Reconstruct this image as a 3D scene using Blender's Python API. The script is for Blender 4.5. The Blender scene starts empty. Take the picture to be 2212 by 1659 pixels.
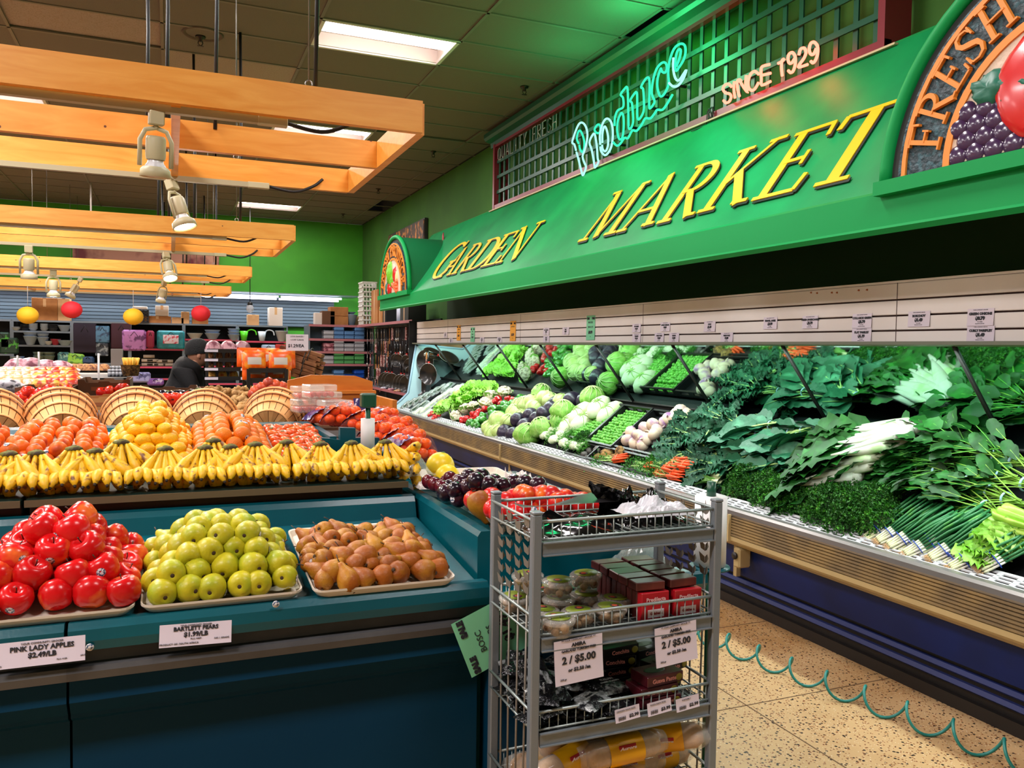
import bpy, bmesh, math, random
from mathutils import Vector, Matrix, Euler, noise
R_ = random.Random(7)
PI = math.pi
SC = bpy.context.scene
COL = SC.collection
V = Vector

# ------------------------------------------------------------------ camera
FPX = 1761.58
RM = Matrix(((0.92275474, -0.00317211, 0.38537465), (-0.38510648, -0.04578372, 0.92173578), (0.01472004, -0.99894634, -0.04346874)))
CAM = V((0, 0, 1.6))
cd = bpy.data.cameras.new('camera'); cam = bpy.data.objects.new('camera', cd); COL.objects.link(cam)
rot = Matrix([[RM[i][0], -RM[i][1], -RM[i][2]] for i in range(3)])
cam.matrix_world = Matrix.Translation(CAM) @ rot.to_4x4()
cd.sensor_width = 36; cd.lens = FPX / 2212 * 36; cd.clip_start = .05; cd.clip_end = 100
SC.camera = cam
SC.view_settings.view_transform = 'Standard'; SC.view_settings.look = 'None'
SC.view_settings.exposure = 0.0; SC.view_settings.gamma = 1; SC.view_settings.use_curve_mapping = False
SC.cycles.max_bounces = 7; SC.cycles.diffuse_bounces = 3; SC.cycles.glossy_bounces = 4; SC.cycles.transmission_bounces = 5
SC.cycles.transparent_max_bounces = 8; SC.cycles.sample_clamp_indirect = 6; SC.cycles.caustics_reflective = False; SC.cycles.caustics_refractive = False
w = bpy.data.worlds.new('world'); SC.world = w; w.use_nodes = True
w.node_tree.nodes['Background'].inputs[0].default_value = (.8, .75, .7, 1); w.node_tree.nodes['Background'].inputs[1].default_value = .3

CEIL = 4.3; WR = 3.95; WB = 18.2; WL = -7.5; WF = -3.5
def lamp_area(name, loc, sx, sy, power, color, rot=(0, 0, 0), spread=PI):
    l = bpy.data.lights.new(name, 'AREA'); l.shape = 'RECTANGLE'; l.size = sx; l.size_y = sy; l.energy = power; l.color = color; l.spread = spread
    o = bpy.data.objects.new(name, l); o.location = loc; o.rotation_euler = rot; COL.objects.link(o); return o
TROFFERS = [(1.76, y) for y in (.61, 3.94, 7.26, 10.59, 13.9, 16.6)] + [(-1.89, y) for y in (.61, 3.94, 7.26, 10.59, 13.9)] + [(-5.53, y) for y in (.61, 3.94, 7.26, 13.25)]
for x, y in TROFFERS: lamp_area('troffer_light', (x, y, CEIL - .03), 1.15, .5, 56 if x > 0 else 140, (1, .95, .93))  # leftmost row is unseen, added with raised left power to brighten the price rail
# fluorescent strip under the price rail of the produce case
for k in range(4):
    lamp_area('case_light', (3.40, 3.2 + 2.5 * k, 1.63), .05, 2.4, 23, (.84, 1, .93), (0, math.radians(8), 0))
lamp_area('case_light', (3.40, .9, 1.63), .05, 2.2, 23, (.84, 1, .93), (0, math.radians(8), 0))
# strip light above the back wall shelving
for k in range(4): lamp_area('shelf_light', (-6 + 2.6 * k + 1.3, 17.35, 2.62), 2.5, .06, 24, (.85, .93, 1), (math.radians(35), 0, 0))
# glow given off by the two neon signs
def lamp_pt(name, loc, power, color, r=.1):
    l = bpy.data.lights.new(name, 'POINT'); l.energy = power; l.color = color; l.shadow_soft_size = r; l.specular_factor = 0
    o = bpy.data.objects.new(name, l); o.location = loc; COL.objects.link(o); return o

# ------------------------------------------------------------------ pixel helpers (2212 x 1659 frame)
def ray(px, py): return RM @ V((px - 1106, py - 829.5, FPX))
def on(px, py, n, d):
    n = V(n); r = ray(px, py); t = (d - n.dot(CAM)) / n.dot(r); return CAM + r * t
def onx(px, py, x): return on(px, py, (1, 0, 0), x)
def ony(px, py, y): return on(px, py, (0, 1, 0), y)
def onz(px, py, z): return on(px, py, (0, 0, 1), z)

# ------------------------------------------------------------------ materials
def hexc(h):
    h = h.lstrip('#'); o = []
    for i in (0, 2, 4):
        v = int(h[i:i + 2], 16) / 255; o.append(v / 12.92 if v <= .04045 else ((v + .055) / 1.055) ** 2.4)
    return (*o, 1)
MATS = {}
def mat(name, col, rough=.5, metal=0, var=None, bump=None, emis=None, trans=0, alpha=1, coat=0, coords='Object', spec=.5, rnd=0, sss=0):
    """var=(scale, hex2, low, high[, detail]) noise mix; bump=(scale, strength); rnd=per object brightness variation"""
    if name in MATS: return MATS[name]
    m = bpy.data.materials.new(name); m.use_nodes = True; nt = m.node_tree; N = nt.nodes; L = nt.links
    b = N['Principled BSDF']; c = hexc(col)
    b.inputs['Base Color'].default_value = c; b.inputs['Roughness'].default_value = rough; b.inputs['Metallic'].default_value = metal
    b.inputs['Specular IOR Level'].default_value = spec
    if trans: b.inputs['Transmission Weight'].default_value = trans
    if alpha < 1: b.inputs['Alpha'].default_value = alpha
    if coat: b.inputs['Coat Weight'].default_value = coat; b.inputs['Coat Roughness'].default_value = .12
    if emis: b.inputs['Emission Color'].default_value = hexc(emis[0]); b.inputs['Emission Strength'].default_value = emis[1]
    tc = N.new('ShaderNodeTexCoord'); src = tc.outputs[coords]; out = None
    if rnd or (var and len(var) > 5):
        oi = N.new('ShaderNodeObjectInfo'); ad = N.new('ShaderNodeVectorMath'); ad.operation = 'ADD'; cm = N.new('ShaderNodeCombineXYZ')
        mu = N.new('ShaderNodeMath'); mu.operation = 'MULTIPLY'; mu.inputs[1].default_value = 37
        L.new(oi.outputs['Random'], mu.inputs[0]); L.new(mu.outputs[0], cm.inputs[0]); L.new(mu.outputs[0], cm.inputs[2])
        L.new(src, ad.inputs[0]); L.new(cm.outputs[0], ad.inputs[1]); src = ad.outputs[0]
    if var:
        n = N.new('ShaderNodeTexNoise'); n.inputs['Scale'].default_value = var[0]; n.inputs['Detail'].default_value = var[4] if len(var) > 4 else 3
        L.new(src, n.inputs['Vector'])
        rp = N.new('ShaderNodeValToRGB'); rp.color_ramp.elements[0].position = var[2]; rp.color_ramp.elements[1].position = var[3]
        rp.color_ramp.elements[0].color = c; rp.color_ramp.elements[1].color = hexc(var[1])
        L.new(n.outputs['Fac'], rp.inputs[0]); out = rp.outputs[0]
    if rnd:
        hs = N.new('ShaderNodeHueSaturation'); mr = N.new('ShaderNodeMapRange'); mr.inputs[3].default_value = 1 - rnd; mr.inputs[4].default_value = 1 + rnd
        L.new(oi.outputs['Random'], mr.inputs[0]); L.new(mr.outputs[0], hs.inputs['Value'])
        if out: L.new(out, hs.inputs['Color'])
        else: hs.inputs['Color'].default_value = c
        out = hs.outputs[0]
    if out: L.new(out, b.inputs['Base Color'])
    if bump:
        n2 = N.new('ShaderNodeTexNoise'); n2.inputs['Scale'].default_value = bump[0]; n2.inputs['Detail'].default_value = 4; L.new(src, n2.inputs['Vector'])
        bp = N.new('ShaderNodeBump'); bp.inputs['Strength'].default_value = bump[1]; bp.inputs['Distance'].default_value = bump[2] if len(bump) > 2 else .01
        L.new(n2.outputs['Fac'], bp.inputs['Height']); L.new(bp.outputs[0], b.inputs['Normal'])
    MATS[name] = m; return m
def emit(name, col, s):
    if name in MATS: return MATS[name]
    m = bpy.data.materials.new(name); m.use_nodes = True; nt = m.node_tree; nt.nodes.clear()
    e = nt.nodes.new('ShaderNodeEmission'); e.inputs[0].default_value = hexc(col); e.inputs[1].default_value = s
    o = nt.nodes.new('ShaderNodeOutputMaterial'); nt.links.new(e.outputs[0], o.inputs[0]); MATS[name] = m
    return m

# ------------------------------------------------------------------ mesh builder
class MB:
    def __init__(s): s.v = []; s.f = []; s.m = []; s.sm = []
    def add(s, vs, fs, mi=0, smooth=False, M=None):
        b = len(s.v)
        s.v += [(M @ V(p)) if M else V(p) for p in vs]
        for f in fs: s.f.append([i + b for i in f]); s.m.append(mi); s.sm.append(smooth)
        return s
    def box(s, c, d, mi=0, M=None, bev=0):
        x, y, z = c; a, b, e = d[0] / 2, d[1] / 2, d[2] / 2
        if bev:
            bev = min(bev, a * .9, b * .9, e * .9)
            vs = []; 
            for sx in (-1, 1):
                for sy in (-1, 1):
                    for sz in (-1, 1):
                        vs += [(x + sx * (a - bev), y + sy * (b - bev), z + sz * e), (x + sx * (a - bev), y + sy * b, z + sz * (e - bev)), (x + sx * a, y + sy * (b - bev), z + sz * (e - bev))]
            def I(sx, sy, sz, k): return ((sx > 0) * 4 + (sy > 0) * 2 + (sz > 0)) * 3 + k
            fs = []
            for q in (-1, 1):
                fs += [[I(-1, -1, q, 0), I(1, -1, q, 0), I(1, 1, q, 0), I(-1, 1, q, 0)], [I(-1, q, -1, 1), I(1, q, -1, 1), I(1, q, 1, 1), I(-1, q, 1, 1)], [I(q, -1, -1, 2), I(q, 1, -1, 2), I(q, 1, 1, 2), I(q, -1, 1, 2)]]
                for p in (-1, 1):
                    fs += [[I(-1, p, q, 0), I(1, p, q, 0), I(1, p, q, 1), I(-1, p, q, 1)], [I(p, -1, q, 0), I(p, 1, q, 0), I(p, 1, q, 2), I(p, -1, q, 2)], [I(p, q, -1, 1), I(p, q, 1, 1), I(p, q, 1, 2), I(p, q, -1, 2)]]
                    for r in (-1, 1): fs.append([I(p, q, r, 0), I(p, q, r, 1), I(p, q, r, 2)])
            return s.add(vs, fs, mi, False, M)
        vs = [(x + i * a, y + j * b, z + k * e) for i in (-1, 1) for j in (-1, 1) for k in (-1, 1)]
        return s.add(vs, [(0, 1, 3, 2), (4, 6, 7, 5), (0, 4, 5, 1), (2, 3, 7, 6), (0, 2, 6, 4), (1, 5, 7, 3)], mi, False, M)
    def tube(s, pts, r, n=8, mi=0, closed=False, M=None, caps=True, smooth=True, flat=1, up=None):
        pts = [V(p) for p in pts]; k = len(pts); rr = r if isinstance(r, (list, tuple)) else [r] * k
        vs = []; fs = []; nrm = None
        for i, p in enumerate(pts):
            if closed: t = pts[(i + 1) % k] - pts[i - 1]
            else: t = pts[min(i + 1, k - 1)] - pts[max(i - 1, 0)]
            if t.length < 1e-9: t = V((0, 0, 1))
            t.normalize()
            if nrm is None:
                a = V(up) if up else (V((0, 0, 1)) if abs(t.z) < .9 else V((1, 0, 0)))
                nrm = (a - t * a.dot(t)).normalized()
            else:
                nrm = nrm - t * nrm.dot(t)
                nrm = nrm.normalized() if nrm.length > 1e-6 else t.orthogonal().normalized()
            bi = t.cross(nrm)
            for j in range(n):
                a = 2 * PI * j / n; vs.append(p + nrm * math.cos(a) * rr[i] * flat + bi * math.sin(a) * rr[i])
        for i in range(k if closed else k - 1):
            for j in range(n): fs.append((i * n + j, i * n + (j + 1) % n, ((i + 1) % k) * n + (j + 1) % n, ((i + 1) % k) * n + j))
        if caps and not closed: fs += [tuple(range(n))[::-1], tuple((k - 1) * n + j for j in range(n))]
        return s.add(vs, fs, mi, smooth, M)
    def lathe(s, prof, n=16, mi=0, M=None, smooth=True, fn=None, a0=0, a1=2 * PI):
        """prof [(r,z)] about z; fn(x,y,z,ang)->(x,y,z)"""
        vs = []; fs = []; full = abs(a1 - a0 - 2 * PI) < 1e-6; m = n if full else n + 1
        for (r, z) in prof:
            for j in range(m):
                a = a0 + (a1 - a0) * j / n; p = (r * math.cos(a), r * math.sin(a), z)
                vs.append(fn(*p, a) if fn else p)
        for i in range(len(prof) - 1):
            for j in range(n): fs.append((i * m + j, i * m + (j + 1) % m, (i + 1) * m + (j + 1) % m, (i + 1) * m + j))
        return s.add(vs, fs, mi, smooth, M)
    def ball(s, c, r, n=12, mi=0, sc=(1, 1, 1), M=None, jit=0, seed=0, fr=2.0):
        k = max(4, n // 2 + 1); pr = [(math.sin(PI * i / (k)), -math.cos(PI * i / k)) for i in range(k + 1)]
        c = V(c)
        def fn(x, y, z, a):
            p = V((x, y, z)); q = 1
            if jit: q = 1 + jit * noise.noise(p * fr + V((seed * 3.1, seed * 1.7, seed)))
            return c + V((p.x * sc[0], p.y * sc[1], p.z * sc[2])) * r * q
        return s.lathe([(max(a, 1e-4), b) for a, b in pr], n, mi, M, True, fn)
    def prism(s, poly, o, u, v, w, mi=0, M=None):
        """poly 2D in frame o,u,v extruded by vector w"""
        o, u, v, w = V(o), V(u), V(v), V(w); n = len(poly)
        a = [o + u * p[0] + v * p[1] for p in poly]; vs = a + [p + w for p in a]
        fs = [tuple(range(n))[::-1], tuple(range(n, 2 * n))] + [(i, (i + 1) % n, n + (i + 1) % n, n + i) for i in range(n)]
        return s.add(vs, fs, mi, False, M)
    def grid(s, fn, nu, nv, mi=0, smooth=True, M=None):
        vs = [fn(i / nu, j / nv) for i in range(nu + 1) for j in range(nv + 1)]
        fs = [(i * (nv + 1) + j, (i + 1) * (nv + 1) + j, (i + 1) * (nv + 1) + j + 1, i * (nv + 1) + j + 1) for i in range(nu) for j in range(nv)]
        return s.add(vs, fs, mi, smooth, M)
    def join(s, o, M=None, mi=None):
        b = len(s.v); s.v += [(M @ p) if M else p.copy() for p in o.v]
        for f, m, q in zip(o.f, o.m, o.sm): s.f.append([i + b for i in f]); s.m.append(m if mi is None else mi); s.sm.append(q)
        return s
    def build(s, name, mats, parent=None, loc=None, rot=None, origin=None):
        me = bpy.data.meshes.new(name)
        if origin is None and loc is None and parent is None and s.v:
            xs = [p.x for p in s.v]; ys = [p.y for p in s.v]; zs = [p.z for p in s.v]
            origin = V(((min(xs) + max(xs)) / 2, (min(ys) + max(ys)) / 2, min(zs)))
        if origin is not None:
            origin = V(origin); vs = [p - origin for p in s.v]
        else: vs = s.v
        me.from_pydata([tuple(p) for p in vs], [], s.f)
        if not isinstance(mats, (list, tuple)): mats = [mats]
        for m in mats: me.materials.append(m)
        me.polygons.foreach_set('material_index', s.m); me.polygons.foreach_set('use_smooth', s.sm)
        bm = bmesh.new(); bm.from_mesh(me); bmesh.ops.recalc_face_normals(bm, faces=bm.faces); bm.to_mesh(me); bm.free()
        me.update()
        o = bpy.data.objects.new(name, me); COL.objects.link(o)
        if parent: o.parent = parent
        if origin is not None: o.location = origin
        if loc is not None: o.location = loc
        if rot is not None: o.rotation_euler = rot
        return o
def tag(o, label, cat, group=None, kind=None):
    o['label'] = label; o['category'] = cat
    if group: o['group'] = group
    if kind: o['kind'] = kind
    return o
def struct(o): o['kind'] = 'structure'; return o
def thing(name, label, cat, loc=(0, 0, 0), rot=(0, 0, 0), group=None):
    o = bpy.data.objects.new(name, None); COL.objects.link(o); o.location = loc; o.rotation_euler = rot; o.empty_display_size = .05
    return tag(o, label, cat, group)
def kids(o): return [c for c in COL.objects if c.parent == o]
TREE = {}
def dup(root, loc=None, rot=None, label=None, group=None, scale=None):
    """copy of a thing with copies of its parts and sub-parts"""
    if root.name not in TREE: TREE[root.name] = [(c, kids(c)) for c in kids(root)]
    r = root.copy(); COL.objects.link(r)
    if loc is not None: r.location = loc
    if rot is not None: r.rotation_euler = rot
    if scale is not None: r.scale = scale if isinstance(scale, (tuple, list)) else (scale,) * 3
    if label: r['label'] = label
    if group: r['group'] = group
    for c, gs in TREE[root.name]:
        d = c.copy(); COL.objects.link(d); d.parent = r
        for g in gs: h = g.copy(); COL.objects.link(h); h.parent = d
    return r
class Proto:
    """first use moves the source itself, later uses copy it"""
    def __init__(s, roots): s.r = roots if isinstance(roots, list) else [roots]; s.used = [False] * len(s.r)
    def put(s, loc, rot=(0, 0, 0), label=None, group=None, scale=None, k=None):
        if k is None: k = R_.randrange(len(s.r))
        k %= len(s.r); o = s.r[k]
        if s.used[k]: return dup(o, loc, rot, label, group, scale)
        if o.name not in TREE: TREE[o.name] = [(c, kids(c)) for c in kids(o)]
        s.used[k] = True; o.location = loc; o.rotation_euler = rot
        if scale is not None: o.scale = scale if isinstance(scale, (tuple, list)) else (scale,) * 3
        if label: o['label'] = label
        if group: o['group'] = group
        return o
    def clean(s):
        for o, u in zip(s.r, s.used):
            if not u:
                for c in kids(o):
                    for g in kids(c): bpy.data.objects.remove(g)
                    bpy.data.objects.remove(c)
                bpy.data.objects.remove(o)
def text_mb(body, size, M, mi=0, extr=.0008, align='CENTER', bold=0.0, sx=1, shear=0):
    cu = bpy.data.curves.new('t', 'FONT'); cu.body = body; cu.size = size; cu.align_x = align; cu.extrude = extr; cu.resolution_u = 2; cu.offset = bold; cu.shear = shear
    ob = bpy.data.objects.new('t', cu); me = bpy.data.meshes.new_from_object(ob)
    vs = [(v.co.x * sx, v.co.y, v.co.z) for v in me.vertices]; fs = [tuple(p.vertices) for p in me.polygons]
    bpy.data.objects.remove(ob); bpy.data.curves.remove(cu); bpy.data.meshes.remove(me)
    return MB().add(vs, fs, mi, False, M)
def frame(o, u, v):
    """matrix: local x->u, y->v, z->u x v, origin o"""
    u = V(u).normalized(); v = V(v); v = (v - u * v.dot(u)).normalized(); n = u.cross(v)
    return Matrix(((u.x, v.x, n.x, o[0]), (u.y, v.y, n.y, o[1]), (u.z, v.z, n.z, o[2]), (0, 0, 0, 1)))
def TR(loc, rot=(0, 0, 0), s=1):
    return Matrix.Translation(V(loc)) @ Euler(rot).to_matrix().to_4x4() @ Matrix.Diagonal((s, s, s, 1))
# ------------------------------------------------------------------ end of helpers
# ================================================================== the setting
def extr_y(mb, prof, y0, y1, mi=0): return mb.prism(prof, (0, y0, 0), (1, 0, 0), (0, 0, 1), (0, y1 - y0, 0), mi)
def extr_x(mb, prof, x0, x1, mi=0): return mb.prism(prof, (x0, 0, 0), (0, 1, 0), (0, 0, 1), (x1 - x0, 0, 0), mi)
green = mat('green_wall', '#3f9a1c', .7, var=(1.2, '#388c18', .4, .6), bump=(60, .05))
def floor_mat():
    m = mat('terrazzo', '#bf9d70', .36, var=(1.1, '#996f3c', .45, .72), spec=.4); nt = m.node_tree; N = nt.nodes; L = nt.links; b = N['Principled BSDF']
    base = b.inputs['Base Color'].links[0].from_socket; tc = [n for n in N if n.type == 'TEX_COORD'][0].outputs['Object']
    prev = base
    for sc, th, hx in ((55, .19, '#2c1c14'), (90, .22, '#7c4626'), (30, .11, '#15100c'), (110, .13, '#dccdb2')):
        v = N.new('ShaderNodeTexVoronoi'); v.inputs['Scale'].default_value = sc; L.new(tc, v.inputs['Vector'])
        wn = N.new('ShaderNodeTexWhiteNoise'); L.new(v.outputs['Color'], wn.inputs['Vector'])
        c1 = N.new('ShaderNodeMath'); c1.operation = 'LESS_THAN'; c1.inputs[1].default_value = th * 1.6; L.new(v.outputs['Distance'], c1.inputs[0])
        c2 = N.new('ShaderNodeMath'); c2.operation = 'LESS_THAN'; c2.inputs[1].default_value = .38; L.new(wn.outputs['Value'], c2.inputs[0])
        c3 = N.new('ShaderNodeMath'); c3.operation = 'MULTIPLY'; L.new(c1.outputs[0], c3.inputs[0]); L.new(c2.outputs[0], c3.inputs[1])
        mx = N.new('ShaderNodeMix'); mx.data_type = 'RGBA'; L.new(c3.outputs[0], mx.inputs[0]); L.new(prev, mx.inputs[6]); mx.inputs[7].default_value = hexc(hx); prev = mx.outputs[2]
    L.new(prev, b.inputs['Base Color']); return m
fl = struct(MB().box(((WL + WR) / 2, (WF + WB) / 2, -.05), (WR - WL + .4, WB - WF + .4, .1)).build('floor', floor_mat()))
fl.location = (0, 0, -.1)
for v in fl.data.vertices: v.co += V(((WL + WR) / 2, (WF + WB) / 2, 0))
jm = MB()
for k in range(-8, 3): jm.box((2.40 + .9 * k, (WF + WB) / 2, .0006), (.006, WB - WF, .0012))
for k in range(-6, 17): jm.box(((WL + WR) / 2, 2.93 + .9 * k, .0006), (WR - WL, .006, .0012))
struct(jm.build('trim_1', mat('floor_joint', '#6d5236', .8)))
wb = struct(MB().box(((WL + WR) / 2, WB + .1, CEIL / 2), (WR - WL + .4, .2, CEIL)).build('wall_back', green))
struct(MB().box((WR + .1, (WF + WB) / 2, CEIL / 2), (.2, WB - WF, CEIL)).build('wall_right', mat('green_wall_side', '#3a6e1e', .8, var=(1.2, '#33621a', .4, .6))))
struct(MB().box((WL - .1, (WF + WB) / 2, CEIL / 2), (.2, WB - WF, CEIL)).build('wall_left', mat('cream_wall', '#a09684', .8)))
struct(MB().box(((WL + WR) / 2, WF - .1, CEIL / 2), (WR - WL + .4, .2, CEIL)).build('wall_front', MATS['cream_wall']))
# suspended ceiling: tiles of 1.21 x .665 with T bars, some missing
CX0, CY0, CPX, CPY = 1.15, 6.93, 1.215, .665
def troffer_cell(x, y): return any(abs(x - a) < .62 and abs(y - b) < .34 for a, b in TROFFERS)
TILE = mat('ceiling_tile', '#6c6459', .9, var=(90, '#6f6557', .52, .62), bump=(120, .25), rnd=0)
TILE2 = mat('ceiling_tile_pale', '#9a8a80', .9, var=(90, '#8c7a6c', .52, .62), bump=(120, .25))
ct = MB(); ct2 = MB(); TB = MB()
ix0 = math.floor((WL - CX0) / CPX); iy0 = math.floor((WF - CY0) / CPY)
for i in range(ix0, 3):
    for j in range(iy0, 18):
        a = max(WL, CX0 + i * CPX); b = min(WR, CX0 + (i + 1) * CPX); c = max(WF, CY0 + j * CPY); d = min(WB, CY0 + (j + 1) * CPY)
        if b - a < .02 or d - c < .02: continue
        x, y = (a + b) / 2, (c + d) / 2
        if troffer_cell(x, y): continue
        if i == 2 and j in (-2, 12, 13): continue
        t = ct2 if (i, j) in ((-2, 1), (-1, 2), (-3, 3)) else ct
        q = .015 if (i, j) in ((-2, 1), (1, 4)) else 0
        t.box((x, y, CEIL + .009 + q), (b - a - .004, d - c - .004, .016), M=None)
for i in range(ix0, 3): TB.box((CX0 + i * CPX + (0 if i > ix0 else 0), (WF + WB) / 2, CEIL - .002), (.026, WB - WF, .012))
for j in range(iy0 + 1, 18):
    if CY0 + j * CPY < WB: TB.box(((WL + WR) / 2, CY0 + j * CPY, CEIL - .002), (WR - WL, .026, .012))
struct(ct.build('ceiling', TILE)); struct(ct2.build('ceiling', TILE2))
struct(TB.build('trim_2', mat('tbar', '#6b6459', .5)))
dk = mat('dark_void', '#1c1512', .95)
struct(MB().box(((WL + WR) / 2, (WF + WB) / 2, CEIL + .6), (WR - WL + .4, WB - WF + .4, .05)).build('ceiling', dk))
struct(MB().prism([(-.3, 0), (-.3, .6), (-.33, .6), (-.33, 0)], (WR + .3, WF, CEIL), (1, 0, 0), (0, 0, 1), (0, WB - WF, 0)).build('ceiling', dk))
# ceiling light fixtures
TUBE = emit('tube_light', '#ffe9ee', 14)
white_m = mat('white_enamel', '#d8d2cc', .35)
def troffer(x, y, label, g='recessed ceiling lights'):
    t = thing('ceiling_light', label, 'light', (x, y, CEIL), group=g)
    f = MB()
    for s in (-1, 1): f.box((s * .585, 0, .0), (.03, .64, .03)); f.box((0, s * .315, 0), (1.2, .03, .03))
    f.build('frame', white_m, t)
    h = MB()
    h.box((0, 0, .12), (1.17, .6, .01)); h.box((0, .295, .06), (1.17, .01, .12)); h.box((0, -.295, .06), (1.17, .01, .12)); h.box((.58, 0, .06), (.01, .6, .12)); h.box((-.58, 0, .06), (.01, .6, .12))
    h.build('housing', mat('reflector', '#c9c0b4', .4), t)
    for s in (-.17, 0, .17):
        if s == .17: continue
        MB().tube([(-.56, s, .05), (.56, s, .05)], .032, 10).build('fluorescent_tube', TUBE, t)
    return t
row_ = ['behind the camera', 'just above the top edge', 'third rank', 'fourth rank', 'fifth rank', 'farthest back']
for x, y in TROFFERS:
    k = min(range(6), key=lambda i: abs((.61, 3.94, 7.26, 10.59, 13.9, 16.6)[i] - y)); troffer(x, y, 'recessed ceiling light, %s in the %s row' % (row_[k], 'right' if x > 0 else 'middle' if x > -3 else 'left'))
# sprinkler heads
brass = mat('dark_brass', '#3a3128', .35, .8)
def sprinkler():
    t = thing('sprinkler_head', '', 'sprinkler', group='sprinkler heads')
    MB().lathe([(.001, 0), (.045, 0), (.04, -.012), (.018, -.016), (.016, -.045), (.001, -.045)], 16).build('escutcheon', brass, t)
    d = MB(); d.tube([(-.016, 0, -.04), (-.02, 0, -.06), (-.008, 0, -.075), (0, 0, -.08)], .004, 6); d.tube([(.016, 0, -.04), (.02, 0, -.06), (.008, 0, -.075), (0, 0, -.08)], .004, 6)
    for k in range(12): a = k * PI / 6; d.box((.018 * math.cos(a), .018 * math.sin(a), -.082), (.018, .006, .002), M=None)
    d.lathe([(.001, -.081), (.014, -.081), (.014, -.084), (.001, -.084)], 12)
    d.build('deflector', brass, t); return t
SP = Proto(sprinkler())
for px, py, l in ((433, 85, 'sprinkler head at upper left above the nearest wood frame'), (1133, 193, 'sprinkler head in the green-lit ceiling left of the neon sign'), (936, 333, 'sprinkler head right of the nearest wood frame corner'), (817, 414, 'sprinkler head near the ceiling corner, second farthest'), (741, 468, 'farthest sprinkler head by the back wall'), (395, 438, 'sprinkler head right of the far left ceiling light')):
    p = onz(px, py - 6, CEIL); SP.put((p.x, p.y, CEIL), label=l)
p = onz(433, 72, CEIL)
tag(MB().lathe([(.14, 0), (.16, -.012), (.17, -.004), (.17, 0)], 28).build('water_stain_ring', mat('stain_ring', '#574a3f', .9), loc=(p.x + .02, p.y, CEIL - .001)), 'round ceiling plate around the upper left sprinkler head', 'ceiling plate')

# ================================================================== green canopy over the produce case
GRN = mat('canopy_green', '#0a9450', .48, var=(2.5, '#078247', .35, .65), bump=(14, .06), spec=.3)
GRD = mat('canopy_trim', '#08924a', .55, spec=.2)
Y0C, Y1C = -1.2, 12.12
cp = thing('canopy', 'long green sloped canopy sign board above the produce case', 'canopy', (3.3, 5.5, 2.14))
o_ = V((3.3, 5.5, 2.14))
def child(mb, name, m, par, org): 
    for i in range(len(mb.v)): mb.v[i] = mb.v[i] - V(org)
    return mb.build(name, m, par)
m_ = MB(); extr_y(m_, [(2.925, 2.325), (3.70, 3.315), (3.78, 3.315), (2.985, 2.30)], Y0C, Y1C); child(m_, 'fascia', GRN, cp, o_)
m_ = MB(); extr_y(m_, [(2.895, 2.145), (2.915, 2.135), (2.96, 2.145), (2.96, 2.30), (2.925, 2.325), (2.90, 2.31)], Y0C, Y1C); extr_y(m_, [(2.885, 2.15), (2.91, 2.13), (2.935, 2.16), (2.91, 2.18)], Y0C, Y1C); child(m_, 'valance', GRD, cp, o_)
m_ = MB(); m_.prism([(2.9, 2.14), (2.96, 2.14), (3.78, 2.9), (3.94, 2.9), (3.94, 3.34), (3.70, 3.32), (2.92, 2.33)], (0, Y1C, 0), (1, 0, 0), (0, 0, 1), (0, .012, 0)); child(m_, 'end_panel', GRD, cp, o_)
m_ = MB(); extr_y(m_, [(3.72, 3.30), (3.94, 3.30), (3.94, 3.33), (3.71, 3.33)], Y0C, Y1C); child(m_, 'top_board', GRD, cp, o_)
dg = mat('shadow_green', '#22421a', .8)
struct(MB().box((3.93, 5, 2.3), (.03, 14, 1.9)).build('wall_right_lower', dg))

# ---- serif letters drawn as broad-pen strokes
def ribbon(mb, pts, ws, M, t, mi=0):
    """closed flat ribbon of varying width extruded by t along local z"""
    n = len(pts); L = []; Rr = []
    for i, p in enumerate(pts):
        a = pts[max(i - 1, 0)]; b = pts[min(i + 1, n - 1)]; d = V((b[0] - a[0], b[1] - a[1])); d = d.normalized() if d.length > 0 else V((1, 0))
        w = ws[i] if isinstance(ws, (list, tuple)) else ws
        L.append((p[0] - d.y * w / 2, p[1] + d.x * w / 2)); Rr.append((p[0] + d.y * w / 2, p[1] - d.x * w / 2))
    for i in range(n - 1):
        q = [L[i], L[i + 1], Rr[i + 1], Rr[i]]
        vs = [(x, y, 0) for x, y in q] + [(x, y, t) for x, y in q]
        mb.add(vs, [(3, 2, 1, 0), (4, 5, 6, 7), (0, 1, 5, 4), (1, 2, 6, 5), (2, 3, 7, 6), (3, 0, 4, 7)], mi, False, M)
def arcp(cx, cy, rx, ry, a0, a1, wn, wx, n=16):
    P = []; W_ = []
    for i in range(n + 1):
        a = math.radians(a0 + (a1 - a0) * i / n); P.append((cx + rx * math.cos(a), cy + ry * math.sin(a))); W_.append(wn + (wx - wn) * abs(math.cos(a)) ** 1.3)
    return P, W_
T_, K_ = .05, .125
def S(x0, y0, x1, y1, w): return ([(x0, y0), (x1, y1)], w)
def sf(x, y, w=.3): return S(x - w / 2, y, x + w / 2, y, .05)
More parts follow.
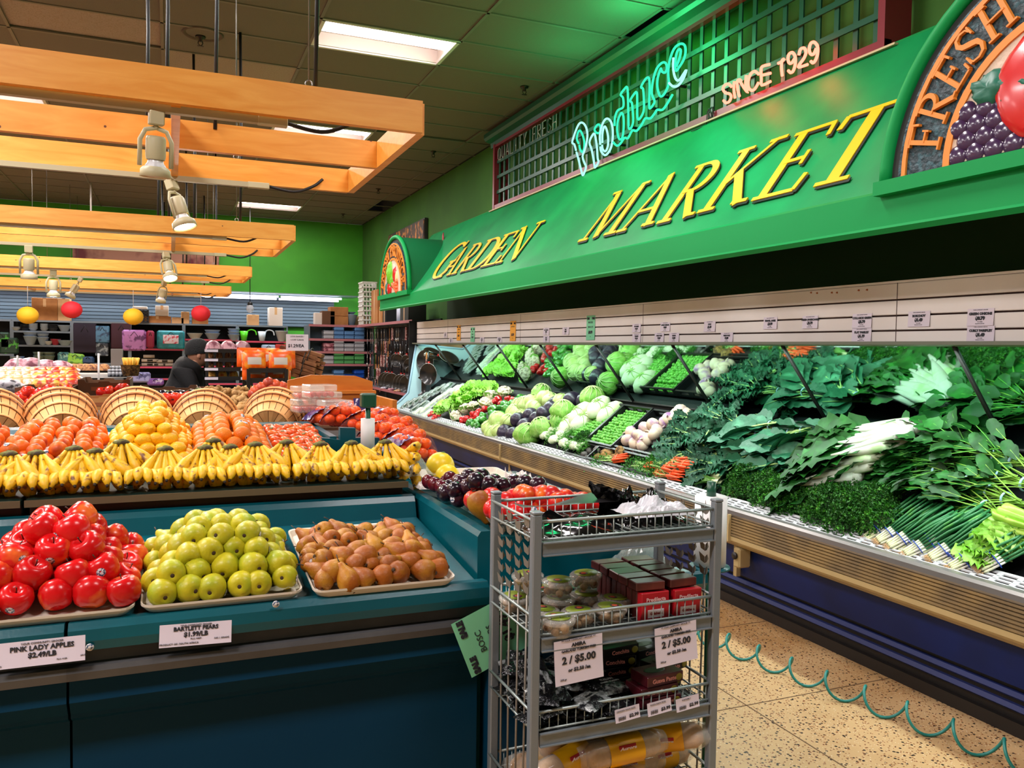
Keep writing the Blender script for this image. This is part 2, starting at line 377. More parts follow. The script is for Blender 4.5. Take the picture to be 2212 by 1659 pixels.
GL = {
 'M': (1.0, [S(.12, 0, .2, 1, T_), S(.18, 1, .48, .02, K_), S(.46, .02, .82, 1, T_), S(.84, 1, .88, 0, K_), sf(.12, .02, .26), sf(.88, .02), sf(.13, .98, .2), sf(.9, .98, .2)]),
 'A': (.85, [S(.08, 0, .42, 1, T_), S(.40, 1, .74, 0, K_), S(.2, .34, .62, .34, T_), sf(.08, .02, .24), sf(.74, .02, .28)]),
 'R': (.82, [S(.2, 0, .2, 1, K_), sf(.2, .02), sf(.16, .98, .22), arcp(.36, .74, .26, .235, 90, -90, .05, .13), S(.2, .975, .37, .975, .05), S(.2, .505, .37, .505, .05), S(.36, .5, .72, 0, K_), sf(.76, .02, .2)]),
 'K': (.88, [S(.2, 0, .2, 1, K_), sf(.2, .02), sf(.2, .98), S(.24, .42, .74, 1, T_), sf(.74, .98, .28), S(.38, .56, .76, 0, K_), sf(.78, .02, .26)]),
 'E': (.72, [S(.2, 0, .2, 1, K_), S(.06, .975, .64, .975, .05), S(.06, .025, .66, .025, .05), S(.2, .52, .5, .52, T_), S(.5, .42, .5, .62, .05), S(.63, .98, .65, .78, .06), S(.66, .02, .70, .24, .06)]),
 'F': (.68, [S(.2, 0, .2, 1, K_), S(.06, .975, .64, .975, .05), sf(.2, .02, .32), S(.2, .52, .5, .52, T_), S(.5, .42, .5, .62, .05), S(.63, .98, .65, .78, .06)]),
 'T': (.8, [S(.4, 0, .4, 1, K_), S(.10, .975, .74, .975, .05), sf(.4, .02, .34), S(.11, .98, .09, .80, .06), S(.73, .98, .75, .80, .06)]),
 'G': (.92, [arcp(.48, .5, .38, .47, 50, 322, .06, .14, 24), S(.74, .12, .74, .42, .11), sf(.74, .43, .26), S(.74, .82, .76, .98, .05)]),
 'D': (.9, [S(.2, 0, .2, 1, K_), S(.06, .975, .4, .975, .05), S(.06, .025, .4, .025, .05), arcp(.38, .5, .4, .475, 90, -90, .05, .14, 20)]),
 'N': (.92, [S(.16, 0, .16, 1, T_), S(.14, 1, .76, 0, K_), S(.76, 0, .76, 1, T_), sf(.16, .02, .26), sf(.12, .98, .2), sf(.76, .98, .28)]),
 'S': (.66, [([(.54, .80), (.5, .92), (.34, .98), (.18, .93), (.12, .78), (.2, .63), (.36, .52), (.52, .4), (.56, .24), (.48, .07), (.32, .02), (.16, .07), (.1, .22)], [.05, .05, .06, .08, .11, .14, .15, .14, .11, .08, .06, .05, .05]), S(.56, .7, .56, .96, .05), S(.1, .06, .1, .32, .05)]),
 'H': (.9, [S(.2, 0, .2, 1, K_), S(.7, 0, .7, 1, K_), sf(.2, .02), sf(.2, .98), sf(.7, .02), sf(.7, .98), S(.2, .5, .7, .5, T_)]),
 'P': (.76, [S(.2, 0, .2, 1, K_), sf(.2, .02, .32), sf(.16, .98, .22), arcp(.36, .72, .27, .255, 90, -90, .05, .13), S(.2, .975, .37, .975, .05), S(.2, .465, .37, .465, .05)]),
 'O': (.95, [arcp(.47, .5, .37, .475, 0, 360, .06, .15, 28)]),
 'U': (.88, [S(.18, .3, .18, 1, K_), sf(.18, .98, .28), S(.7, .3, .7, 1, .06), sf(.7, .98, .24), arcp(.44, .32, .26, .29, 180, 360, .06, .12, 14)]),
 'C': (.86, [arcp(.48, .5, .38, .47, 45, 318, .06, .14, 24), S(.75, .74, .77, .98, .05), S(.77, .04, .77, .26, .03)]),
 ' ': (.5, [])}
def glyph(mb, ch, M, t, mi=0):
    for i_, (p, w_) in enumerate(GL[ch][1]): ribbon(mb, p, w_, M, t + .0006 * i_, mi)
YEL = mat('sign_yellow', '#f2c40c', .45); BLK = mat('sign_black', '#10120f', .6)
fo = V((2.92, 0, 2.32)); fu = V((0, -1, 0)); fv = V((.78, 0, 1.0)).normalized(); fn = fu.cross(fv)
def fasc(px, py):
    n = V((-1, 0, .78)).normalized(); return on(px, py, n, n.dot(V((2.92, 0, 2.32))))
# fascia letters: baseline pixels of the left and right foot of each letter
FOOT = {'M': (0, 1.02), 'A': (-.04, .88), 'R': (.05, .86), 'K': (.05, .91), 'E': (.06, .70), 'T': (.23, .57), 'G': (.10, .84), 'D': (.06, .70), 'N': (.03, .80)}
def fascia_word(word, feet, hts):
    n = V((-1, 0, .78)).normalized()
    for ch, (ax, ay, bx_, by), h in zip(word, feet, hts):
        p = fasc(ax, ay); q = fasc(bx_, by); f0, f1 = FOOT[ch]; wdt = (p.y - q.y) / (f1 - f0); sh = -.04 * h
        base = p + n * .006 + V((0, f0 * wdt, 0))
        M = Matrix(((0, fv.x * h, n.x, base.x), (-wdt, -sh, n.y, base.y), (0, fv.z * h, n.z, base.z), (0, 0, 0, 1)))
        g = MB(); sM = Matrix.Translation(-fv * .018 - V((0, .018, 0)) - n * .001) @ M  # offset black copy under each letter is its shadow, put in as colour
        glyph(g, ch, sM, .003, 1); glyph(g, ch, M, .007, 0)
        child(g, 'letter', [YEL, BLK], cp, o_)
fascia_word('GARDEN', [(926, 607, 957, 600), (948, 601, 974, 595), (976, 594, 1004, 588), (1005, 587, 1036, 580), (1039, 579, 1070, 573), (1072, 571, 1112, 563)], [.60, .46, .46, .46, .46, .48])
fascia_word('MARKET', [(1251, 525, 1328, 508), (1333, 505, 1410, 489), (1420, 486, 1500, 468), (1508, 463, 1612, 441), (1625, 438, 1722, 412), (1760, 407, 1832, 392)], [.53, .53, .53, .53, .53, .54])
m_ = MB(); q = fasc(955, 520); nn = V((-1, 0, .78)).normalized()
m_.ball(q + nn * .012 + fv * .04, .07, 10, 0, (.15, .5, 1), jit=.6, seed=3, fr=4); child(m_, 'painted_radish', mat('radish_red', '#a83a3c', .6), cp, o_)

# ---- arched FRESH PRODUCE signs
NAVY = mat('carved_navy', '#14303a', .5, var=(40, '#2b5560', .5, .62), bump=(30, .7, .02)); ORG = mat('carved_orange', '#e58a2c', .5)
CRM = mat('carved_cream', '#d9c3ae', .6, bump=(40, .5)); RED = mat('relief_red', '#cf1d1f', .25, coat=.3); PUR = mat('relief_purple', '#3c2348', .2, coat=.4)
LEAFR = mat('relief_leaf', '#1f6a55', .4); LIME = mat('relief_lime', '#6cc024', .5, bump=(20, .8)); CAR = mat('relief_carrot', '#ee6a35', .5); PALE = mat('relief_pale', '#e6c98a', .5)
GBR = mat('canopy_dome', '#0b6a3c', .5)
def arch_sign(yc, z0, r, label, kind):
    t = thing('arched_sign', label, 'sign', (2.9, yc, z0), group='arched produce signs')
    def arcpts(rr, n=32, a0=0, a1=180): return [(-rr * math.cos(math.radians(a0 + (a1 - a0) * i / n)), rr * math.sin(math.radians(a0 + (a1 - a0) * i / n))) for i in range(n + 1)]
    F = frame((0, 0, 0), (0, -1, 0), (0, 0, 1))   # local x -> -Y, local y -> Z, local z -> -X (towards the aisle)
    b = MB(); n = 32; xx = .04 ; O = arcpts(r); 
    # barrel behind the arch running back into the sloped fascia
    vs = []; 
    for (x, y) in O:
        back = .05 + y * .78 + .02
        vs += [(x, y, -.01), (x, y, -back)]
    b.add(vs, [(2 * i, 2 * i + 2, 2 * i + 3, 2 * i + 1) for i in range(n)], 0, True, F); b.build('dome', GBR, t)
    rim = MB(); rim.tube([(x, y, .0) for x, y in O] , .03, 8, 0, M=F, up=(0, 0, 1)); rim.box((0, -.012, .0), (2 * r + .06, .06, .09), M=F); rim.build('rim', GRD, t)
    ri = r - .05
    bd = MB(); 
    bd.prism([(x, y) for x, y in arcpts(ri + .03)], (0, 0, 0), (0, -1, 0), (0, 0, 1), (.03, 0, 0)); bd.build('recess', BLK, t)
    pn = MB(); pn.prism(arcpts(ri - .03), (-.0, 0, .01), (0, -1, 0), (0, 0, 1), (-.02, 0, 0)); pn.build('carved_panel', NAVY, t)
    def ring(mb, r0, r1, zz, mi=0, a0=0, a1=180, yo=.02):
        A = arcpts(r0, 32, a0, a1); B = arcpts(r1, 32, a0, a1)
        for i in range(32):
            q = [A[i], A[i + 1], B[i + 1], B[i]]; mb.add([(x, y + yo, .02) for x, y in q] + [(x, y + yo, zz) for x, y in q], [(4, 5, 6, 7), (0, 1, 5, 4), (2, 3, 7, 6)], mi, False, F)
    l = MB(); ring(l, ri - .055, ri - .075, .03); l.build('orange_line', ORG, t); l = MB(); ring(l, .49 * r / .8, .46 * r / .8, .034); l.build('orange_line', ORG, t)
    c = MB(); c.prism(arcpts(.465 * r / .8), (-.02, 0, .025), (0, -1, 0), (0, 0, 1), (-.006, 0, 0)); c.build('inner_panel', CRM, t)
    word = 'FRESH PRODUCE'; tot = sum(GL[ch][0] for ch in word) ; ang = 8.0; span = 164.0; h = .15 * r / .8; rb = .515 * r / .8
    g = MB()
    for ch in word:
        w_ = GL[ch][0] / tot * span; a = math.radians(ang + w_ / 2); sx = rb * math.radians(w_) / GL[ch][0] * 1.08
        px_, py_ = -rb * math.cos(a), rb * math.sin(a) + .02
        tx = V((math.sin(a), math.cos(a))); ry = V((-math.cos(a), math.sin(a)))
        M2 = Matrix(((tx.x * sx, ry.x * h, 0, px_ - tx.x * sx * GL[ch][0] / 2), (tx.y * sx, ry.y * h, 0, py_ - tx.y * sx * GL[ch][0] / 2), (0, 0, 1, .022), (0, 0, 0, 1)))
        glyph(g, ch, F @ M2, .016, 0); ang += w_
    g.build('lettering', ORG, t)
    s = r / .8
    def relief(name, mt, items):
        q = MB()
        for (x, y, rad, sx_, sy_, jit) in items: q.ball((x * s, y * s, .02), rad * s, 18, 0, (sx_, sy_, .2 if rad > .15 else .4), M=F, jit=jit, seed=x)
        q.build(name, mt, t)
    if kind == 0:
        relief('relief_apple', RED, [(-.06, .25, .225, 1, .95, .06), (.08, .25, .2, .9, .98, .05)])
        relief('relief_grape', PUR, [(-.43 + .078 * i + (.037 if j % 2 else 0), .05 + .055 * j, .045, 1, 1, 0) for j in range(4) for i in range(10 - j)])
        relief('relief_leaf', LEAFR, [(-.30, .28, .075, 1.2, .8, .5), (-.15, .26, .095, 1.3, .8, .5)])
        q = MB(); q.tube([(-.04, .45, .03), (-.06, .50, .04)], .012, 6, M=F); q.build('relief_stem', BLK, t)
    else:
        relief('relief_lettuce', LIME, [(-.13, .3, .15, .95, 1.1, .3), (-.06, .2, .1, 1, 1, .3)])
        relief('relief_radish', RED, [(.12, .27, .09, 1, 1.3, .1), (-.15, .09, .11, 1.05, .9, .1)])
        relief('relief_onion', CRM, [(.07, .36, .07, 1, 1, .1)])
        relief('relief_pepper', LEAFR, [(-.3, .1, .09, .8, 1, .2), (-.26, .2, .06, 1, 1, .3)])
        q = MB()
        for k in range(4): q.tube([(-.02 + .02 * k, .16 - .02 * k, .03), (.3, .02 + .05 * k, .03)], [.02, .035], 8, M=F)
        q.build('relief_carrot', CAR, t)
        relief('relief_squash', PALE, [(.24, .2, .08, .8, 1.5, .1)])
    return t
arch_sign(11.28, 2.335, .8, 'far arched FRESH PRODUCE sign at the left end of the canopy, painted vegetables', 1)
arch_sign(1.91, 2.335, .8, 'near arched FRESH PRODUCE sign at the right edge with apple and grapes', 0)

# ================================================================== lattice sign with neon
MAR = mat('maroon_paint', '#7d1b2a', .35); LAT = mat('lattice_green', '#14503a', .35)
TY0, TY1, TZ0, TZ1, TX = 3.52, 9.52, 3.34, 4.09, 3.72
tr = thing('lattice_panel', 'green lattice panel in a maroon frame above the canopy', 'lattice', (TX, 6.5, TZ0)); to = V((TX, 6.5, TZ0))
m_ = MB(); m_.box((TX, 6.52, TZ0), (.05, 6.05, .055)); m_.box((TX, 6.52, TZ1), (.05, 6.05, .03))
for y in (TY0, TY1): m_.box((TX + .07, y, 3.72), (.2, .05, .8))
child(m_, 'frame', MAR, tr, to)
m_ = MB()
for k in range(39): m_.box((TX + .03, TY0 + .09 + k * .154, 3.72), (.012, .038, .74))
child(m_, 'upright_slats', LAT, tr, to)
m_ = MB()
for k in range(3): m_.box((TX + .012, 6.52, 3.53 + .185 * k), (.014, 5.96, .038))
child(m_, 'cross_slats', LAT, tr, to)
m_ = MB(); extr_y(m_, [(TX - .12, 4.2), (TX - .10, 4.17), (TX - .03, 4.15), (TX - .02, 4.09), (TX + .08, 4.09), (TX + .08, 4.25), (TX - .12, 4.25)], TY0 - .02, TY1 + .12); child(m_, 'cornice', LAT, tr, to)
m_ = MB(); m_.box((TX - .03, 6.5, TZ0 - .035), (.05, 6.2, .012)); child(m_, 'ledge', mat('ledge_cream', '#c9b48c', .5), tr, to)
def neon_pts(x0, y0, s, pts, X): return [onx(x0 + a / s, y0 + b / s, X) for a, b in pts]
def smooth_path(P, n=3):
    P = [V(p) for p in P]; out = []
    for i in range(len(P) - 1):
        p0 = P[max(i - 1, 0)]; p1 = P[i]; p2 = P[i + 1]; p3 = P[min(i + 2, len(P) - 1)]
        for k in range(n):
            t = k / n; out.append(.5 * ((2 * p1) + (p2 - p0) * t + (2 * p0 - 5 * p1 + 4 * p2 - p3) * t * t + (3 * p1 - p0 - 3 * p2 + p3) * t ** 3))
    out.append(P[-1]); return out
NX = TX - .07
GNE = emit('neon_green', '#34e6a8', 1.6); GNW = emit('neon_pale', '#a0f5e0', 1.5); RNE = emit('neon_red', '#ff5f4c', 6)
pr = thing('neon_sign', 'lit green neon outline sign reading Produce on the lattice', 'neon sign', (NX, 6, 3.6)); po = V((NX, 6, 3.6))
A_ = (1220, 80, 5.35)
strokes = [
 (1, [(130, 1310), (110, 1240), (85, 1220), (110, 1130), (160, 1010), (205, 990), (245, 1040), (262, 1130), (250, 1230), (225, 1320), (205, 1380), (225, 1450), (245, 1500), (225, 1570), (207, 1598), (190, 1540), (160, 1420), (135, 1330)]),
 (0, [(160, 1230), (140, 1180), (150, 1110), (175, 1080), (205, 1130), (225, 1210), (222, 1290), (200, 1330), (175, 1290), (168, 1250)]),
 (1, [(345, 1510), (335, 1430), (310, 1300), (285, 1220), (310, 1150), (345, 1120), (370, 1260), (380, 1400), (390, 1440), (365, 1490), (345, 1510)]),
 (0, [(345, 1080), (350, 1050), (385, 1010), (410, 1030), (410, 1080), (395, 1110), (365, 1105), (345, 1080)]),
 (1, [(410, 1240), (405, 1140), (430, 1020), (470, 950), (510, 950), (545, 1010), (555, 1130), (540, 1260), (500, 1340), (460, 1365), (420, 1320), (410, 1270)]),
 (1, [(435, 1220), (435, 1120), (455, 1035), (480, 1060), (500, 1150), (498, 1260), (470, 1320), (440, 1300), (432, 1250)]),
 (0, [(575, 1025), (580, 930), (610, 850), (665, 820), (680, 780), (672, 700), (645, 665), (690, 600), (722, 580), (730, 700), (735, 900), (740, 1050), (765, 1050), (790, 980), (785, 850), (775, 760), (755, 735), (800, 660), (832, 640), (838, 760), (840, 930), (865, 945), (910, 860), (915, 740), (905, 600), (880, 578), (930, 490), (970, 470), (980, 560), (975, 780), (985, 825), (1030, 770), (1035, 730), (1005, 650), (1020, 500), (1060, 370), (1120, 300), (1165, 300), (1180, 360), (1160, 410), (1125, 400), (1110, 360)]),
 (0, [(1110, 360), (1075, 470), (1070, 580), (1100, 680), (1140, 670), (1190, 580), (1200, 520)]),
 (0, [(1205, 530), (1195, 420), (1210, 280), (1260, 140), (1330, 80), (1385, 95), (1395, 180), (1370, 270), (1320, 350), (1290, 390), (1275, 350), (1285, 220), (1310, 150), (1340, 150), (1330, 230), (1290, 340)]),
 (1, [(1255, 240), (1255, 380), (1280, 480), (1320, 500), (1370, 430), (1405, 380), (1370, 480), (1310, 560), (1250, 570), (1205, 530)]),
 (0, [(650, 880), (615, 960), (605, 1080), (630, 1180), (665, 1160), (680, 1050), (678, 920), (662, 880), (650, 880)]),
 (0, [(560, 1215), (600, 1255), (640, 1235), (690, 1165), (730, 1170), (780, 1080), (830, 1085), (890, 1010), (930, 940), (990, 940), (1040, 880), (1070, 840), (1130, 840), (1190, 760), (1245, 665)])]
for c_, P in strokes:
    q = smooth_path(neon_pts(*A_, P, NX), 3); m_ = MB(); m_.tube(q, .0095, 8); child(m_, 'neon_tube', GNW if c_ else GNE, pr, po)
m_ = MB()
for P in ((205, 1590), (345, 1500), (470, 1350), (740, 1040), (985, 820), (1100, 680), (1300, 560), (610, 1240)):
    m_ = MB(); q = neon_pts(*A_, [P], NX)[0]; m_.tube([q, q + V((.08, 0, 0))], .012, 6); child(m_, 'glass_standoff', BLK, pr, po)

rs = thing('neon_sign', 'lit red neon sign reading SINCE 1929 on the lattice', 'neon sign', (NX, 4.3, 3.5)); ro = V((NX, 4.3, 3.5))
B_ = (1540, 70, 8.508)
for P in ([(340, 1000), (290, 950), (220, 970), (185, 1040), (230, 1110), (310, 1130), (335, 1190), (300, 1270), (240, 1295), (195, 1250)], [(395, 905), (385, 1040), (405, 1205)], [(490, 1175), (455, 1050), (450, 900), (490, 870), (520, 900)], [(490, 880), (560, 1000), (640, 1100), (600, 960), (615, 790)],
          [(840, 770), (770, 715), (690, 770), (650, 900), (660, 1020), (710, 1065), (770, 1040), (840, 920)], [(1040, 590), (920, 620), (885, 680), (890, 860), (900, 970), (1060, 900)], [(895, 790), (1060, 750)],
          [(1200, 570), (1260, 540), (1310, 490), (1270, 520), (1260, 650), (1275, 800)], [(1500, 480), (1450, 560), (1400, 560), (1380, 480), (1400, 400), (1460, 370), (1510, 440), (1515, 570), (1480, 700), (1430, 740), (1385, 700)],
          [(1580, 420), (1610, 310), (1680, 290), (1710, 370), (1670, 480), (1590, 590), (1580, 640), (1740, 590)], [(1900, 290), (1850, 400), (1790, 390), (1770, 300), (1800, 200), (1860, 180), (1920, 250), (1925, 380), (1890, 500), (1840, 560), (1800, 530)]):
    q = smooth_path(neon_pts(*B_, P, NX), 3); m_ = MB(); m_.tube(q, .0095, 8); child(m_, 'neon_tube', RNE, rs, ro)
lamp_pt('neon_glow', (NX - .3, 6.6, 3.8), 15, (.03, 1, .3), .2); lamp_pt('neon_glow', (NX - .3, 5.6, 3.95), 27, (.03, 1, .3), .2)
for y in (4.6, 4.05): lamp_pt('neon_glow', (NX - .06, y, 3.48), 2.6, (1, .03, .02), .06)
qs = thing('neon_sign', 'unlit glass neon letters reading QUALITY FRESH on the lattice', 'neon sign', (NX, 8.8, 3.9)); qo = V((NX, 8.8, 3.9))
PG = onx(1088, 350, NX); PH = onx(1199, 300, NX)
GT = mat('unlit_glass_tube', '#8f8a84', .2, spec=.8)
QF = {'Q': [[(.5, 0), (.1, .2), (.1, .8), (.5, 1), (.9, .8), (.9, .2), (.5, 0)], [(.6, .25), (.95, -.05)]], 'U': [[(.1, 1), (.1, .25), (.5, 0), (.9, .25), (.9, 1)]], 'A': [[(.05, 0), (.5, 1), (.95, 0)], [(.25, .35), (.75, .35)]], 'L': [[(.15, 1), (.15, 0), (.85, 0)]], 'I': [[(.5, 0), (.5, 1)]], 'T': [[(.05, 1), (.95, 1)], [(.5, 1), (.5, 0)]], 'Y': [[(.05, 1), (.5, .5), (.95, 1)], [(.5, .5), (.5, 0)]], 'F': [[(.9, 1), (.15, 1), (.15, 0)], [(.15, .5), (.7, .5)]], 'R': [[(.15, 0), (.15, 1), (.8, .9), (.8, .6), (.15, .5), (.9, 0)]], 'E': [[(.9, 1), (.15, 1), (.15, 0), (.9, 0)], [(.15, .5), (.7, .5)]], 'S': [[(.9, .85), (.5, 1), (.1, .75), (.9, .3), (.5, 0), (.1, .15)]], 'H': [[(.1, 0), (.1, 1)], [(.9, 0), (.9, 1)], [(.1, .5), (.9, .5)]]}
yy = 9.28
for ch in 'QUALITY FRESH':
    if ch != ' ':
        m_ = MB()
        for P in QF[ch]: m_.tube([V((NX, yy - a * .1, 3.86 + b * .15)) for a, b in P], .006, 6)
        child(m_, 'glass_letter', GT, qs, qo)
    yy -= .128
m_ = MB(); q = onx(1528, 240, NX)
for k in range(5): m_.tube(smooth_path([q + V((.03, .03 * math.sin(k * 2 + i), .05 * math.cos(i * 1.3 + k) - .02)) for i in range(6)], 4), .004, 5)
m_.tube([q, q + V((.03, .05, -.09)), q + V((0, .2, -.1))], .004, 5)
tag(m_.build('cable_coil', BLK), 'small coil of black cable hanging between the two lit neon signs', 'cable')
# framed food picture on the right wall
FP = mat('food_print', '#3a2218', .5, var=(9, '#c77a28', .5, .62))
py0, py1 = onx(845, 490, 3.93).y, onx(922, 470, 3.93).y
t = thing('food_picture', 'printed food photo panel of vegetables on the right wall above the canopy', 'picture', (3.9, (py0 + py1) / 2, 3.0))
MB().box((0, 0, .3), (.05, abs(py0 - py1), .85)).build('print', FP, t)
q = MB()
for k in range(12): q.ball((-.03, (-.45 + .08 * k) * abs(py0 - py1), .2 + .25 * R_.random()), .09 + .05 * R_.random(), 10, 0, (.12, .8, 1.3), jit=.3, seed=k)
q.build('printed_vegetables', mat('print_orange', '#c97a2c', .5, var=(6, '#8c3a1c', .4, .6)), t)
MB().box((.012, 0, .3), (.05, abs(py0 - py1) + .05, .9)).build('frame', mat('frame_dark', '#241a18', .5), t)
# ================================================================== refrigerated produce case
NVB = mat('case_navy', '#06205c', .5, var=(3, '#051a48', .4, .7), spec=.25); KCK = mat('case_kick', '#17110f', .5); WDB = mat('case_bumper', '#77654b', .42, var=(5, '#947b52', .4, .65)); STL = mat('case_steel', '#9a9593', .28, .7)
CRB = mat('case_cream', '#b59f72', .4); GRL = mat('grille_white', '#cfd3d6', .35); LNR = mat('case_liner', '#15171c', .5); ICE = mat('case_end_ice', '#bfe3ec', .35)
CY_0, CY_1 = -1.0, 12.12
pc = thing('produce_case', 'long refrigerated produce case with blue front and wooden bumper along the right wall', 'display case', (3.3, 5.5, 0)); pO = V((3.3, 5.5, 0))
m_ = MB(); extr_y(m_, [(3.30, 0), (3.30, .22), (3.9, .22), (3.9, 0)], CY_0, CY_1); extr_y(m_, [(3.27, .0), (3.27, .06), (3.30, .06), (3.30, 0)], CY_0, CY_1); child(m_, 'kick_plate', KCK, pc, pO)
m_ = MB()
for z in (.10, .155): extr_y(m_, [(3.28, z), (3.265, z + .012), (3.28, z + .03), (3.30, z + .03), (3.30, z)], CY_0, CY_1)
child(m_, 'kick_stripe', mat('stripe_blue', '#22306e', .4), pc, pO)
m_ = MB(); extr_y(m_, [(3.25, .22), (3.19, .46), (3.3, .5), (3.4, .3)], CY_0, CY_1); child(m_, 'front_panel', NVB, pc, pO)
m_ = MB(); extr_y(m_, [(3.20, .44), (3.13, .435), (3.095, .46), (3.22, .5)], CY_0, CY_1); extr_y(m_, [(3.095, .46), (3.080, .475), (3.078, .50), (3.2, .50)], CY_0, CY_1); child(m_, 'bumper_base', CRB, pc, pO)
m_ = MB()
for k in range(7): z = .502 + .0165 * k; extr_y(m_, [(3.082 + .0012 * k, z), (3.076 + .0012 * k, z + .004), (3.076 + .0012 * k, z + .0125), (3.086 + .0012 * k, z + .0145), (3.086, z + .0165), (3.2, z + .0165), (3.2, z)], CY_0, CY_1)
child(m_, 'bumper', WDB, pc, pO)
m_ = MB(); extr_y(m_, [(3.088, .618), (3.082, .63), (3.086, .652), (3.10, .664), (3.128, .668), (3.13, .64), (3.2, .62)], CY_0, CY_1); child(m_, 'steel_rail', STL, pc, pO)
m_ = MB(); q0, q1 = V((3.128, 0, .662)), V((3.222, 0, .694)); 
def gb(mb, u0, u1, y0, y1): 
    a = q0.lerp(q1, u0); b = q0.lerp(q1, u1); extr_y(mb, [(a.x, a.z), (b.x, b.z), (b.x, b.z - .006), (a.x, a.z - .006)], y0, y1)
gb(m_, 0, .16, CY_0, CY_1); gb(m_, .84, 1, CY_0, CY_1)
for k in range(146): y = CY_0 + .0895 * k; gb(m_, .1, .9, y, y + .024)
for u in (.33, .57): gb(m_, u, u + .09, CY_0, CY_1)
child(m_, 'air_grille', GRL, pc, pO)
m_ = MB(); extr_y(m_, [(3.13, .62), (3.23, .645), (3.25, .62), (3.85, 1.10), (3.86, 1.10), (3.86, .4), (3.2, .5)], CY_0, CY_1); child(m_, 'bed_liner', LNR, pc, pO)
m_ = MB()
for y in (1.6, 2.9 + 1.05, 7.63, 11.2): m_.box((3.07, y, .55), (.02, .012, .16), M=None)
for y in (4.05, 7.7): m_.box((3.215, y, .33), (.03, .03, .22))
child(m_, 'joint_strip', CRB, pc, pO)
m_ = MB(); m_.box((3.155, 3.93, .37), (.09, .06, .12), bev=.01); child(m_, 'hook_bracket', CRB, pc, pO)
m_ = MB(); m_.tube([(3.10, 3.925, .385), (3.09, 3.925, .385)], .022, 14); child(m_, 'bracket_knob', KCK, pc, pO)
# mirrors leaning over the bed, lettered panes of 1.19 m
def mirror_mat():
    m = mat('mirror_glass', '#a9d6c4', .035, 1.0); return m
MIR = mirror_mat()
m0, m1 = V((3.455, 0, 1.645)), V((3.855, 0, 1.135)); mn = V((-(m0.z - m1.z), 0, -(m1.x - m0.x))).normalized()
ys = [2.79 + 1.19 * k for k in range(-4, 8)]; ys = [max(CY_0, ys[0])] + ys[1:] + [CY_1]
for a, b in zip(ys[:-1], ys[1:]):
    m_ = MB(); m_.add([m0 + V((0, a + .004, 0)), m0 + V((0, b - .004, 0)), m1 + V((0, b - .004, 0)), m1 + V((0, a + .004, 0))], [(0, 1, 2, 3)]); bb = m_.v[:]
    m_.add([p - mn * -.004 * -1 for p in bb], [(3, 2, 1, 0)]); child(m_, 'mirror_pane', MIR, pc, pO)
m_ = MB()
for y in ys: m_.tube([m0 + V((0, y, 0)) + mn * .004, m1 + V((0, y, 0)) + mn * .004], .009, 6)
m_.tube([m1 + V((0, CY_0, 0)), m1 + V((0, CY_1, 0))], .012, 6)
child(m_, 'mirror_divider', BLK, pc, pO)
m_ = MB(); extr_y(m_, [(3.50, 1.66), (3.90, 1.66), (3.92, 1.0), (3.88, 1.0), (3.875, 1.135), (3.475, 1.655)], CY_0, CY_1); child(m_, 'back_body', LNR, pc, pO)
# end panel, pale icy inside
m_ = MB(); m_.prism([(3.12, .60), (3.12, .70), (3.24, .80), (3.34, .90), (3.465, 1.66), (3.86, 1.66), (3.86, .6)], (0, CY_1 - .03, 0), (1, 0, 0), (0, 0, 1), (0, .03, 0)); child(m_, 'end_panel', ICE, pc, pO)
m_ = MB(); m_.tube([(3.12, CY_1 - .02, .70), (3.24, CY_1 - .02, .80), (3.34, CY_1 - .02, .90), (3.465, CY_1 - .02, 1.66)], .018, 8); child(m_, 'end_trim', mat('end_trim_blue', '#8fb2c6', .3), pc, pO)
# light fitting below the price rail
m_ = MB(); extr_y(m_, [(3.40, 1.648), (3.40, 1.665), (3.50, 1.665), (3.50, 1.635)], CY_0, CY_1); child(m_, 'lamp_housing', mat('housing_grey', '#6d7466', .5), pc, pO)
# slatwall price rail
SLW = mat('slatwall_white', '#ebe4e2', .5, var=(1.6, '#dcd2ce', .4, .7)); SLG = mat('slatwall_groove', '#3a1c18', .6)
m_ = MB()
zs = [1.648, 1.722, 1.800, 1.882, 1.972]
for a, b in zip(zs[:-1], zs[1:]): m_.box((3.486, (CY_0 + CY_1) / 2, (a + b) / 2), (.022, CY_1 - CY_0, b - a - .009), bev=.003)
m_.box((3.53, (CY_0 + CY_1) / 2, 1.975), (.11, CY_1 - CY_0, .012)); child(m_, 'price_rail', SLW, pc, pO)
m_ = MB(); m_.box((3.50, (CY_0 + CY_1) / 2, 1.81), (.01, CY_1 - CY_0, .32))
for y in (3.15, 5.62, 8.1, 10.6): m_.box((3.4745, y, 1.81), (.001, .004, .32))
child(m_, 'rail_groove', SLG, pc, pO)
m_ = MB()
for (px, py) in ((1752, 632), (1765, 633), (1797, 632), (1808, 632), (1855, 627), (1873, 626)): q = onx(px, py, 3.4745); m_.ball(q, .008, 8, 0, (.1, 1, .7), jit=.4)
child(m_, 'rust_spot', mat('rust', '#a5562c', .8), pc, pO)

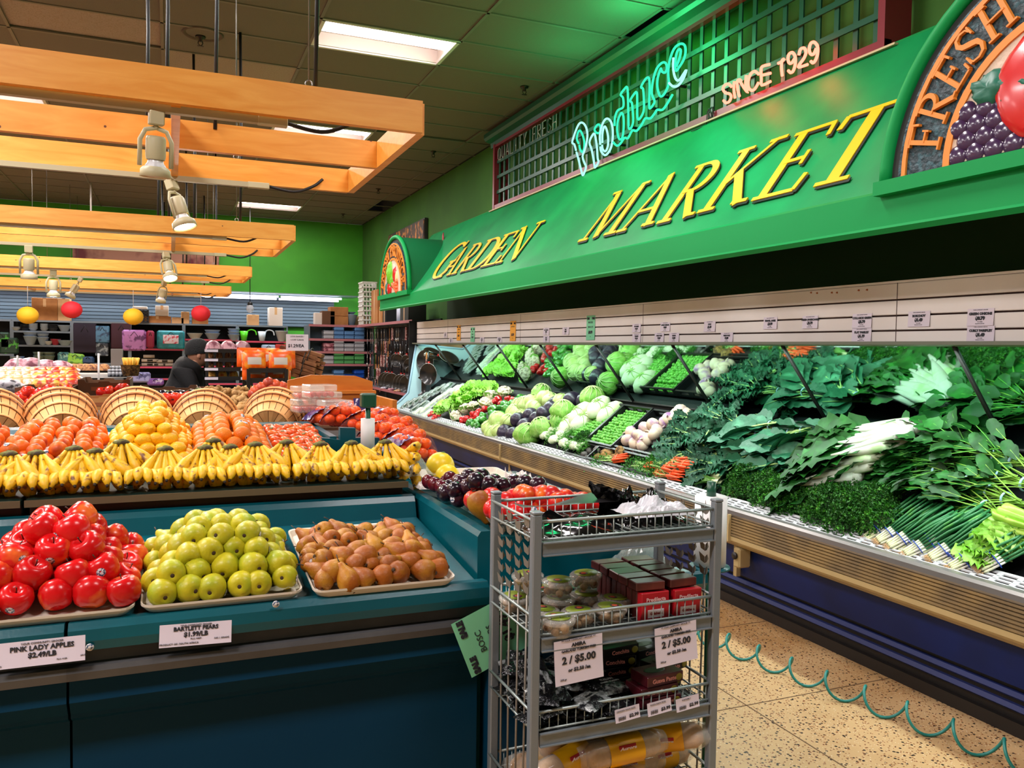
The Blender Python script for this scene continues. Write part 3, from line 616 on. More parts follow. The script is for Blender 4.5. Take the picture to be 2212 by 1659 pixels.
# ---- price cards
PAPER = mat('paper_white', '#ded3e2', .6); INK = mat('ink', '#22242e', .6); PGRN = mat('paper_green', '#7fd0a4', .6); PORG = mat('paper_orange', '#f0a83a', .6)
def card(name, label, M, w, h, lines, pm, cat='price card', group=None, depth=.0012, curl=.004, ink=None, parent=None):
    """M: card centre frame, local x right, y up, z towards the reader; lines (text, size, x, y[, bold[, align]])"""
    t = thing(name, label, cat, M.translation, group=group)
    R3 = M.to_3x3().to_4x4(); m_ = MB()
    m_.grid(lambda u, v: V(((u - .5) * w, (v - .5) * h, curl * (1 - v) ** 2)), 1, 5, M=R3); m_.grid(lambda u, v: V(((u - .5) * w, (v - .5) * h, curl * (1 - v) ** 2 - depth)), 1, 5, M=R3)
    pp_ = m_.build('paper', pm, t)
    g = MB()
    for L_ in lines:
        s, sz, x, y = L_[:4]; bo = L_[4] if len(L_) > 4 else 0
        g.join(text_mb(s, sz, R3 @ Matrix.Translation((x, y - sz * .35, .0012 + curl * max(0, .5 - y / h) ** 2)), 0, .0003, L_[5] if len(L_) > 5 else 'CENTER', bo, L_[6] if len(L_) > 6 else 1))
    if g.v: g.build('print', ink or INK, pp_)
    return t
def rail_card(px, py, w, h, lines, pm, label, X=3.472):
    p = onx(px, py, X); return card('price_card', label, frame(p, (0, -1, 0), (0, 0, 1)), w, h, lines, pm, group='price cards on the white rail')
def std(a, b, w, h): return [('YOUR COMMUNITY GROCER', h * .07, 0, h * .42), (a, h * .2, 0, h * .2, .0012), (b, h * .26, 0, -h * .06, .002), ('PLU 4068', h * .08, 0, -h * .27), ('PRODUCT OF USA', h * .07, 0, -h * .38)]
for px, py, w_, h_, a, b in ((1664, 698, .125, .075, 'FENNEL ANISE', '$2.99'), (1750, 696, .125, .075, 'GREEN SWISSCHARD', '$2.79'), (1862, 693, .135, .078, 'COLLARDS GREEN', '$2.79'), (1861, 724, .135, .078, 'FLAT PARSLEY', '$1.19'),
                             (1985, 689, .13, .078, 'BOKCHOY', '$1.49'), (2118, 685, .135, .08, 'GREEN ONIONS', '$0.79'), (2118, 721, .14, .075, 'CURLY PARSPLEY', '$1.49'), (1570, 729, .13, .066, 'BEETS BULK', '$2.99'), (1533, 705, .13, .074, 'KALE', '$2.49'),
                             (1437, 706, .13, .07, 'LONG CABBAGE', '$0.99'), (1375, 709, .13, .07, 'TOP BEETS', '$1.99'), (1375, 730, .13, .07, 'TURNIPS', '$1.99'), (1424, 729, .13, .07, 'CURLY KALE', '$2.49'), (1456, 729, .13, .07, 'TATSOI', '$2.99'),
                             (1180, 716, .14, .07, 'RED CABBAGE', '$1.29'), (1180, 733, .14, .07, 'SAVOY', '$1.49'), (1222, 715, .14, .07, 'NAPA', '$0.99'), (1041, 735, .14, .07, 'PEPPERS', '$2.49'), (1079, 735, .14, .07, 'PEPPERS RED', '$2.99'), (962, 724, .14, .07, 'RADISH', '$0.99'), (974, 736, .14, .07, 'LEEKS', '$2.99')):
    rail_card(px, py, w_, h_, std(a, b, w_, h_), PAPER, 'white price card reading %s on the white rail' % a.title())
def sale(px, py, w_, h_, a, b, c, pm, l): rail_card(px, py, w_, h_, [('SALE', h_ * .1, -w_ * .3, h_ * .38, .003), ('SALE', h_ * .1, w_ * .3, h_ * .38, .003), (a, h_ * .11, 0, h_ * .22), (b, h_ * .11, 0, h_ * .03), (c, h_ * .15, 0, -h_ * .18, .003), ('/LB', h_ * .05, 0, -h_ * .36)], pm, l)
sale(1276, 708, .16, .22, 'BRUSSEL', 'SPROUTS', '$0.99', PGRN, 'tall green sale card reading Brussel Sprouts 0.99'); sale(1108, 715, .16, .22, 'LETTUCE', '', '$1.79', PORG, 'wide orange sale card, right one of two on the rail')
sale(991, 719, .15, .2, 'CELERY', 'HEARTS', '$1.99', PORG, 'narrow orange sale card, left one of two on the rail'); sale(1021, 723, .15, .18, 'RED', 'BEANS', '$1.79', PGRN, 'small green sale card between the two orange ones')

# ================================================================== vegetables on the bed
bn = V((-.42, 0, .54)).normalized(); bs = V((.54, 0, .42)).normalized(); b0 = V((3.235, 0, .645))
def bed(px, py, h=.0):
    return on(px, py, bn, bn.dot(b0) + h)
def bed_M(p, ang=0, tilt=0, roll=0):
    """local z=bed normal, local x turned by ang (0 = towards the camera end, 90 = up the bed)"""
    x = (V((0, -1, 0)) * math.cos(ang) + bs * math.sin(ang)); M = frame(p, x, bn.cross(x)); return M @ Euler((roll, tilt, 0)).to_matrix().to_4x4()
def put_M(proto, M, **k): return proto.put(M.translation, M.to_euler(), **k)
# black crates
CRT = mat('crate_black', '#101114', .35)
def crate(y0, y1, u0, u1, h, label, lift=0.0):
    """crate lying on the bed from y0..y1 (Y) and u0..u1 metres up the slope"""
    t = thing('produce_crate', label, 'crate', b0 + bs * ((u0 + u1) / 2) + V((0, (y0 + y1) / 2, 0)) + bn * (.012 + lift), group='black plastic crates on the produce bed')
    F = frame((0, 0, 0), (0, -1, 0), bs); W_, D_ = y1 - y0, u1 - u0; m_ = MB(); e = .008
    m_.box((0, 0, 0), (W_, D_, .006), M=F)
    for s in (-1, 1):
        m_.box((s * (W_ / 2 - e / 2), 0, h / 2), (e, D_, h), M=F); m_.box((s * (W_ / 2), 0, h), (.018, D_ + .015, .008), M=F)
        for q, (a_, b_) in enumerate(((0, .35), (.75, 1))): m_.box((0, s * (D_ / 2 - e / 2), h * (a_ + b_) / 2), (W_, e, h * (b_ - a_)), M=F)
        for k in range(4): m_.box(((k - 1.5) * W_ / 3.2, s * (D_ / 2 - e / 2), h * .5), (W_ * .12, e, h), M=F)
        m_.box((0, s * D_ / 2, h), (W_ + .015, .018, .008), M=F)
    m_.build('shell', CRT, t); return t
def bedY(px, py, h=.05): return bed(px, py, h).y
def spts(y0, y1, u0, u1, du, dy, jit=.2):
    out = []; u = u0; r = 0
    while u <= u1:
        y = y0 + (dy / 2 if r % 2 else 0)
        while y <= y1: out.append((b0 + bs * (u + R_.uniform(-jit, jit) * du) + V((0, y + R_.uniform(-jit, jit) * dy, 0)))); y += dy
        u += du; r += 1
    return out
yA, yB, yC = bedY(1243, 930), bedY(1287, 939), bedY(1343, 954)
crate(yB + .005, yA - .0, .17, .66, .07, 'black crate of brussels sprouts, left of the two sprout crates')
crate(yC + .005, yB - .005, .17, .66, .07, 'black crate of brussels sprouts beside the turnips')
crate(yC - .62, yC - .005, .19, .66, .06, 'black crate under the turnips and kale')
yD0, yD1 = bedY(1425, 1010), bedY(1290, 975); crate(yD0, yD1, .0, .155, .06, 'small black crate of celery roots at the front of the bed')
crate(yD1 + .01, yD1 + .42, .0, .155, .05, 'small black crate under the fennel at the front of the bed')
crate(yA + .02, yA + .47, .2, .66, .06, 'black crate under the napa cabbages'); crate(yA + .5, yA + .95, .2, .66, .06, 'black crate under the green and dark cabbages')
# brussels sprouts
SPR = mat('sprout_green', '#4f9d2e', .5, var=(60, '#7cc24e', .4, .65), rnd=.15, bump=(60, .4))
m_ = MB(); m_.ball((0, 0, 0), .0175, 8, 0, (1, 1, .9), jit=.12); sp_ = m_.build('brussels_sprout', SPR, loc=(0, 0, 0)); tag(sp_, 'round green brussels sprout', 'brussels sprout', 'sprouts'); SPT = Proto(sp_)
for (ya, yb, nm) in ((yB + .02, yA - .015, 'left'), (yC + .02, yB - .02, 'right')):
    n = 0; m_ = MB()
    for lay in (0, 1):
        P = spts(ya + .004, yb - .004, .19, .635, .0315, .034, .14)
        for p in P:
            if lay == 0: m_.ball(p + bn * .032, .0165, 6); continue
            if n >= 150: break
            n += 1
            SPT.put(p + bn * (.055 + R_.uniform(-.004, .008)), (R_.random() * 6, R_.random() * 6, 0), scale=R_.uniform(.85, 1.12), label='small green brussels sprout in the top layer of the %s sprout crate' % nm, group='brussels sprouts in the %s crate' % nm)
    o = m_.build('brussels_sprouts', SPR); tag(o, 'lower layer of brussels sprouts filling the %s sprout crate' % nm, 'brussels sprouts', kind='stuff')
# generic round veg
def ballveg(name, mt, r, sc=(1, 1, 1), jit=.1, n=16, extra=None, fr=2.0, seed=1):
    t = thing(name, '', name.replace('_', ' ')); m_ = MB(); m_.ball((0, 0, 0), r, n, 0, sc, jit=jit, seed=seed, fr=fr); m_.build('body', mt, t)
    if extra: extra(t, r)
    return t
def veins(t, r, mt, n=9, sc=1.0):
    m_ = MB()
    for k in range(n):
        a = 2 * PI * k / n + .3; P = []
        for i in range(7): th = i / 6 * 1.9; P.append((r * 1.0 * sc * math.sin(th) * math.cos(a + .15 * math.sin(3 * th)), r * sc * math.sin(th) * math.sin(a + .15 * math.sin(3 * th)), r * .98 * math.cos(th)))
        m_.tube(P, [.0045, .004, .0035, .003, .0025, .002, .001], 5)
    m_.build('leaf_vein', mt, t)
VN = mat('cabbage_vein', '#c6dd98', .5)
CAB = mat('cabbage_pale', '#a9c86a', .5, var=(14, '#c5dc92', .4, .6, 4), rnd=.08, bump=(25, .3)); CABG = mat('cabbage_green', '#6fae3e', .5, var=(16, '#98cb62', .42, .6, 5), rnd=.1, bump=(30, .8)); CABD = mat('cabbage_dark', '#20182c', .35, var=(10, '#332a40', .4, .7), bump=(20, .3))
NAP = mat('napa_white', '#dfe9c8', .45, var=(6, '#b9d58a', .5, .7), bump=(16, .4)); CLF = mat('cauliflower_cream', '#e6ddc4', .7, bump=(70, 1.0, .01))
P_pale = Proto([ballveg('pale_cabbage', CAB, .10, (1.05, 1, .9), .12, 18, lambda t, r: veins(t, r, VN), seed=k) for k in range(2)])
P_green = Proto([ballveg('savoy_cabbage', CABG, .105, (1.15, 1, .85), .16, 20, lambda t, r: veins(t, r * 1.03, VN, 11), fr=3, seed=k) for k in range(2)])
P_dark = Proto([ballveg('red_cabbage', CABD, .095, (1, 1, .92), .08, 18, seed=k) for k in range(2)])
P_napa = Proto([ballveg('napa_cabbage', NAP, .095, (1.6, .95, .9), .1, 18, lambda t, r: veins(t, r * .98, mat('napa_leaf', '#8fbf5a', .5), 8, 1.0)) for k in range(1)])
def cauli(seed):
    t = thing('cauliflower', '', 'cauliflower'); m_ = MB(); m_.ball((0, 0, 0), .08, 20, 0, (1, 1, .75), jit=.1, seed=seed)
    for k in range(40):
        a = R_.random() * 6.28; z = R_.random(); s = math.sqrt(1 - z * z); m_.ball((.078 * s * math.cos(a), .078 * s * math.sin(a), .06 * z), .018, 6, 0)
    m_.build('curd', CLF, t); g = MB()
    for k in range(6): a = k; g.grid(lambda u, v: V(((.06 + .045 * u) * math.cos(a + (v - .5) * .9), (.06 + .045 * u) * math.sin(a + (v - .5) * .9), -.04 + .06 * u)), 3, 3)
    g.build('outer_leaf', CABG, t); return t
P_cau = Proto([cauli(1), cauli(5)])
PG_ = mat('pepper_green', '#2c7d22', .25, var=(8, '#4fa032', .45, .7), coat=.5, rnd=.15); PR_ = mat('pepper_red', '#c0161a', .22, coat=.5, rnd=.1); STM = mat('stem_green', '#587f35', .6)
def pepper(mt, name, s=1):
    t = thing(name, '', 'pepper'); m_ = MB()
    pr_ = [(.001, -.04), (.018, -.043), (.03, -.034), (.037, -.01), (.041, .015), (.036, .036), (.02, .043), (.008, .038), (.001, .036)]
    m_.lathe([(a * s, b * s) for a, b in pr_], 16, 0, None, True, lambda x, y, z, a: V((x * (1 + .12 * math.cos(4 * a)), y * (1 + .12 * math.cos(4 * a)), z))); m_.build('body', mt, t)
    q = MB(); q.tube([(0, 0, .036 * s), (.004, 0, .05 * s), (.012, 0, .06 * s)], [.006, .004, .005], 6); q.build('stem', STM, t); return t
P_gp = Proto([pepper(PG_, 'green_pepper')]); P_rp = Proto([pepper(PR_, 'red_pepper', 1.05)])
def rr(): return (R_.random() * 6.28, R_.random() * 6.28, R_.random() * 6.28)
def scatter(P, pts, h, label, group, sc=(.92, 1.08), rot=None, order=None):
    pts2 = sorted(pts, key=lambda q: q[0])
    for i, q in enumerate(pts2):
        p = bed(q[0], q[1], h + (q[2] if len(q) > 2 else 0)); s = R_.uniform(*sc) * (q[3] if len(q) > 3 else 1)
        r = rot() if rot else rr(); lb = label(i, q) if callable(label) else label
        P.put(p, r, label=lb, group=group, scale=s)
ORD = ['first', 'second', 'third', 'fourth', 'fifth', 'sixth', 'seventh', 'eighth', 'ninth', 'tenth', 'eleventh', 'twelfth', 'thirteenth', 'fourteenth', 'fifteenth', 'sixteenth', 'seventeenth', 'eighteenth', 'nineteenth', 'twentieth']
ORD += [t + '-' + o for t in ('twenty', 'thirty', 'forty') for o in ORD[:9]]
def nth(what, tail):
    return lambda i, q: '%s, %s from the far left %s' % (what, ORD[i], tail)
def small(): return (R_.uniform(-.5, .5), R_.uniform(-.5, .5), R_.random() * 6.28)
scatter(P_cau, [(985, 900), (1007, 884), (1050, 872), (1061, 856), (1090, 848), (1022, 878)], .06, nth('cream cauliflower head', 'among six'), 'cauliflowers', rot=small)
scatter(P_rp, [(1008, 905), (1022, 896), (1035, 890), (1048, 884), (1018, 908), (1070, 868), (1082, 872), (1076, 862), (1098, 862), (1110, 865), (1030, 899), (1000, 908)], .05, nth('glossy red bell pepper', 'in the red pepper row'), 'red peppers')
gp = []
for k in range(34):
    u = k / 33; 
    gp.append((1018 + 112 * u + R_.uniform(-12, 10), 922 - 60 * u + R_.uniform(-11, 9)))
scatter(P_gp, gp, .055, nth('glossy green bell pepper', 'in its heap'), 'green peppers')
scatter(P_pale, [(1058, 925, .02), (1076, 908, .05), (1082, 932), (1100, 912, .04), (1112, 893, .05), (1123, 880, .05), (1136, 874, .07), (1130, 900), (1150, 872, .05), (1066, 938), (1178, 862, .06), (1190, 868, .04), (1155, 882, .04), (1212, 868, .05, .9)], .05, nth('pale green round cabbage', 'in the pale cabbage heap'), 'pale cabbages', rot=small)
scatter(P_dark, [(1092, 934), (1108, 938), (1119, 907, .05), (1135, 921, .02), (1146, 897, .05), (1160, 905, .04), (1176, 894, .06), (1192, 884, .05), (1200, 872, .03), (1197, 915, .02), (1236, 864, .05), (1262, 866, .03)], .05, nth('dark purple cabbage', 'among the dark cabbages'), 'dark cabbages', sc=(.85, 1.0), rot=small)
scatter(P_green, [(1138, 940, .04, 1.15), (1169, 924, .06, 1.1), (1216, 888, .08, 1.1), (1208, 908, .03), (1170, 849, .05, 1.05), (1280, 858, .05, 1.0)], .05, nth('crinkled green savoy cabbage', 'among the savoys'), 'savoy cabbages', rot=small)
scatter(P_napa, [(1232, 918), (1254, 894, .05), (1293, 880, .06), (1263, 912), (1318, 893, .0), (1225, 928, -.03)], .05, nth('long white napa cabbage', 'among the napas'), 'napa cabbages', rot=lambda: (R_.uniform(-.3, .3), R_.uniform(-.9, -.3), R_.uniform(-.6, .8)))
# turnips
TUR = mat('turnip_skin', '#e3cdb4', .4, var=(9, '#9a6aa0', .52, .66), rnd=.06, bump=(12, .1))
P_tur = Proto([ballveg('turnip', TUR, .055, (1, 1, .85), .08, 14, lambda t, r: MB().tube([(0, 0, r * .78), (.002, 0, r * 1.1), (.012, 0, r * 1.35)], [.01, .006, .002], 6).build('root_tip', TUR, t) and None, seed=k) for k in range(2)])
scatter(P_tur, [(1355, 951), (1363, 934, .02), (1372, 958), (1385, 945, .03), (1378, 940, .05), (1395, 950, .02), (1412, 939, .03), (1393, 925, .03), (1411, 917, .04), (1419, 930, .03), (1436, 912, .02), (1445, 905, .03), (1462, 895, .03), (1470, 888, .06), (1480, 895, .03), (1460, 905, .02), (1388, 962)], .05, nth('cream and purple turnip', 'in the turnip heap'), 'turnips')
# celery roots and small roots in the front crate
ROOT = mat('celeriac_skin', '#a07a42', .85, var=(30, '#5c4226', .45, .6), bump=(50, 1.0, .02)); BEET = mat('dusty_beet', '#6d6a66', .8, var=(12, '#4a4340', .4, .6))
P_root = Proto([ballveg('celery_root', ROOT, .06, (1.05, 1, .8), .35, 18, fr=3.5)]); P_beet = Proto([ballveg('small_beet', BEET, .03, (1, 1, .9), .2, 10)])
scatter(P_root, [(1312, 985), (1296, 990, .0, .8), (1340, 978, .02, .9), (1328, 992, 0, .7)], .04, nth('knobbly brown celery root', 'in the small front crate'), 'celery roots')
scatter(P_beet, [(1262, 982), (1273, 974), (1280, 986), (1290, 972, .02, 1.3), (1268, 990)], .03, nth('small dusty grey beet', 'in the small front crate'), 'small beets')
# ---- leafy bunches
def leaf(mb, L, W_, M, mi=0, droop=.3, ruf=0, nu=7, nv=4, ph=0, tip=1.0, cup=.15, stem=0, base=.12):
    def f(u, v):
        s = (v - .5) * 2; wd = W_ * (base + (1 - base) * math.sin(PI * min(1, (u * .96 + .02)) ** tip) ** .75) * .5
        x = stem + L * u; z = -droop * L * u * u + cup * wd * s * s + ruf * wd * abs(s) ** 1.5 * math.sin(ph + u * (17 if ruf < .3 else 38) + s * 2) 
        return V((x + ruf * .5 * wd * abs(s) * math.cos(ph + u * (13 if ruf < .3 else 34)), s * wd * (1 + .12 * math.sin(u * 15 + ph)), z))
    mb.grid(f, nu, nv, mi, True, M)
KAL = mat('kale_leaf', '#134f33', .6, var=(9, '#2f8058', .45, .7), rnd=.22, bump=(60, .6)); COLG = mat('collard_leaf', '#1d6242', .5, var=(7, '#4f9a74', .55, .75), rnd=.15, bump=(40, .3)); SPN = mat('spinach_leaf', '#104a12', .5, var=(10, '#267026', .45, .7), rnd=.25, spec=.3)
PAR = mat('parsley_leaf', '#1c5c0e', .6, var=(30, '#4aa020', .5, .72), rnd=.15); RIB = mat('leaf_rib', '#a8cf78', .45, rnd=.1); BWH = mat('bokchoy_stem', '#c6cdbc', .4, var=(9, '#9fbe86', .52, .7), rnd=.1); TIE = mat('twist_tie', '#a5cfe0', .4)
LET = mat('lettuce_leaf', '#7cc234', .5, var=(9, '#a9dc5c', .45, .7), rnd=.15); CRT_ = mat('carrot_orange', '#e8521a', .45, rnd=.08, bump=(60, .2)); FRN = mat('carrot_tops', '#2f7d1c', .55, rnd=.15)
def E3(x, y, z): return Euler((x, y, z)).to_matrix().to_4x4()
def leafy(name, n, L, W_, lm, rm, ruf, spread, stem, sr, cat, tie=True, droop=.3, tip=1.0, seed=0, zr=.05, stiff=None):
    r = random.Random(seed); t = thing(name, '', cat); A = MB(); B = MB()
    for k in range(n):
        a = (k / (n - 1) - .5) * spread + r.uniform(-.1, .1); e = r.uniform(-.05, .32); l = L * r.uniform(.8, 1.1)
        M = E3(r.uniform(-.7, .7), -e, a); M = Matrix.Translation((0, (k / (n - 1) - .5) * .03, r.uniform(0, zr))) @ M
        leaf(A, l, W_ * r.uniform(.8, 1.15), M, 0, droop * r.uniform(.5, 1.4), ruf, 8 if ruf < .3 else 16, 4 if ruf < .3 else 8, r.random() * 6, tip, stem=stem)
        B.tube([(-stem * .3, 0, 0), (stem * .5, 0, .004), (stem + l * .45, 0, -droop * l * .2 + .002), (stem + l * .9, 0, -droop * l * .81 + .002)], [sr, sr, sr * .6, sr * .25], 5, M=M, flat=.6)
    A.build('leaves', lm, t); B.build('stems', rm, t)
    if tie: q = MB(); q.tube([(stem * .35, .034 * math.cos(i * PI / 8), .022 + .034 * math.sin(i * PI / 8)) for i in range(16)], .004, 5, closed=True, flat=1.8); q.build('tie', TIE, t)
    return t
P_kale = Proto([leafy('kale_bunch', 12, .2, .10, KAL, RIB, .62, 1.3, .08, .005, 'kale', tie=k == 0, seed=10 + k) for k in range(3)])
P_coll = Proto([leafy('collard_bunch', 7, .27, .19, COLG, RIB, .06, .9, .12, .007, 'collard greens', seed=20 + k, droop=.2, tip=.8) for k in range(3)])
P_spin = Proto([leafy('spinach_bunch', 16, .12, .085, SPN, mat('spinach_stem', '#4f9a2c', .45), .06, 1.3, .16, .0035, 'spinach', seed=30 + k, droop=.3, zr=.07) for k in range(3)])
P_dand = Proto([leafy('dandelion_bunch', 14, .2, .07, SPN, mat('dand_stem', '#86b83e', .45), .25, .9, .16, .004, 'leafy greens', seed=40 + k, droop=.2, zr=.05) for k in range(2)])
P_let = Proto([leafy('lettuce_head', 12, .15, .14, LET, RIB, .3, 2.2, .02, .005, 'lettuce', tie=False, seed=50 + k, droop=-.2, zr=.05) for k in range(2)])
def bokchoy(seed):
    r = random.Random(seed); t = thing('bok_choy', '', 'bok choy'); A = MB(); B = MB()
    for k in range(8):
        a = (k - 3.5) * .10; M = Matrix.Translation((0, (k - 3.5) * .012, .03 + .02 * math.sin(k * 2.3))) @ E3(r.uniform(-.6, .6), -.1 + .05 * math.sin(k), a)
        B.tube([(-.02, 0, 0), (.02, 0, .006), (.09, 0, 0), (.16, 0, 0), (.23, 0, .0)], [.026, .037, .031, .019, .006], 9, M=M, flat=.65); leaf(A, .2, .12, M @ Matrix.Translation((.19, 0, .0)), 0, .25, .2, 7, 4, k)
    B.ball((-.005, 0, .03), .048, 14, 0, (.9, 1, .8)); B.build('stalks', BWH, t); A.build('leaves', SPN, t); return t
P_bok = Proto([bokchoy(1), bokchoy(2)])
def parsley(seed, n=1500, R0=.15):
    r = random.Random(seed); t = thing('parsley_bunch', '', 'parsley'); A = MB(); B = MB()
    for k in range(n):
        a = r.random() * 6.283; q = r.random() ** .6; z = math.sqrt(max(0, 1 - q * q)); d = 1 + .18 * noise.noise(V((q * math.cos(a) * 4, q * math.sin(a) * 4, seed)))
        p = V((R0 * q * math.cos(a) * 1.1, R0 * q * math.sin(a), .105 * z)) * d * r.uniform(.9, 1.02); s = r.uniform(.006, .0125)
        M = Matrix.Translation(p) @ E3(r.random() * 6, r.random() * 6, r.random() * 6)
        A.add([(0, 0, 0), (s, s * .6, s * .3), (s * 1.5, 0, 0), (s, -s * .6, s * .4), (s * .4, s * 1.1, -.002)], [(0, 1, 2, 3), (0, 1, 4)], 0, False, M)
    for k in range(26):
        a = r.random() * 6.283; q = r.uniform(.3, 1.05); B.tube([(0, 0, 0), (R0 * q * .6 * math.cos(a), R0 * q * .6 * math.sin(a), .06), (R0 * q * math.cos(a), R0 * q * math.sin(a), .10 * math.sqrt(max(0, 1.1 - q * q)))], .0016, 4)
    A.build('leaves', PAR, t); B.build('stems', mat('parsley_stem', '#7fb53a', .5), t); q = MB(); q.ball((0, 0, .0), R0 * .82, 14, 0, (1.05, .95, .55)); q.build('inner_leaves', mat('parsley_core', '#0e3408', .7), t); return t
P_par = Proto([parsley(1), parsley(2)])
def onions(seed):
    r = random.Random(seed); t = thing('green_onion_bunch', '', 'green onions'); A = MB(); B = MB(); C_ = MB()
    for k in range(9):
        a = (k - 4) * .035; z = .012 + .012 * (k % 2); M = Matrix.Translation((0, (k - 4) * .0085, z)) @ E3(0, r.uniform(-.08, .0), a)
        B.tube([(-.045, 0, 0), (-.035, 0, 0), (-.01, 0, 0), (.06, 0, 0)], [.004, .0075, .006, .005], 7, M=M)
        A.tube([(.055, 0, 0), (.12, 0, .003), (.2, 0, .008), (.30 + r.uniform(-.02, .03), 0, .004)], [.0052, .0055, .007, .006], 6, M=M)
        for j in range(5): b_ = j * 1.26; C_.tube([(-.045, 0, 0), (-.058, .006 * math.cos(b_), .006 * math.sin(b_)), (-.07 - .006 * r.random(), .013 * math.cos(b_), .011 * math.sin(b_))], [.0018, .0012, .0006], 4, M=M)
    B.build('white_bulbs', mat('onion_white', '#dfe8b4', .4, var=(20, '#f0efe0', .4, .6)), t); A.build('green_leaves', mat('onion_green', '#2c7a44', .4, var=(12, '#5aa83a', .55, .75), rnd=.12), t); C_.build('roots', mat('onion_root', '#cfa878', .8), t)
    q = MB(); q.tube([(.03, .046 * math.cos(i * PI / 8), .018 + .022 * math.sin(i * PI / 8)) for i in range(16)], .011, 6, closed=True, flat=.25, up=(1, 0, 0)); q.build('blue_band', mat('band_blue', '#1440b4', .35), t); return t
P_on = Proto([onions(1), onions(2)])
def carrots(seed):
    r = random.Random(seed); t = thing('carrot_bunch', '', 'carrots'); A = MB()
    for k in range(7):
        M = Matrix.Translation((0, (k % 4 - 1.5) * .022, .012 + .022 * (k // 4))) @ E3(0, r.uniform(-.04, .04), (k % 4 - 1.5) * .07)
        q = MB(); q.tube([(0, 0, 0), (.006, 0, 0), (.03, 0, 0), (.08, 0, 0), (.13, 0, 0), (.17, 0, 0)], [.006, .0125, .0135, .011, .007, .0015], 8, M=M); q.build('carrot', CRT_, t)
        for j in range(3): A.tube([(0, 0, 0), (-.06, r.uniform(-.02, .02), .015), (-.13, r.uniform(-.03, .03), .02)], .0022, 4, mi=1, M=M)
    for k in range(420):
        p = V((-.06 - .20 * r.random() ** .8, 0, .0)); p.y = r.gauss(0, .03 + abs(p.x) * .12); p.z = .015 + r.random() * .045; s = r.uniform(.006, .014); M = Matrix.Translation(p) @ E3(r.random() * 6, r.random() * 6, r.random() * 6)
        A.add([(0, 0, 0), (s, s * .35, 0), (s * 1.8, 0, 0), (s, -s * .35, 0)], [(0, 1, 2, 3)], 0, False, M)
    A.build('feathery_tops', [FRN, RIB], t); q = MB(); q.tube([(.045, .045 * math.cos(i * PI / 8), .024 + .03 * math.sin(i * PI / 8)) for i in range(16)], .0022, 5, closed=True); q.build('rubber_band', mat('rubber_tan', '#e09a62', .5), t); return t
P_car = Proto([carrots(1), carrots(2)])
def celery():
    t = thing('celery_bunch', '', 'celery'); A = MB(); B = MB(); CL = mat('celery_green', '#8cc43a', .35, var=(8, '#b9dc62', .45, .7))
    for k in range(11):
        a = k * 2.399; q = .012 * math.sqrt(k); M = Matrix.Translation((0, q * math.cos(a), .05 + q * math.sin(a))) @ E3(a, .0, 0)
        A.tube([(0, 0, .0), (.03, 0, .022), (.10, 0, .022), (.2, 0, .014), (.30, 0, .01)], [.02, .028, .024, .018, .01], 8, M=M, flat=.55); leaf(B, .1, .06, M @ Matrix.Translation((.29, 0, .01)), 0, .2, .4)
    A.build('stalks', CL, t); B.build('leaves', SPN, t); return t
P_cel = Proto([celery()])
def bunch(P, px, py, ang, label, group, h=.06, tilt=0, sc=1, roll=0):
    p = bed(px, py, h)
    if p.x > 3.66: p = p - bs * ((p.x - 3.66) / bs.x)
    M = bed_M(p, math.radians(ang), tilt, roll); P.put(M.translation, M.to_euler(), label=label, group=group, scale=sc)
rd = R_.uniform
# kale covers px 1345..1560: leaves point down the bed
i = 0
for px, py, h in [(1540, 985, .02), (1500, 1000, .02), (1470, 985, .02), (1560, 950, .04), (1520, 945, .05), (1475, 950, .05), (1590, 925, .06), (1545, 915, .07), (1500, 918, .07), (1490, 935, .06), (1570, 890, .08), (1530, 888, .08), (1495, 897, .07), (1600, 895, .08), (1535, 1015, .02), (1575, 1000, .03), (1600, 955, .06), (1450, 968, .05), (1560, 975, .07), (1500, 965, .08)]:
    bunch(P_kale, px + 28, py, rd(130, 250), 'curly blue-green kale bunch, %s from the top left of the kale heap' % ORD[i], 'kale bunches', h, rd(-.1, .15), rd(.85, 1.05), rd(-.4, .4)); i += 1
i = 0
for px, py, h, a in [(1700, 905, .10, 200), (1760, 925, .10, 195), (1820, 930, .09, 200), (1690, 930, .09, 185), (1740, 950, .08, 190), (1650, 945, .08, 200), (1790, 965, .08, 195), (1720, 980, .09, 185), (1770, 995, .08, 185), (1650, 985, .08, 190), (1700, 1008, .06, 180), (1785, 1018, .07, 185), (1640, 1010, .05, 195), (1840, 890, .09, 195), (1770, 890, .08, 200), (1640, 905, .07, 200)]:
    bunch(P_coll, px, py, a + rd(-12, 12), 'flat broad-leaved collard bunch, %s counted from the top of its heap' % ORD[i], 'collard bunches', h, rd(-.05, .1), rd(.85, 1.0), rd(-.3, .3)); i += 1
i = 0
for px, py, h, a in [(1985, 935, .10, 195), (1950, 950, .11, 195), (1930, 975, .09, 190), (1900, 960, .07, 195), (1900, 998, .07, 190), (1860, 1018, .05, 185), (1870, 985, .05, 190), (1990, 915, .08, 200), (1850, 1040, .02, 190)]:
    bunch(P_bok, px, py, a + 12 + rd(-8, 8), 'white-stemmed bok choy head, %s counted from the top right of its row' % ORD[i], 'bok choy heads', h + .045, rd(-.03, .08), rd(1.15, 1.3)); i += 1
i = 0
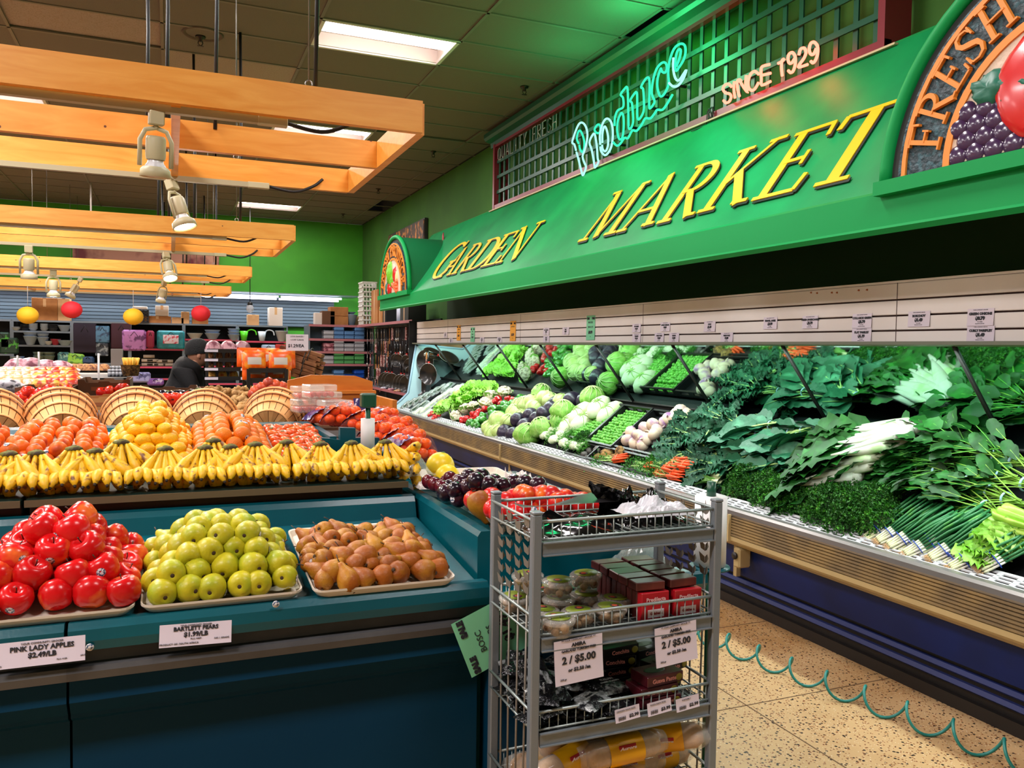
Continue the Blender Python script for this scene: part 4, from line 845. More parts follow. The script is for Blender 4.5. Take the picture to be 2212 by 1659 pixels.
for px, py, h in [(1985, 1025, .06), (2045, 965, .09), (2060, 940, .10), (2090, 930, .10), (2050, 990, .09), (2010, 1020, .07), (2080, 985, .09), (2050, 1030, .08), (1960, 1050, .04), (1995, 1055, .04), (2120, 960, .10), (2060, 905, .10), (2110, 905, .10), (2080, 920, .09), (2150, 930, .10), (2190, 950, .1)]:
    bunch(P_spin, px, py, rd(160, 205), 'dark oval-leaved spinach bunch with pale tie, %s counted from the left of its heap' % ORD[i], 'spinach bunches', h, rd(-.1, .1), rd(.9, 1.05), rd(-.3, .3)); i += 1
i = 0
for px, py, h, a in [(2120, 1050, .08, 175), (2160, 1075, .08, 170), (2190, 1040, .09, 175), (2200, 1090, .07, 172), (2150, 1110, .05, 168), (2110, 1090, .04, 172), (2215, 1010, .09, 178), (2180, 990, .1, 180), (2240, 1060, .08, 175)]:
    bunch(P_dand, px, py, a + rd(-6, 6), 'long-stemmed green bunch with pink stem ends, %s near the celery' % ORD[i], 'long-stemmed greens', h, rd(-.05, .1), rd(.9, 1.0), rd(-.2, .2)); i += 1
i = 0
for px, py, h in [(1620, 1035, .03), (1655, 1050, .03), (1700, 1060, .04), (1745, 1075, .05), (1800, 1085, .05), (1850, 1105, .05), (1900, 1125, .04), (1780, 1115, .02), (1840, 1130, .02), (1720, 1085, .02), (1670, 1075, .01), (1610, 1055, 0), (1890, 1095, .06), (1820, 1060, .05)]:
    bunch(P_par, px, py, rd(0, 360), 'dense curly parsley bunch, %s in its heap from the far end' % ORD[i], 'parsley bunches', h, 0, rd(.85, 1.05)); i += 1
i = 0
for px, py, a in [(1890, 1158, 65), (1915, 1163, 62), (1958, 1185, 66), (1975, 1192, 60), (2005, 1190, 62), (2030, 1200, 60), (2045, 1215, 62), (2075, 1222, 58), (2110, 1222, 62), (2140, 1222, 60), (2000, 1180, 57), (1940, 1175, 62)]:
    bunch(P_on, px, py, a, 'green onion bunch with blue band, %s in the row by the grille' % ORD[i], 'green onion bunches', .035 + .022 * (i % 2), -.06, rd(.85, 1)); i += 1
i = 0
for px, py, a, h in [(1400, 1010, 15, .05), (1422, 1022, 8, .035), (1450, 1028, 8, .035), (1455, 1000, 10, .06), (1475, 1008, 8, .055), (1330, 995, 25, .035), (1440, 1012, 5, .06)]:
    bunch(P_car, px, py, a, 'bunch of orange carrots with feathery tops, %s of seven near the grille' % ORD[i], 'carrot bunches', h, 0, .95); i += 1
bunch(P_cel, 2165, 1130, -10, 'pale green celery bunch at the right edge of the photo, upper', 'celery', .06, 0, 1.0); bunch(P_cel, 2155, 1168, -8, 'pale green celery bunch at the right edge of the photo, lower', 'celery', .01, 0, .9)
bunch(P_let, 2190, 1210, 150, 'loose leafy green bunch at the bottom right corner of the bed', 'right corner greens', .04)
bunch(P_let, 2160, 1215, 130, 'leafy green bunch beside the last green onions', 'right corner greens', .03)
# lettuce, radish and wrapped items at the far end
i = 0
for px, py in [(985, 872), (1000, 862), (1015, 852), (1030, 845), (1045, 840), (1058, 836), (1005, 876), (1025, 862), (1040, 852), (1060, 844), (960, 884), (970, 889), (1075, 838), (1020, 842), (1042, 832)]:
    bunch(P_let, px, py, rd(150, 240), 'bright green lettuce head, %s in the far lettuce strip' % ORD[i], 'far lettuce heads', .05, 0, .9); i += 1
RDH = mat('radish_red2', '#d63a34', .35, rnd=.1)
def radish():
    t = thing('radish_bunch', '', 'radishes')
    for k in range(9): m_ = MB(); a = k * 2.4; m_.ball((.03 * math.sqrt(k) * math.cos(a), .03 * math.sqrt(k) * math.sin(a), .02), .022, 8, 0, (1.2, 1, 1)); m_.build('radish', RDH, t)
    A = MB()
    for k in range(6): leaf(A, .13, .07, E3(0, -.2, 2.6 + k * .25), 0, .1, .3, stem=.05)
    A.build('leaves', LET, t); return t
P_rad = Proto([radish()]); i = 0
for px, py in [(940, 892), (952, 880), (972, 872), (982, 862), (992, 852), (1015, 842), (1028, 832), (948, 898)]:
    bunch(P_rad, px, py, rd(0, 360), 'bunch of red radishes, %s along the far radish strip' % ORD[i], 'radish bunches', .06, 0, 1); i += 1
WRP = mat('plastic_wrap', '#cfe0dc', .12, alpha=.35, coat=.5); ZUC = mat('zucchini_dark', '#1c3a22', .35, var=(20, '#2f5a34', .5, .7)); WHV = mat('white_veg', '#cfd9bc', .5, var=(10, '#8fb46a', .55, .7)); FOAM = mat('foam_tray', '#1d2024', .5)
def wrapped(name, mt, n):
    t = thing(name, '', 'vegetable pack'); m_ = MB(); m_.box((0, 0, .008), (.22, .15, .016), bev=.006); m_.build('foam_tray', FOAM if mt is ZUC else white_m, t)
    for k in range(n): q = MB(); q.tube([(-.09, (k - (n - 1) / 2) * .045, .032), (-.05, (k - (n - 1) / 2) * .045, .034), (.05, (k - (n - 1) / 2) * .043, .034), (.09, (k - (n - 1) / 2) * .043, .032)], [.012, .021, .021, .014], 10); q.build('vegetable', mt, t)
    q = MB(); q.grid(lambda u, v: V(((u - .5) * .23, (v - .5) * .155, .012 + .048 * (1 - abs(2 * u - 1) ** 6) * (1 - abs(2 * v - 1) ** 4) + .003 * math.sin(u * 30 + v * 9))), 14, 8); q.build('wrap', WRP, t); return t
P_zuc = Proto([wrapped('zucchini_pack', ZUC, 3)]); P_whv = Proto([wrapped('leek_pack', WHV, 3)]); i = 0
for px, py in [(880, 878), (893, 872), (905, 867), (918, 860), (930, 855), (942, 848), (955, 842), (968, 838), (915, 878), (900, 885), (978, 833)]:
    bunch(P_zuc, px, py, 90 + rd(-15, 15), 'wrapped tray of dark zucchini, %s from the far end' % ORD[i], 'zucchini trays', .03, 0, 1.0); i += 1
i = 0
for px, py in [(905, 893), (920, 888), (930, 880), (945, 868), (958, 860), (970, 852), (985, 845), (1000, 838), (925, 898), (1010, 832)]:
    bunch(P_whv, px, py, 90 + rd(-15, 15), 'wrapped pale green vegetable tray, %s from the far end' % ORD[i], 'pale vegetable trays', .035, 0, 1.0); i += 1
# fennel bulbs and herb tops in the front crate, leeks by the carrots
def fennel():
    t = thing('fennel_bulb', '', 'fennel'); m_ = MB(); m_.ball((0, 0, .03), .045, 14, 0, (1.4, 1, .8), jit=.1); 
    for k in range(3): m_.tube([(.04, (k - 1) * .02, .03), (.13, (k - 1) * .035, .04)], [.014, .008], 7)
    m_.build('bulb', NAP, t); A = MB(); r = random.Random(4)
    for k in range(240): s = r.uniform(.01, .025); A.tube([(0, 0, 0), (s, s * .3, s * .3)], .0012, 3, M=Matrix.Translation((.12 + r.random() * .1, r.gauss(0, .035), .03 + r.random() * .05)) @ E3(r.random() * 6, r.random() * 6, r.random() * 6))
    A.build('fronds', mat('fennel_frond', '#4d9a2a', .5), t); return t
P_fen = Proto([fennel()]); i = 0
for px, py, a in [(1180, 945, 0), (1200, 955, 10), (1222, 962, -5), (1215, 945, 5), (1245, 968, 0), (1190, 935, 20)]:
    bunch(P_fen, px, py, a, 'white fennel bulb with green fronds, %s in the front crate' % ORD[i], 'fennel bulbs', .03, 0, 1.1); i += 1
bunch(P_par, 1262, 950, 0, 'small bright herb bunch beside the fennel crate', 'herbs', .05, 0, .65)
def leek():
    t = thing('leek', '', 'leek'); m_ = MB(); m_.tube([(0, 0, 0), (.02, 0, 0), (.12, 0, 0), (.17, 0, 0)], [.012, .016, .015, .013], 10); m_.build('shank', mat('leek_white', '#d6dfae', .4), t)
    A = MB()
    for k in range(4): leaf(A, .16, .05, Matrix.Translation((.15, 0, 0)) @ E3((k - 1.5) * .6, -.05, (k - 1.5) * .12), 0, .1, 0, tip=.6, base=.5)
    A.build('leaf_blades', mat('leek_green', '#5f9440', .45), t); return t
P_lk = Proto([leek()]); i = 0
for px, py, a in [(1570, 1035, 185), (1555, 1028, 178), (1545, 1040, 182), (1580, 1042, 190)]:
    bunch(P_lk, px, py, a, 'leek lying on the grille side right of the carrots, %s of four' % ORD[i], 'leeks', .03 + .02 * (i % 2), 0, 1.0); i += 1
BAGB = mat('bag_black', '#0a0a0b', .12, spec=.7); BAGW = mat('bag_white', '#cfcfd6', .25, alpha=.85)
# ================================================================== teal display islands
TEAL = mat('teal_plastic', '#014854', .3, var=(2.2, '#02545e', .4, .65), bump=(90, .03), coat=.08, spec=.3); TEALD = mat('teal_panel', '#01304a', .55, var=(1.5, '#04364c', .4, .7), spec=.12)
RAILG = mat('rail_grey', '#3f3e40', .4, var=(7, '#504f50', .4, .7)); BRN = mat('shelf_brown', '#2a1712', .6); TRW = mat('tray_white', '#d9cdbd', .4)
def bin_unit(x0, x1, label):
    c = V(((x0 + x1) / 2, 2.5, 0)); t = thing('display_bin', label, 'display bin', c, group='teal display bins')
    m_ = MB(); extr_x(m_, [(2.16, .865), (2.135, .872), (2.13, .895), (2.133, .922), (2.148, .937), (2.19, .932), (2.20, .905), (2.88, .975), (2.90, 1.03), (2.912, 1.048), (2.95, 1.05), (2.965, 1.03), (2.965, .86)], x0 + .004, x1 - .004); child(m_, 'bin_tub', TEAL, t, c)
    m_ = MB(); extr_x(m_, [(2.175, .865), (2.165, .835), (2.14, .832), (2.135, .82), (2.14, .80), (2.165, .795), (2.3, .795), (2.3, .865)], x0, x1); child(m_, 'price_channel', RAILG, t, c)
    m_ = MB(); extr_x(m_, [(2.165, .795), (2.16, .74), (2.19, .70), (2.19, .69), (2.225, .67), (2.225, .03), (2.95, .03), (2.95, .795)], x0 + .003, x1 - .003); child(m_, 'front_panel', TEALD, t, c)
    m_ = MB(); extr_x(m_, [(2.28, 0), (2.28, .03), (2.9, .03), (2.9, 0)], x0, x1); child(m_, 'toe_kick', KCK, t, c); return t
bin_unit(-.23, .835, 'teal fruit bin with the three front trays, nearest the camera'); bin_unit(-1.5, -.23, 'teal fruit bin continuing at the lower left corner of the photo')
# end counter at the right of the bins
c = V((1.2, 2.7, 0)); t = thing('display_counter', 'teal end counter holding plums and nectarines behind the wire rack', 'display counter', c)
m_ = MB(); extr_y(m_, [(.845, .03), (.845, 1.035), (.855, 1.05), (.885, 1.05), (.92, 1.03), (1.42, 1.0), (1.46, 1.02), (1.5, 1.02), (1.5, .84), (1.18, .78), (1.18, .03)], 2.27, 3.4); child(m_, 'cabinet', TEAL, t, c)
m_ = MB(); extr_x(m_, [(2.27, .84), (2.12, .85), (2.105, .87), (2.11, .90), (2.13, .905), (2.15, .885), (2.27, .88)], .85, 1.56); child(m_, 'front_ledge', TEAL, t, c); m_ = MB(); extr_x(m_, [(2.27, 0.03), (2.18, .03), (2.16, .83), (2.27, .84)], .86, 1.19); child(m_, 'front_panel', TEALD, t, c)
m_ = MB(); m_.box((1.18, 2.84, 1.045), (.50, 1.06, .006), M=None); child(m_, 'clear_liner', mat('clear_liner', '#a9c4c0', .15, alpha=.3), t, c)
# banana shelf and upper deck
def deck(x0, x1, label):
    c = V(((x0 + x1) / 2, 3.4, 0)); t = thing('display_shelf', label, 'display shelf', c, group='upper teal decks')
    m_ = MB(); m_.box(((x0 + x1) / 2, 3.13, 1.09), (x1 - x0 - .006, .40, .022), bev=.004); child(m_, 'banana_board', mat('board_green', '#08241f', .6, spec=.2), t, c)
    m_ = MB(); m_.box(((x0 + x1) / 2, 2.928, 1.09), (x1 - x0 - .006, .006, .022)); child(m_, 'board_edge', mat('board_edge', '#5c4c34', .5), t, c)
    m_ = MB(); m_.box(((x0 + x1) / 2, 3.0, .55), (x1 - x0 - .02, .03, 1.06)); child(m_, 'riser', BRN, t, c)
    m_ = MB(); extr_x(m_, [(3.25, 1.06), (3.27, 1.10), (4.05, 1.175), (4.09, 1.215), (4.16, 1.22), (4.17, 1.19), (4.17, .02), (3.35, .02)], x0 + .004, min(x1, .64) - .004); child(m_, 'deck_tub', TEAL, t, c); return t
deck(-.43, .815, 'long teal upper deck with bananas and citrus trays'); deck(-1.7, -.435, 'teal upper deck at the left edge of the photo')
# stepped unit with mandarins
c = V((.9, 3.9, 0)); t = thing('display_counter', 'teal stepped counter with a black mat under the mandarin bags', 'display counter', c)
m_ = MB()
st = [onx(700, 1000, .5)]
P = [ony(px, py, 3.62) for px, py in ((694, 945), (733, 949), (733, 923), (766, 924), (766, 944.6), (817, 944.6), (819, 964), (869, 966), (870, 1000), (690, 1000))]
m_.prism([(p.x, p.z) for p in P[::-1]], (0, 3.60, 0), (1, 0, 0), (0, 0, 1), (0, .04, 0)); m_.box((.66, 3.95, 1.14), (.03, .66, .12)); child(m_, 'stepped_divider', TEAL, t, c)
m_ = MB(); m_.box((.93, 4.15, .53), (.52, 1.0, 1.06), bev=.01); m_.box((1.0, 3.55, 1.02), (.36, .2, .08), bev=.02); child(m_, 'cabinet', TEAL, t, c)
m_ = MB(); m_.grid(lambda u, v: V((.69 + .42 * u, 3.68 + 1.0 * v, 1.15 - .07 * u + .012 * math.sin(u * 7 + v * 3))), 8, 8); m_.grid(lambda u, v: V((.69 + .42 * u, 3.68 - .01 * u, 1.15 - .07 * u - .07 * v)), 6, 3); child(m_, 'black_mat', mat('rubber_black', '#17181a', .6), t, c)
def tray(x0, x1, y0, y1, z0, z1, label, m=None, tw=0):
    c = V(((x0 + x1) / 2, (y0 + y1) / 2, (z0 + z1) / 2)); L_ = math.hypot(y1 - y0, z1 - z0); W_ = x1 - x0
    t = thing('fruit_tray', label, 'tray', c, (math.atan2(z1 - z0, y1 - y0), 0, tw), 'white display trays')
    m_ = MB(); r = .03
    def ring(w, l, z): 
        o = []
        for cx, cy, a0 in ((w - r, l - r, 0), (-w + r, l - r, 90), (-w + r, -l + r, 180), (w - r, -l + r, 270)):
            for k in range(5): a = math.radians(a0 + 22.5 * k); o.append((cx + r * math.cos(a), cy + r * math.sin(a), z))
        return o
    R1 = [ring(W_ / 2 - .012, L_ / 2 - .012, .003), ring(W_ / 2 - .004, L_ / 2 - .004, .019), ring(W_ / 2, L_ / 2, .021), ring(W_ / 2, L_ / 2, .015), ring(W_ / 2 - .012, L_ / 2 - .012, -.002)]
    vs = [p for q in R1 for p in q]; n = 20; fs = [tuple(range(n))] + [tuple(range(4 * n, 5 * n))[::-1]]
    for a in range(4): fs += [(a * n + i, a * n + (i + 1) % n, (a + 1) * n + (i + 1) % n, (a + 1) * n + i) for i in range(n)]
    m_.add(vs, fs, 0, False); m_.build('tray_body', m or TRW, t); return t
# ---- fruit
LAY = ['bottom', 'second', 'third', 'fourth', 'fifth', 'sixth']; ROW = ['front', 'second', 'third', 'fourth', 'fifth', 'sixth', 'seventh', 'eighth', 'ninth', 'tenth', 'eleventh', 'twelfth']
def pile(P, x0, y0, z0, y1, z1, nx, ny, nl, dx, dy, rz, what, where, group, jit=.1, rot=None, hz=None, keep=None, skip=.0, sc=(.93, 1.05)):
    sl = (z1 - z0) / (y1 - y0); hz = hz or rz * 1.35
    for k in range(nl):
        for j in range(ny - k):
            for i in range(nx - k):
                inner = 0 < i < nx - k - 1 and j > (0 if k < nl - 1 else 99) and 1 <= j < ny - k - 1 and k < nl - 1 and j > 1
                if inner and k < nl - 1 and (1 <= i < nx - k - 1): 
                    if j >= 2: continue
                if keep and not keep(i, j, k): continue
                if skip and R_.random() < skip and k == nl - 1: continue
                x = x0 + dx * (i + .5 + k / 2) + R_.uniform(-jit, jit) * dx; y = y0 + dy * (j + .5 + k / 2) + R_.uniform(-jit, jit) * dy
                z = z0 + (y - y0) * sl + rz + k * hz + R_.uniform(-.1, .1) * rz * (k > 0)
                P.put((x, y, z), rot() if rot else rr(), label='%s, %s, %s layer, %s row, %s from left' % (what, where, LAY[k], ROW[j], ORD[i]), group=group, scale=R_.uniform(*sc))
STK = mat('fruit_sticker', '#d8d4d8', .4, var=(160, '#2b4a6a', .5, .55))
def fruit(name, prof, mt, n=16, stem=None, stick=False, fn=None, extra=None, cat=None):
    t = thing(name, '', cat or name.replace('_', ' ')); m_ = MB(); m_.lathe(prof, n, 0, None, True, fn); m_.build('flesh', mt, t)
    if stem: q = MB(); q.tube(stem[0], stem[1], 6); q.build('stem', mat('fruit_stem', '#3a2413', .8), t)
    if stick:
        r, z = stick; q = MB(); 
        def f(u, v): a = (v) * 2 * PI; s = u * .011; d = V((1, s * math.cos(a) / r * 1.0, s * math.sin(a) / r)).normalized(); return V((d.x * (r + .0008), d.y * (r + .0008), d.z * r + z))
        q.grid(f, 2, 12); q.build('sticker', STK, t)
    if extra: extra(t)
    return t
def fruit_mat(name, c1, c2, lo, hi, scale=22, rough=.28, sp=None, rnd=.1, bump=(90, .06), coat=.35):
    return mat(name, c1, rough, var=(scale, c2, lo, hi, 3), rnd=rnd, bump=bump, coat=coat * .5, spec=.3)
APM = fruit_mat('apple_skin', '#c81014', '#ee8034', .56, .76, 13, .24, rnd=.14, coat=.3)
ap = [(.001, -.026), (.008, -.031), (.018, -.033), (.030, -.027), (.038, -.012), (.0415, .006), (.038, .023), (.028, .034), (.017, .036), (.008, .031), (.001, .024)]
st_ = ([(0, 0, .024), (.001, 0, .036), (.004, 0, .046)], [.0013, .0012, .0016])
P_app = Proto([fruit('apple', ap, APM, 20, st_, (.0405, .004)), fruit('apple', ap, APM, 20, st_), fruit('apple', ap, APM, 20, st_)])
BAM = fruit_mat('bartlett_skin', '#b2a61a', '#909e1c', .45, .7, 16, .4, rnd=.1, bump=(120, .1), coat=.1)
pe = [(.001, -.034), (.005, -.038), (.014, -.039), (.026, -.033), (.033, -.018), (.034, -.004), (.030, .012), (.022, .026), (.015, .038), (.012, .048), (.008, .054), (.001, .055)]
ps_ = ([(0, 0, .052), (.002, 0, .066), (.006, 0, .078)], [.0018, .0014, .002])
cal_ = lambda t: (lambda q: (q.ball((0, 0, -.0375), .0055, 8, 0, (1, 1, .3)), q.build('calyx', mat('calyx_brown', '#3b2812', .9), t)))(MB())
P_bar = Proto([fruit('bartlett_pear', pe, BAM, 18, ps_, (.0345, -.01), extra=cal_, cat='pear'), fruit('bartlett_pear', pe, BAM, 18, ps_, extra=cal_, cat='pear'), fruit('bartlett_pear', pe, BAM, 18, ps_, extra=cal_, cat='pear')])
BOM = fruit_mat('bosc_skin', '#8e4a0c', '#a87418', .45, .65, 14, .5, rnd=.16, bump=(140, .15), coat=.05)
bo = [(a * .86, b * .86) for a, b in pe]
P_bos = Proto([fruit('bosc_pear', bo, BOM, 16, ([(0, 0, .045), (.002, 0, .058), (.007, 0, .07)], [.0016, .0012, .0018]), (.0297, -.01), extra=cal_, cat='pear'), fruit('bosc_pear', bo, BOM, 16, ([(0, 0, .045), (-.003, 0, .058), (-.008, 0, .066)], [.0016, .0012, .0018]), extra=cal_, cat='pear')])
def aprot(): return (R_.uniform(-.7, .9), R_.uniform(-.6, .6), R_.uniform(-2.6, -.6))
def perot(): return (R_.uniform(-1.9, -1.2), R_.uniform(-.35, .35), R_.uniform(-.6, .6))    # stem end leaning back
def perot2(): return (R_.uniform(-2.1, -.6), R_.uniform(-.5, .5), R_.uniform(-1.6, 1.6))
tray(-.467, -.085, 2.155, 2.74, .938, .982, 'front tray under the red apples'); tray(-.072, .318, 2.155, 2.74, .938, .98, 'front tray under the yellow-green pears'); tray(.345, .738, 2.135, 2.72, .938, .978, 'front tray under the brown pears', tw=-.01)
tray(-.87, -.485, 2.155, 2.74, .938, 1.0, 'front tray partly cut off by the left edge')
pile(P_app, -.465, 2.17, .945, 2.74, .995, 5, 5, 4, .078, .082, .037, 'glossy red apple', 'leftmost pile', 'red apples', .16, aprot, .041, sc=(.95, 1.12))
pile(P_app, -.63, 2.17, .945, 2.74, 1.01, 2, 5, 3, .078, .082, .037, 'glossy red apple', 'pile cut by the left edge', 'red apples at the left edge', .1, aprot, .045, sc=(.95, 1.1))
pile(P_bar, -.066, 2.165, .945, 2.74, .99, 6, 6, 4, .063, .072, .034, 'yellow-green pear', 'middle pile', 'yellow-green pears', .2, perot, .033, sc=(.95, 1.08))
P_bar.put((.10, 2.42, 1.10), (-1.3, .2, .5), label='yellow-green pear with sticker crowning the middle pile', group='yellow-green pears', k=0)
pile(P_bos, .352, 2.15, .945, 2.72, .985, 7, 7, 3, .053, .062, .028, 'brown russet pear', 'right pile', 'brown pears', .25, perot2, .018, sc=(.9, 1.12), skip=.2)
# crumpled plastic liner under the pears
m_ = MB(); m_.grid(lambda u, v: V((-.06 + .37 * u, 2.17 + .5 * v, .962 + .05 * v + .012 * noise.noise(V((u * 22, v * 22, 1))))), 26, 26)
tag(m_.build('plastic_liner', mat('clear_film', '#cfcdb8', .12, alpha=.45)), 'clear crumpled plastic liner under the yellow-green pears', 'plastic liner')
# upper trays
ORM = fruit_mat('orange_skin', '#e46c04', '#ee8009', .4, .7, 16, .38, rnd=.12, bump=(260, .35), coat=.15); LEM = fruit_mat('lemon_skin', '#eca40a', '#f4b818', .4, .7, 16, .35, rnd=.06, bump=(220, .3), coat=.2)
MAN = fruit_mat('peach_skin', '#dd6208', '#a8280e', .54, .72, 14, .45, rnd=.16, bump=(100, .1), coat=.05); PER = fruit_mat('persimmon_skin', '#d24c16', '#e0702c', .45, .7, 14, .3, rnd=.08, coat=.3)
def sph(r, zf=1, n=9): return [(max(1e-4, r * math.sin(PI * i / n)), -r * zf * math.cos(PI * i / n)) for i in range(n + 1)]
nav = lambda t: (lambda q: (q.ball((0, 0, .0365), .004, 6, 0, (1, 1, .4)), q.build('navel', STM, t)))(MB())
P_ora = Proto([fruit('orange', sph(.037), ORM, 16, extra=nav, stick=(.037, 0)), fruit('orange', sph(.037), ORM, 16, extra=nav)])
P_lem = Proto([fruit('lemon', [(.001, -.037), (.006, -.035), (.011, -.031), (.022, -.024), (.0275, -.008), (.028, .006), (.022, .023), (.012, .031), (.007, .036), (.001, .038)], LEM, 14)])
P_pch = Proto([fruit('peach', sph(.034, .95), MAN, 14), fruit('peach', sph(.034, .95), MAN, 14, stick=(.034, 0))])
P_prs = Proto([fruit('persimmon', [(.001, -.018), (.012, -.022), (.026, -.018), (.034, -.004), (.033, .008), (.024, .016), (.01, .017), (.001, .014)], PER, 16, fn=lambda x, y, z, a: V((x * (1 + .05 * math.cos(4 * a)), y * (1 + .05 * math.cos(4 * a)), z)), extra=lambda t: (lambda q: (q.lathe([(.001, .0165), (.013, .0185), (.002, .015)], 4), q.build('calyx', mat('persimmon_leaf', '#7a6a3a', .8), t)))(MB()))])
U0, U1 = (3.34, 1.115), (4.0, 1.18)
def up_tray(xa, xb, l): tray(xa, xb, U0[0], U1[0], U0[1] + .004, U1[1] + .004, l)
XS = [-.985, -.62, -.255, .105, .475 - .245 + .0]
up_tray(-.60, -.243, 'upper tray under the peaches'); up_tray(-.238, .075, 'upper tray under the lemons'); up_tray(.08, .385, 'upper tray under the oranges'); up_tray(.33 + .06, .66 - .03, 'upper tray under the persimmons'); up_tray(-.965, -.61, 'upper tray at the left edge')
def up(P, xa, xb, nx, ny, nl, rz, what, where, g, **k):
    pile(P, xa, U0[0] + .01, U0[1] + .01, U1[0], U1[1] + .01, nx, ny, nl, (xb - xa) / nx, (U1[0] - U0[0] - .02) / ny, rz, what, where, g, **k)
up(P_pch, -.60, -.245, 5, 9, 2, .034, 'orange-red peach', 'upper left pile', 'peaches in the upper tray', jit=.2, hz=.034, sc=(.86, 1.0))
up(P_pch, -.965, -.61, 5, 9, 2, .034, 'orange-red peach', 'pile at the left edge', 'peaches at the left edge', jit=.2, hz=.036, sc=(.86, 1.0))
up(P_lem, -.235, .075, 6, 10, 5, .027, 'yellow lemon', 'lemon pyramid', 'lemons', jit=.18, hz=.032, rot=lambda: (1.57 + R_.uniform(-.5, .5), R_.uniform(-.4, .4), R_.random() * 6))
up(P_ora, .08, .385, 4, 8, 3, .036, 'bright orange', 'orange rows', 'oranges', jit=.07, hz=.030, sc=(.9, .98))
up(P_prs, .40, .62, 5, 9, 1, .026, 'flat red persimmon', 'persimmon tray', 'persimmons', jit=.05, rot=lambda: (R_.uniform(.2, .5), R_.uniform(-.2, .2), R_.random() * 6), sc=(.8, .86))
# ---- bananas
BAN = mat('banana_skin', '#dfae12', .45, var=(40, '#6a3a0c', .57, .68, 5), rnd=.08, bump=(30, .1)); BTP = mat('banana_tip', '#2e1c0c', .8); BCR = mat('banana_crown', '#6b6a1c', .6, var=(30, '#3a2a12', .45, .6))
def banana_mesh():
    m_ = MB(); n = 10; P = []; R1 = []
    for i in range(n + 1):
        u = i / n; P.append((0, -.010 - .085 * math.sin(u * 1.9), -.002 - .118 * u ** .9 - .012 * u * u)); R1.append([.0075, .009, .013, .018, .021, .0222, .0222, .021, .0185, .013, .0065][i])
    m_.tube(P, R1, 6, 0); e = V(P[-1]); d = (e - V(P[-2])).normalized(); m_.tube([e - d * .001, e + d * .008], [.0058, .0045], 6, 1); return m_
BM = banana_mesh(); b0_ = BM.build('banana', [BAN, BTP], loc=(0, 0, 0)); 
def bunch_b(name, lst, lab):
    t = thing(name, '', 'bananas')
    for (rz_, rx_, dx) in lst:
        o = b0_.copy(); COL.objects.link(o); o.parent = t; o.location = (dx, 0, 0); o.rotation_euler = (rx_ if rx_ > -.5 else rx_ - .35, -rz_, rz_ * .5); o.name = 'banana'
    m_ = MB(); m_.ball((0, 0, .002), .02, 10, 0, (1.5, .8, .7), jit=.2); m_.tube([(0, .002, .0), (0, .006, .016)], [.014, .009], 7); m_.build('crown', BCR, t); return t
P_ban = Proto([bunch_b('banana_bunch', [(-.34, .16, -.02), (-.12, .22, -.007), (.1, .2, .007), (.33, .14, .02), (-.62, -.02, -.024), (.62, 0, .024), (0, .6, 0)], ''),
               bunch_b('banana_bunch', [(-.3, .2, -.014), (0, .24, 0), (.3, .18, .014), (-.6, .05, -.022), (.62, .02, .022), (.2, .65, 0)], ''),
               bunch_b('banana_bunch', [(-.46, .12, -.02), (-.2, .2, -.008), (.02, .24, 0), (.24, .18, .009), (.52, .1, .02), (-.2, .6, 0), (.3, .62, 0)], '')])
P_low = Proto([bunch_b('banana_bunch', [(-.3, -.62, -.03), (-.1, -.68, -.01), (.12, -.64, .012), (.34, -.6, .034)], '')])
bpy.data.objects.remove(b0_)
for i, (px, py) in enumerate([(20, 992), (79, 986), (160, 972), (205, 985), (262, 958), (357, 983), (443, 981), (461, 955), (497, 981), (551, 963), (619, 958), (692, 972), (759, 970), (832, 970)]):
    p = ony(px, py, 3.10 + (.05 if py < 960 else 0)); P_ban.put((p.x, p.y, max(p.z, 1.225)), (0, 0, R_.uniform(-.18, .18)), label='ripe spotted banana bunch standing, %s from the left in the row' % ORD[i], group='standing banana bunches', scale=.96, k=i)
for i in range(13):
    P_low.put((-.53 + .108 * i, 3.09 + R_.uniform(-.01, .01), 1.135), (0, 0, R_.uniform(-.12, .12)), label='banana bunch lying below with tips forward, %s from the left' % ORD[i], group='lower banana bunches', scale=.92)
p = ony(868, 990, 3.1); P_ban.put((p.x, p.y, 1.17), (0, 1.2, 1.3), label='banana bunch lying sideways in a bag at the right end', group='standing banana bunches', scale=.85, k=1)
m_ = MB(); m_.grid(lambda u, v: V((p.x - .02 + .13 * u, 2.98 + .22 * v, 1.11 + .09 * math.sin(PI * min(1, u * 1.1)) * math.sin(PI * v) ** .6 + .008 * noise.noise(V((u * 9, v * 9, 0))))), 14, 12); tag(m_.build('plastic_bag', WRP), 'clear produce bag over the last bananas at the right end', 'plastic bag')
# plums, nectarines, melon on the end counter
PLM = fruit_mat('plum_skin', '#16101c', '#3a0e20', .45, .7, 12, .22, rnd=.25, coat=.5); PLR = fruit_mat('plum_red', '#5a0818', '#38081c', .4, .7, 12, .25, rnd=.15, coat=.4); NEC = fruit_mat('nectarine_skin', '#c01a1c', '#ee7a1c', .55, .72, 13, .28, rnd=.14, coat=.3)
P_plm = Proto([fruit('plum', sph(.031), PLM, 16, stick=(.031, 0)), fruit('plum', sph(.031), PLM, 16)]); P_plr = Proto([fruit('red_plum', sph(.028), PLR, 14)]); P_nec = Proto([fruit('nectarine', sph(.034), NEC, 16, stick=(.034, 0)), fruit('nectarine', sph(.034), NEC, 16)])
tray(.925, 1.30, 2.84, 3.32, 1.052, 1.06, 'white tray under the plums', tw=-.06); tray(.925, 1.33, 2.33, 2.83, 1.052, 1.058, 'white tray under the nectarines', tw=-.06)
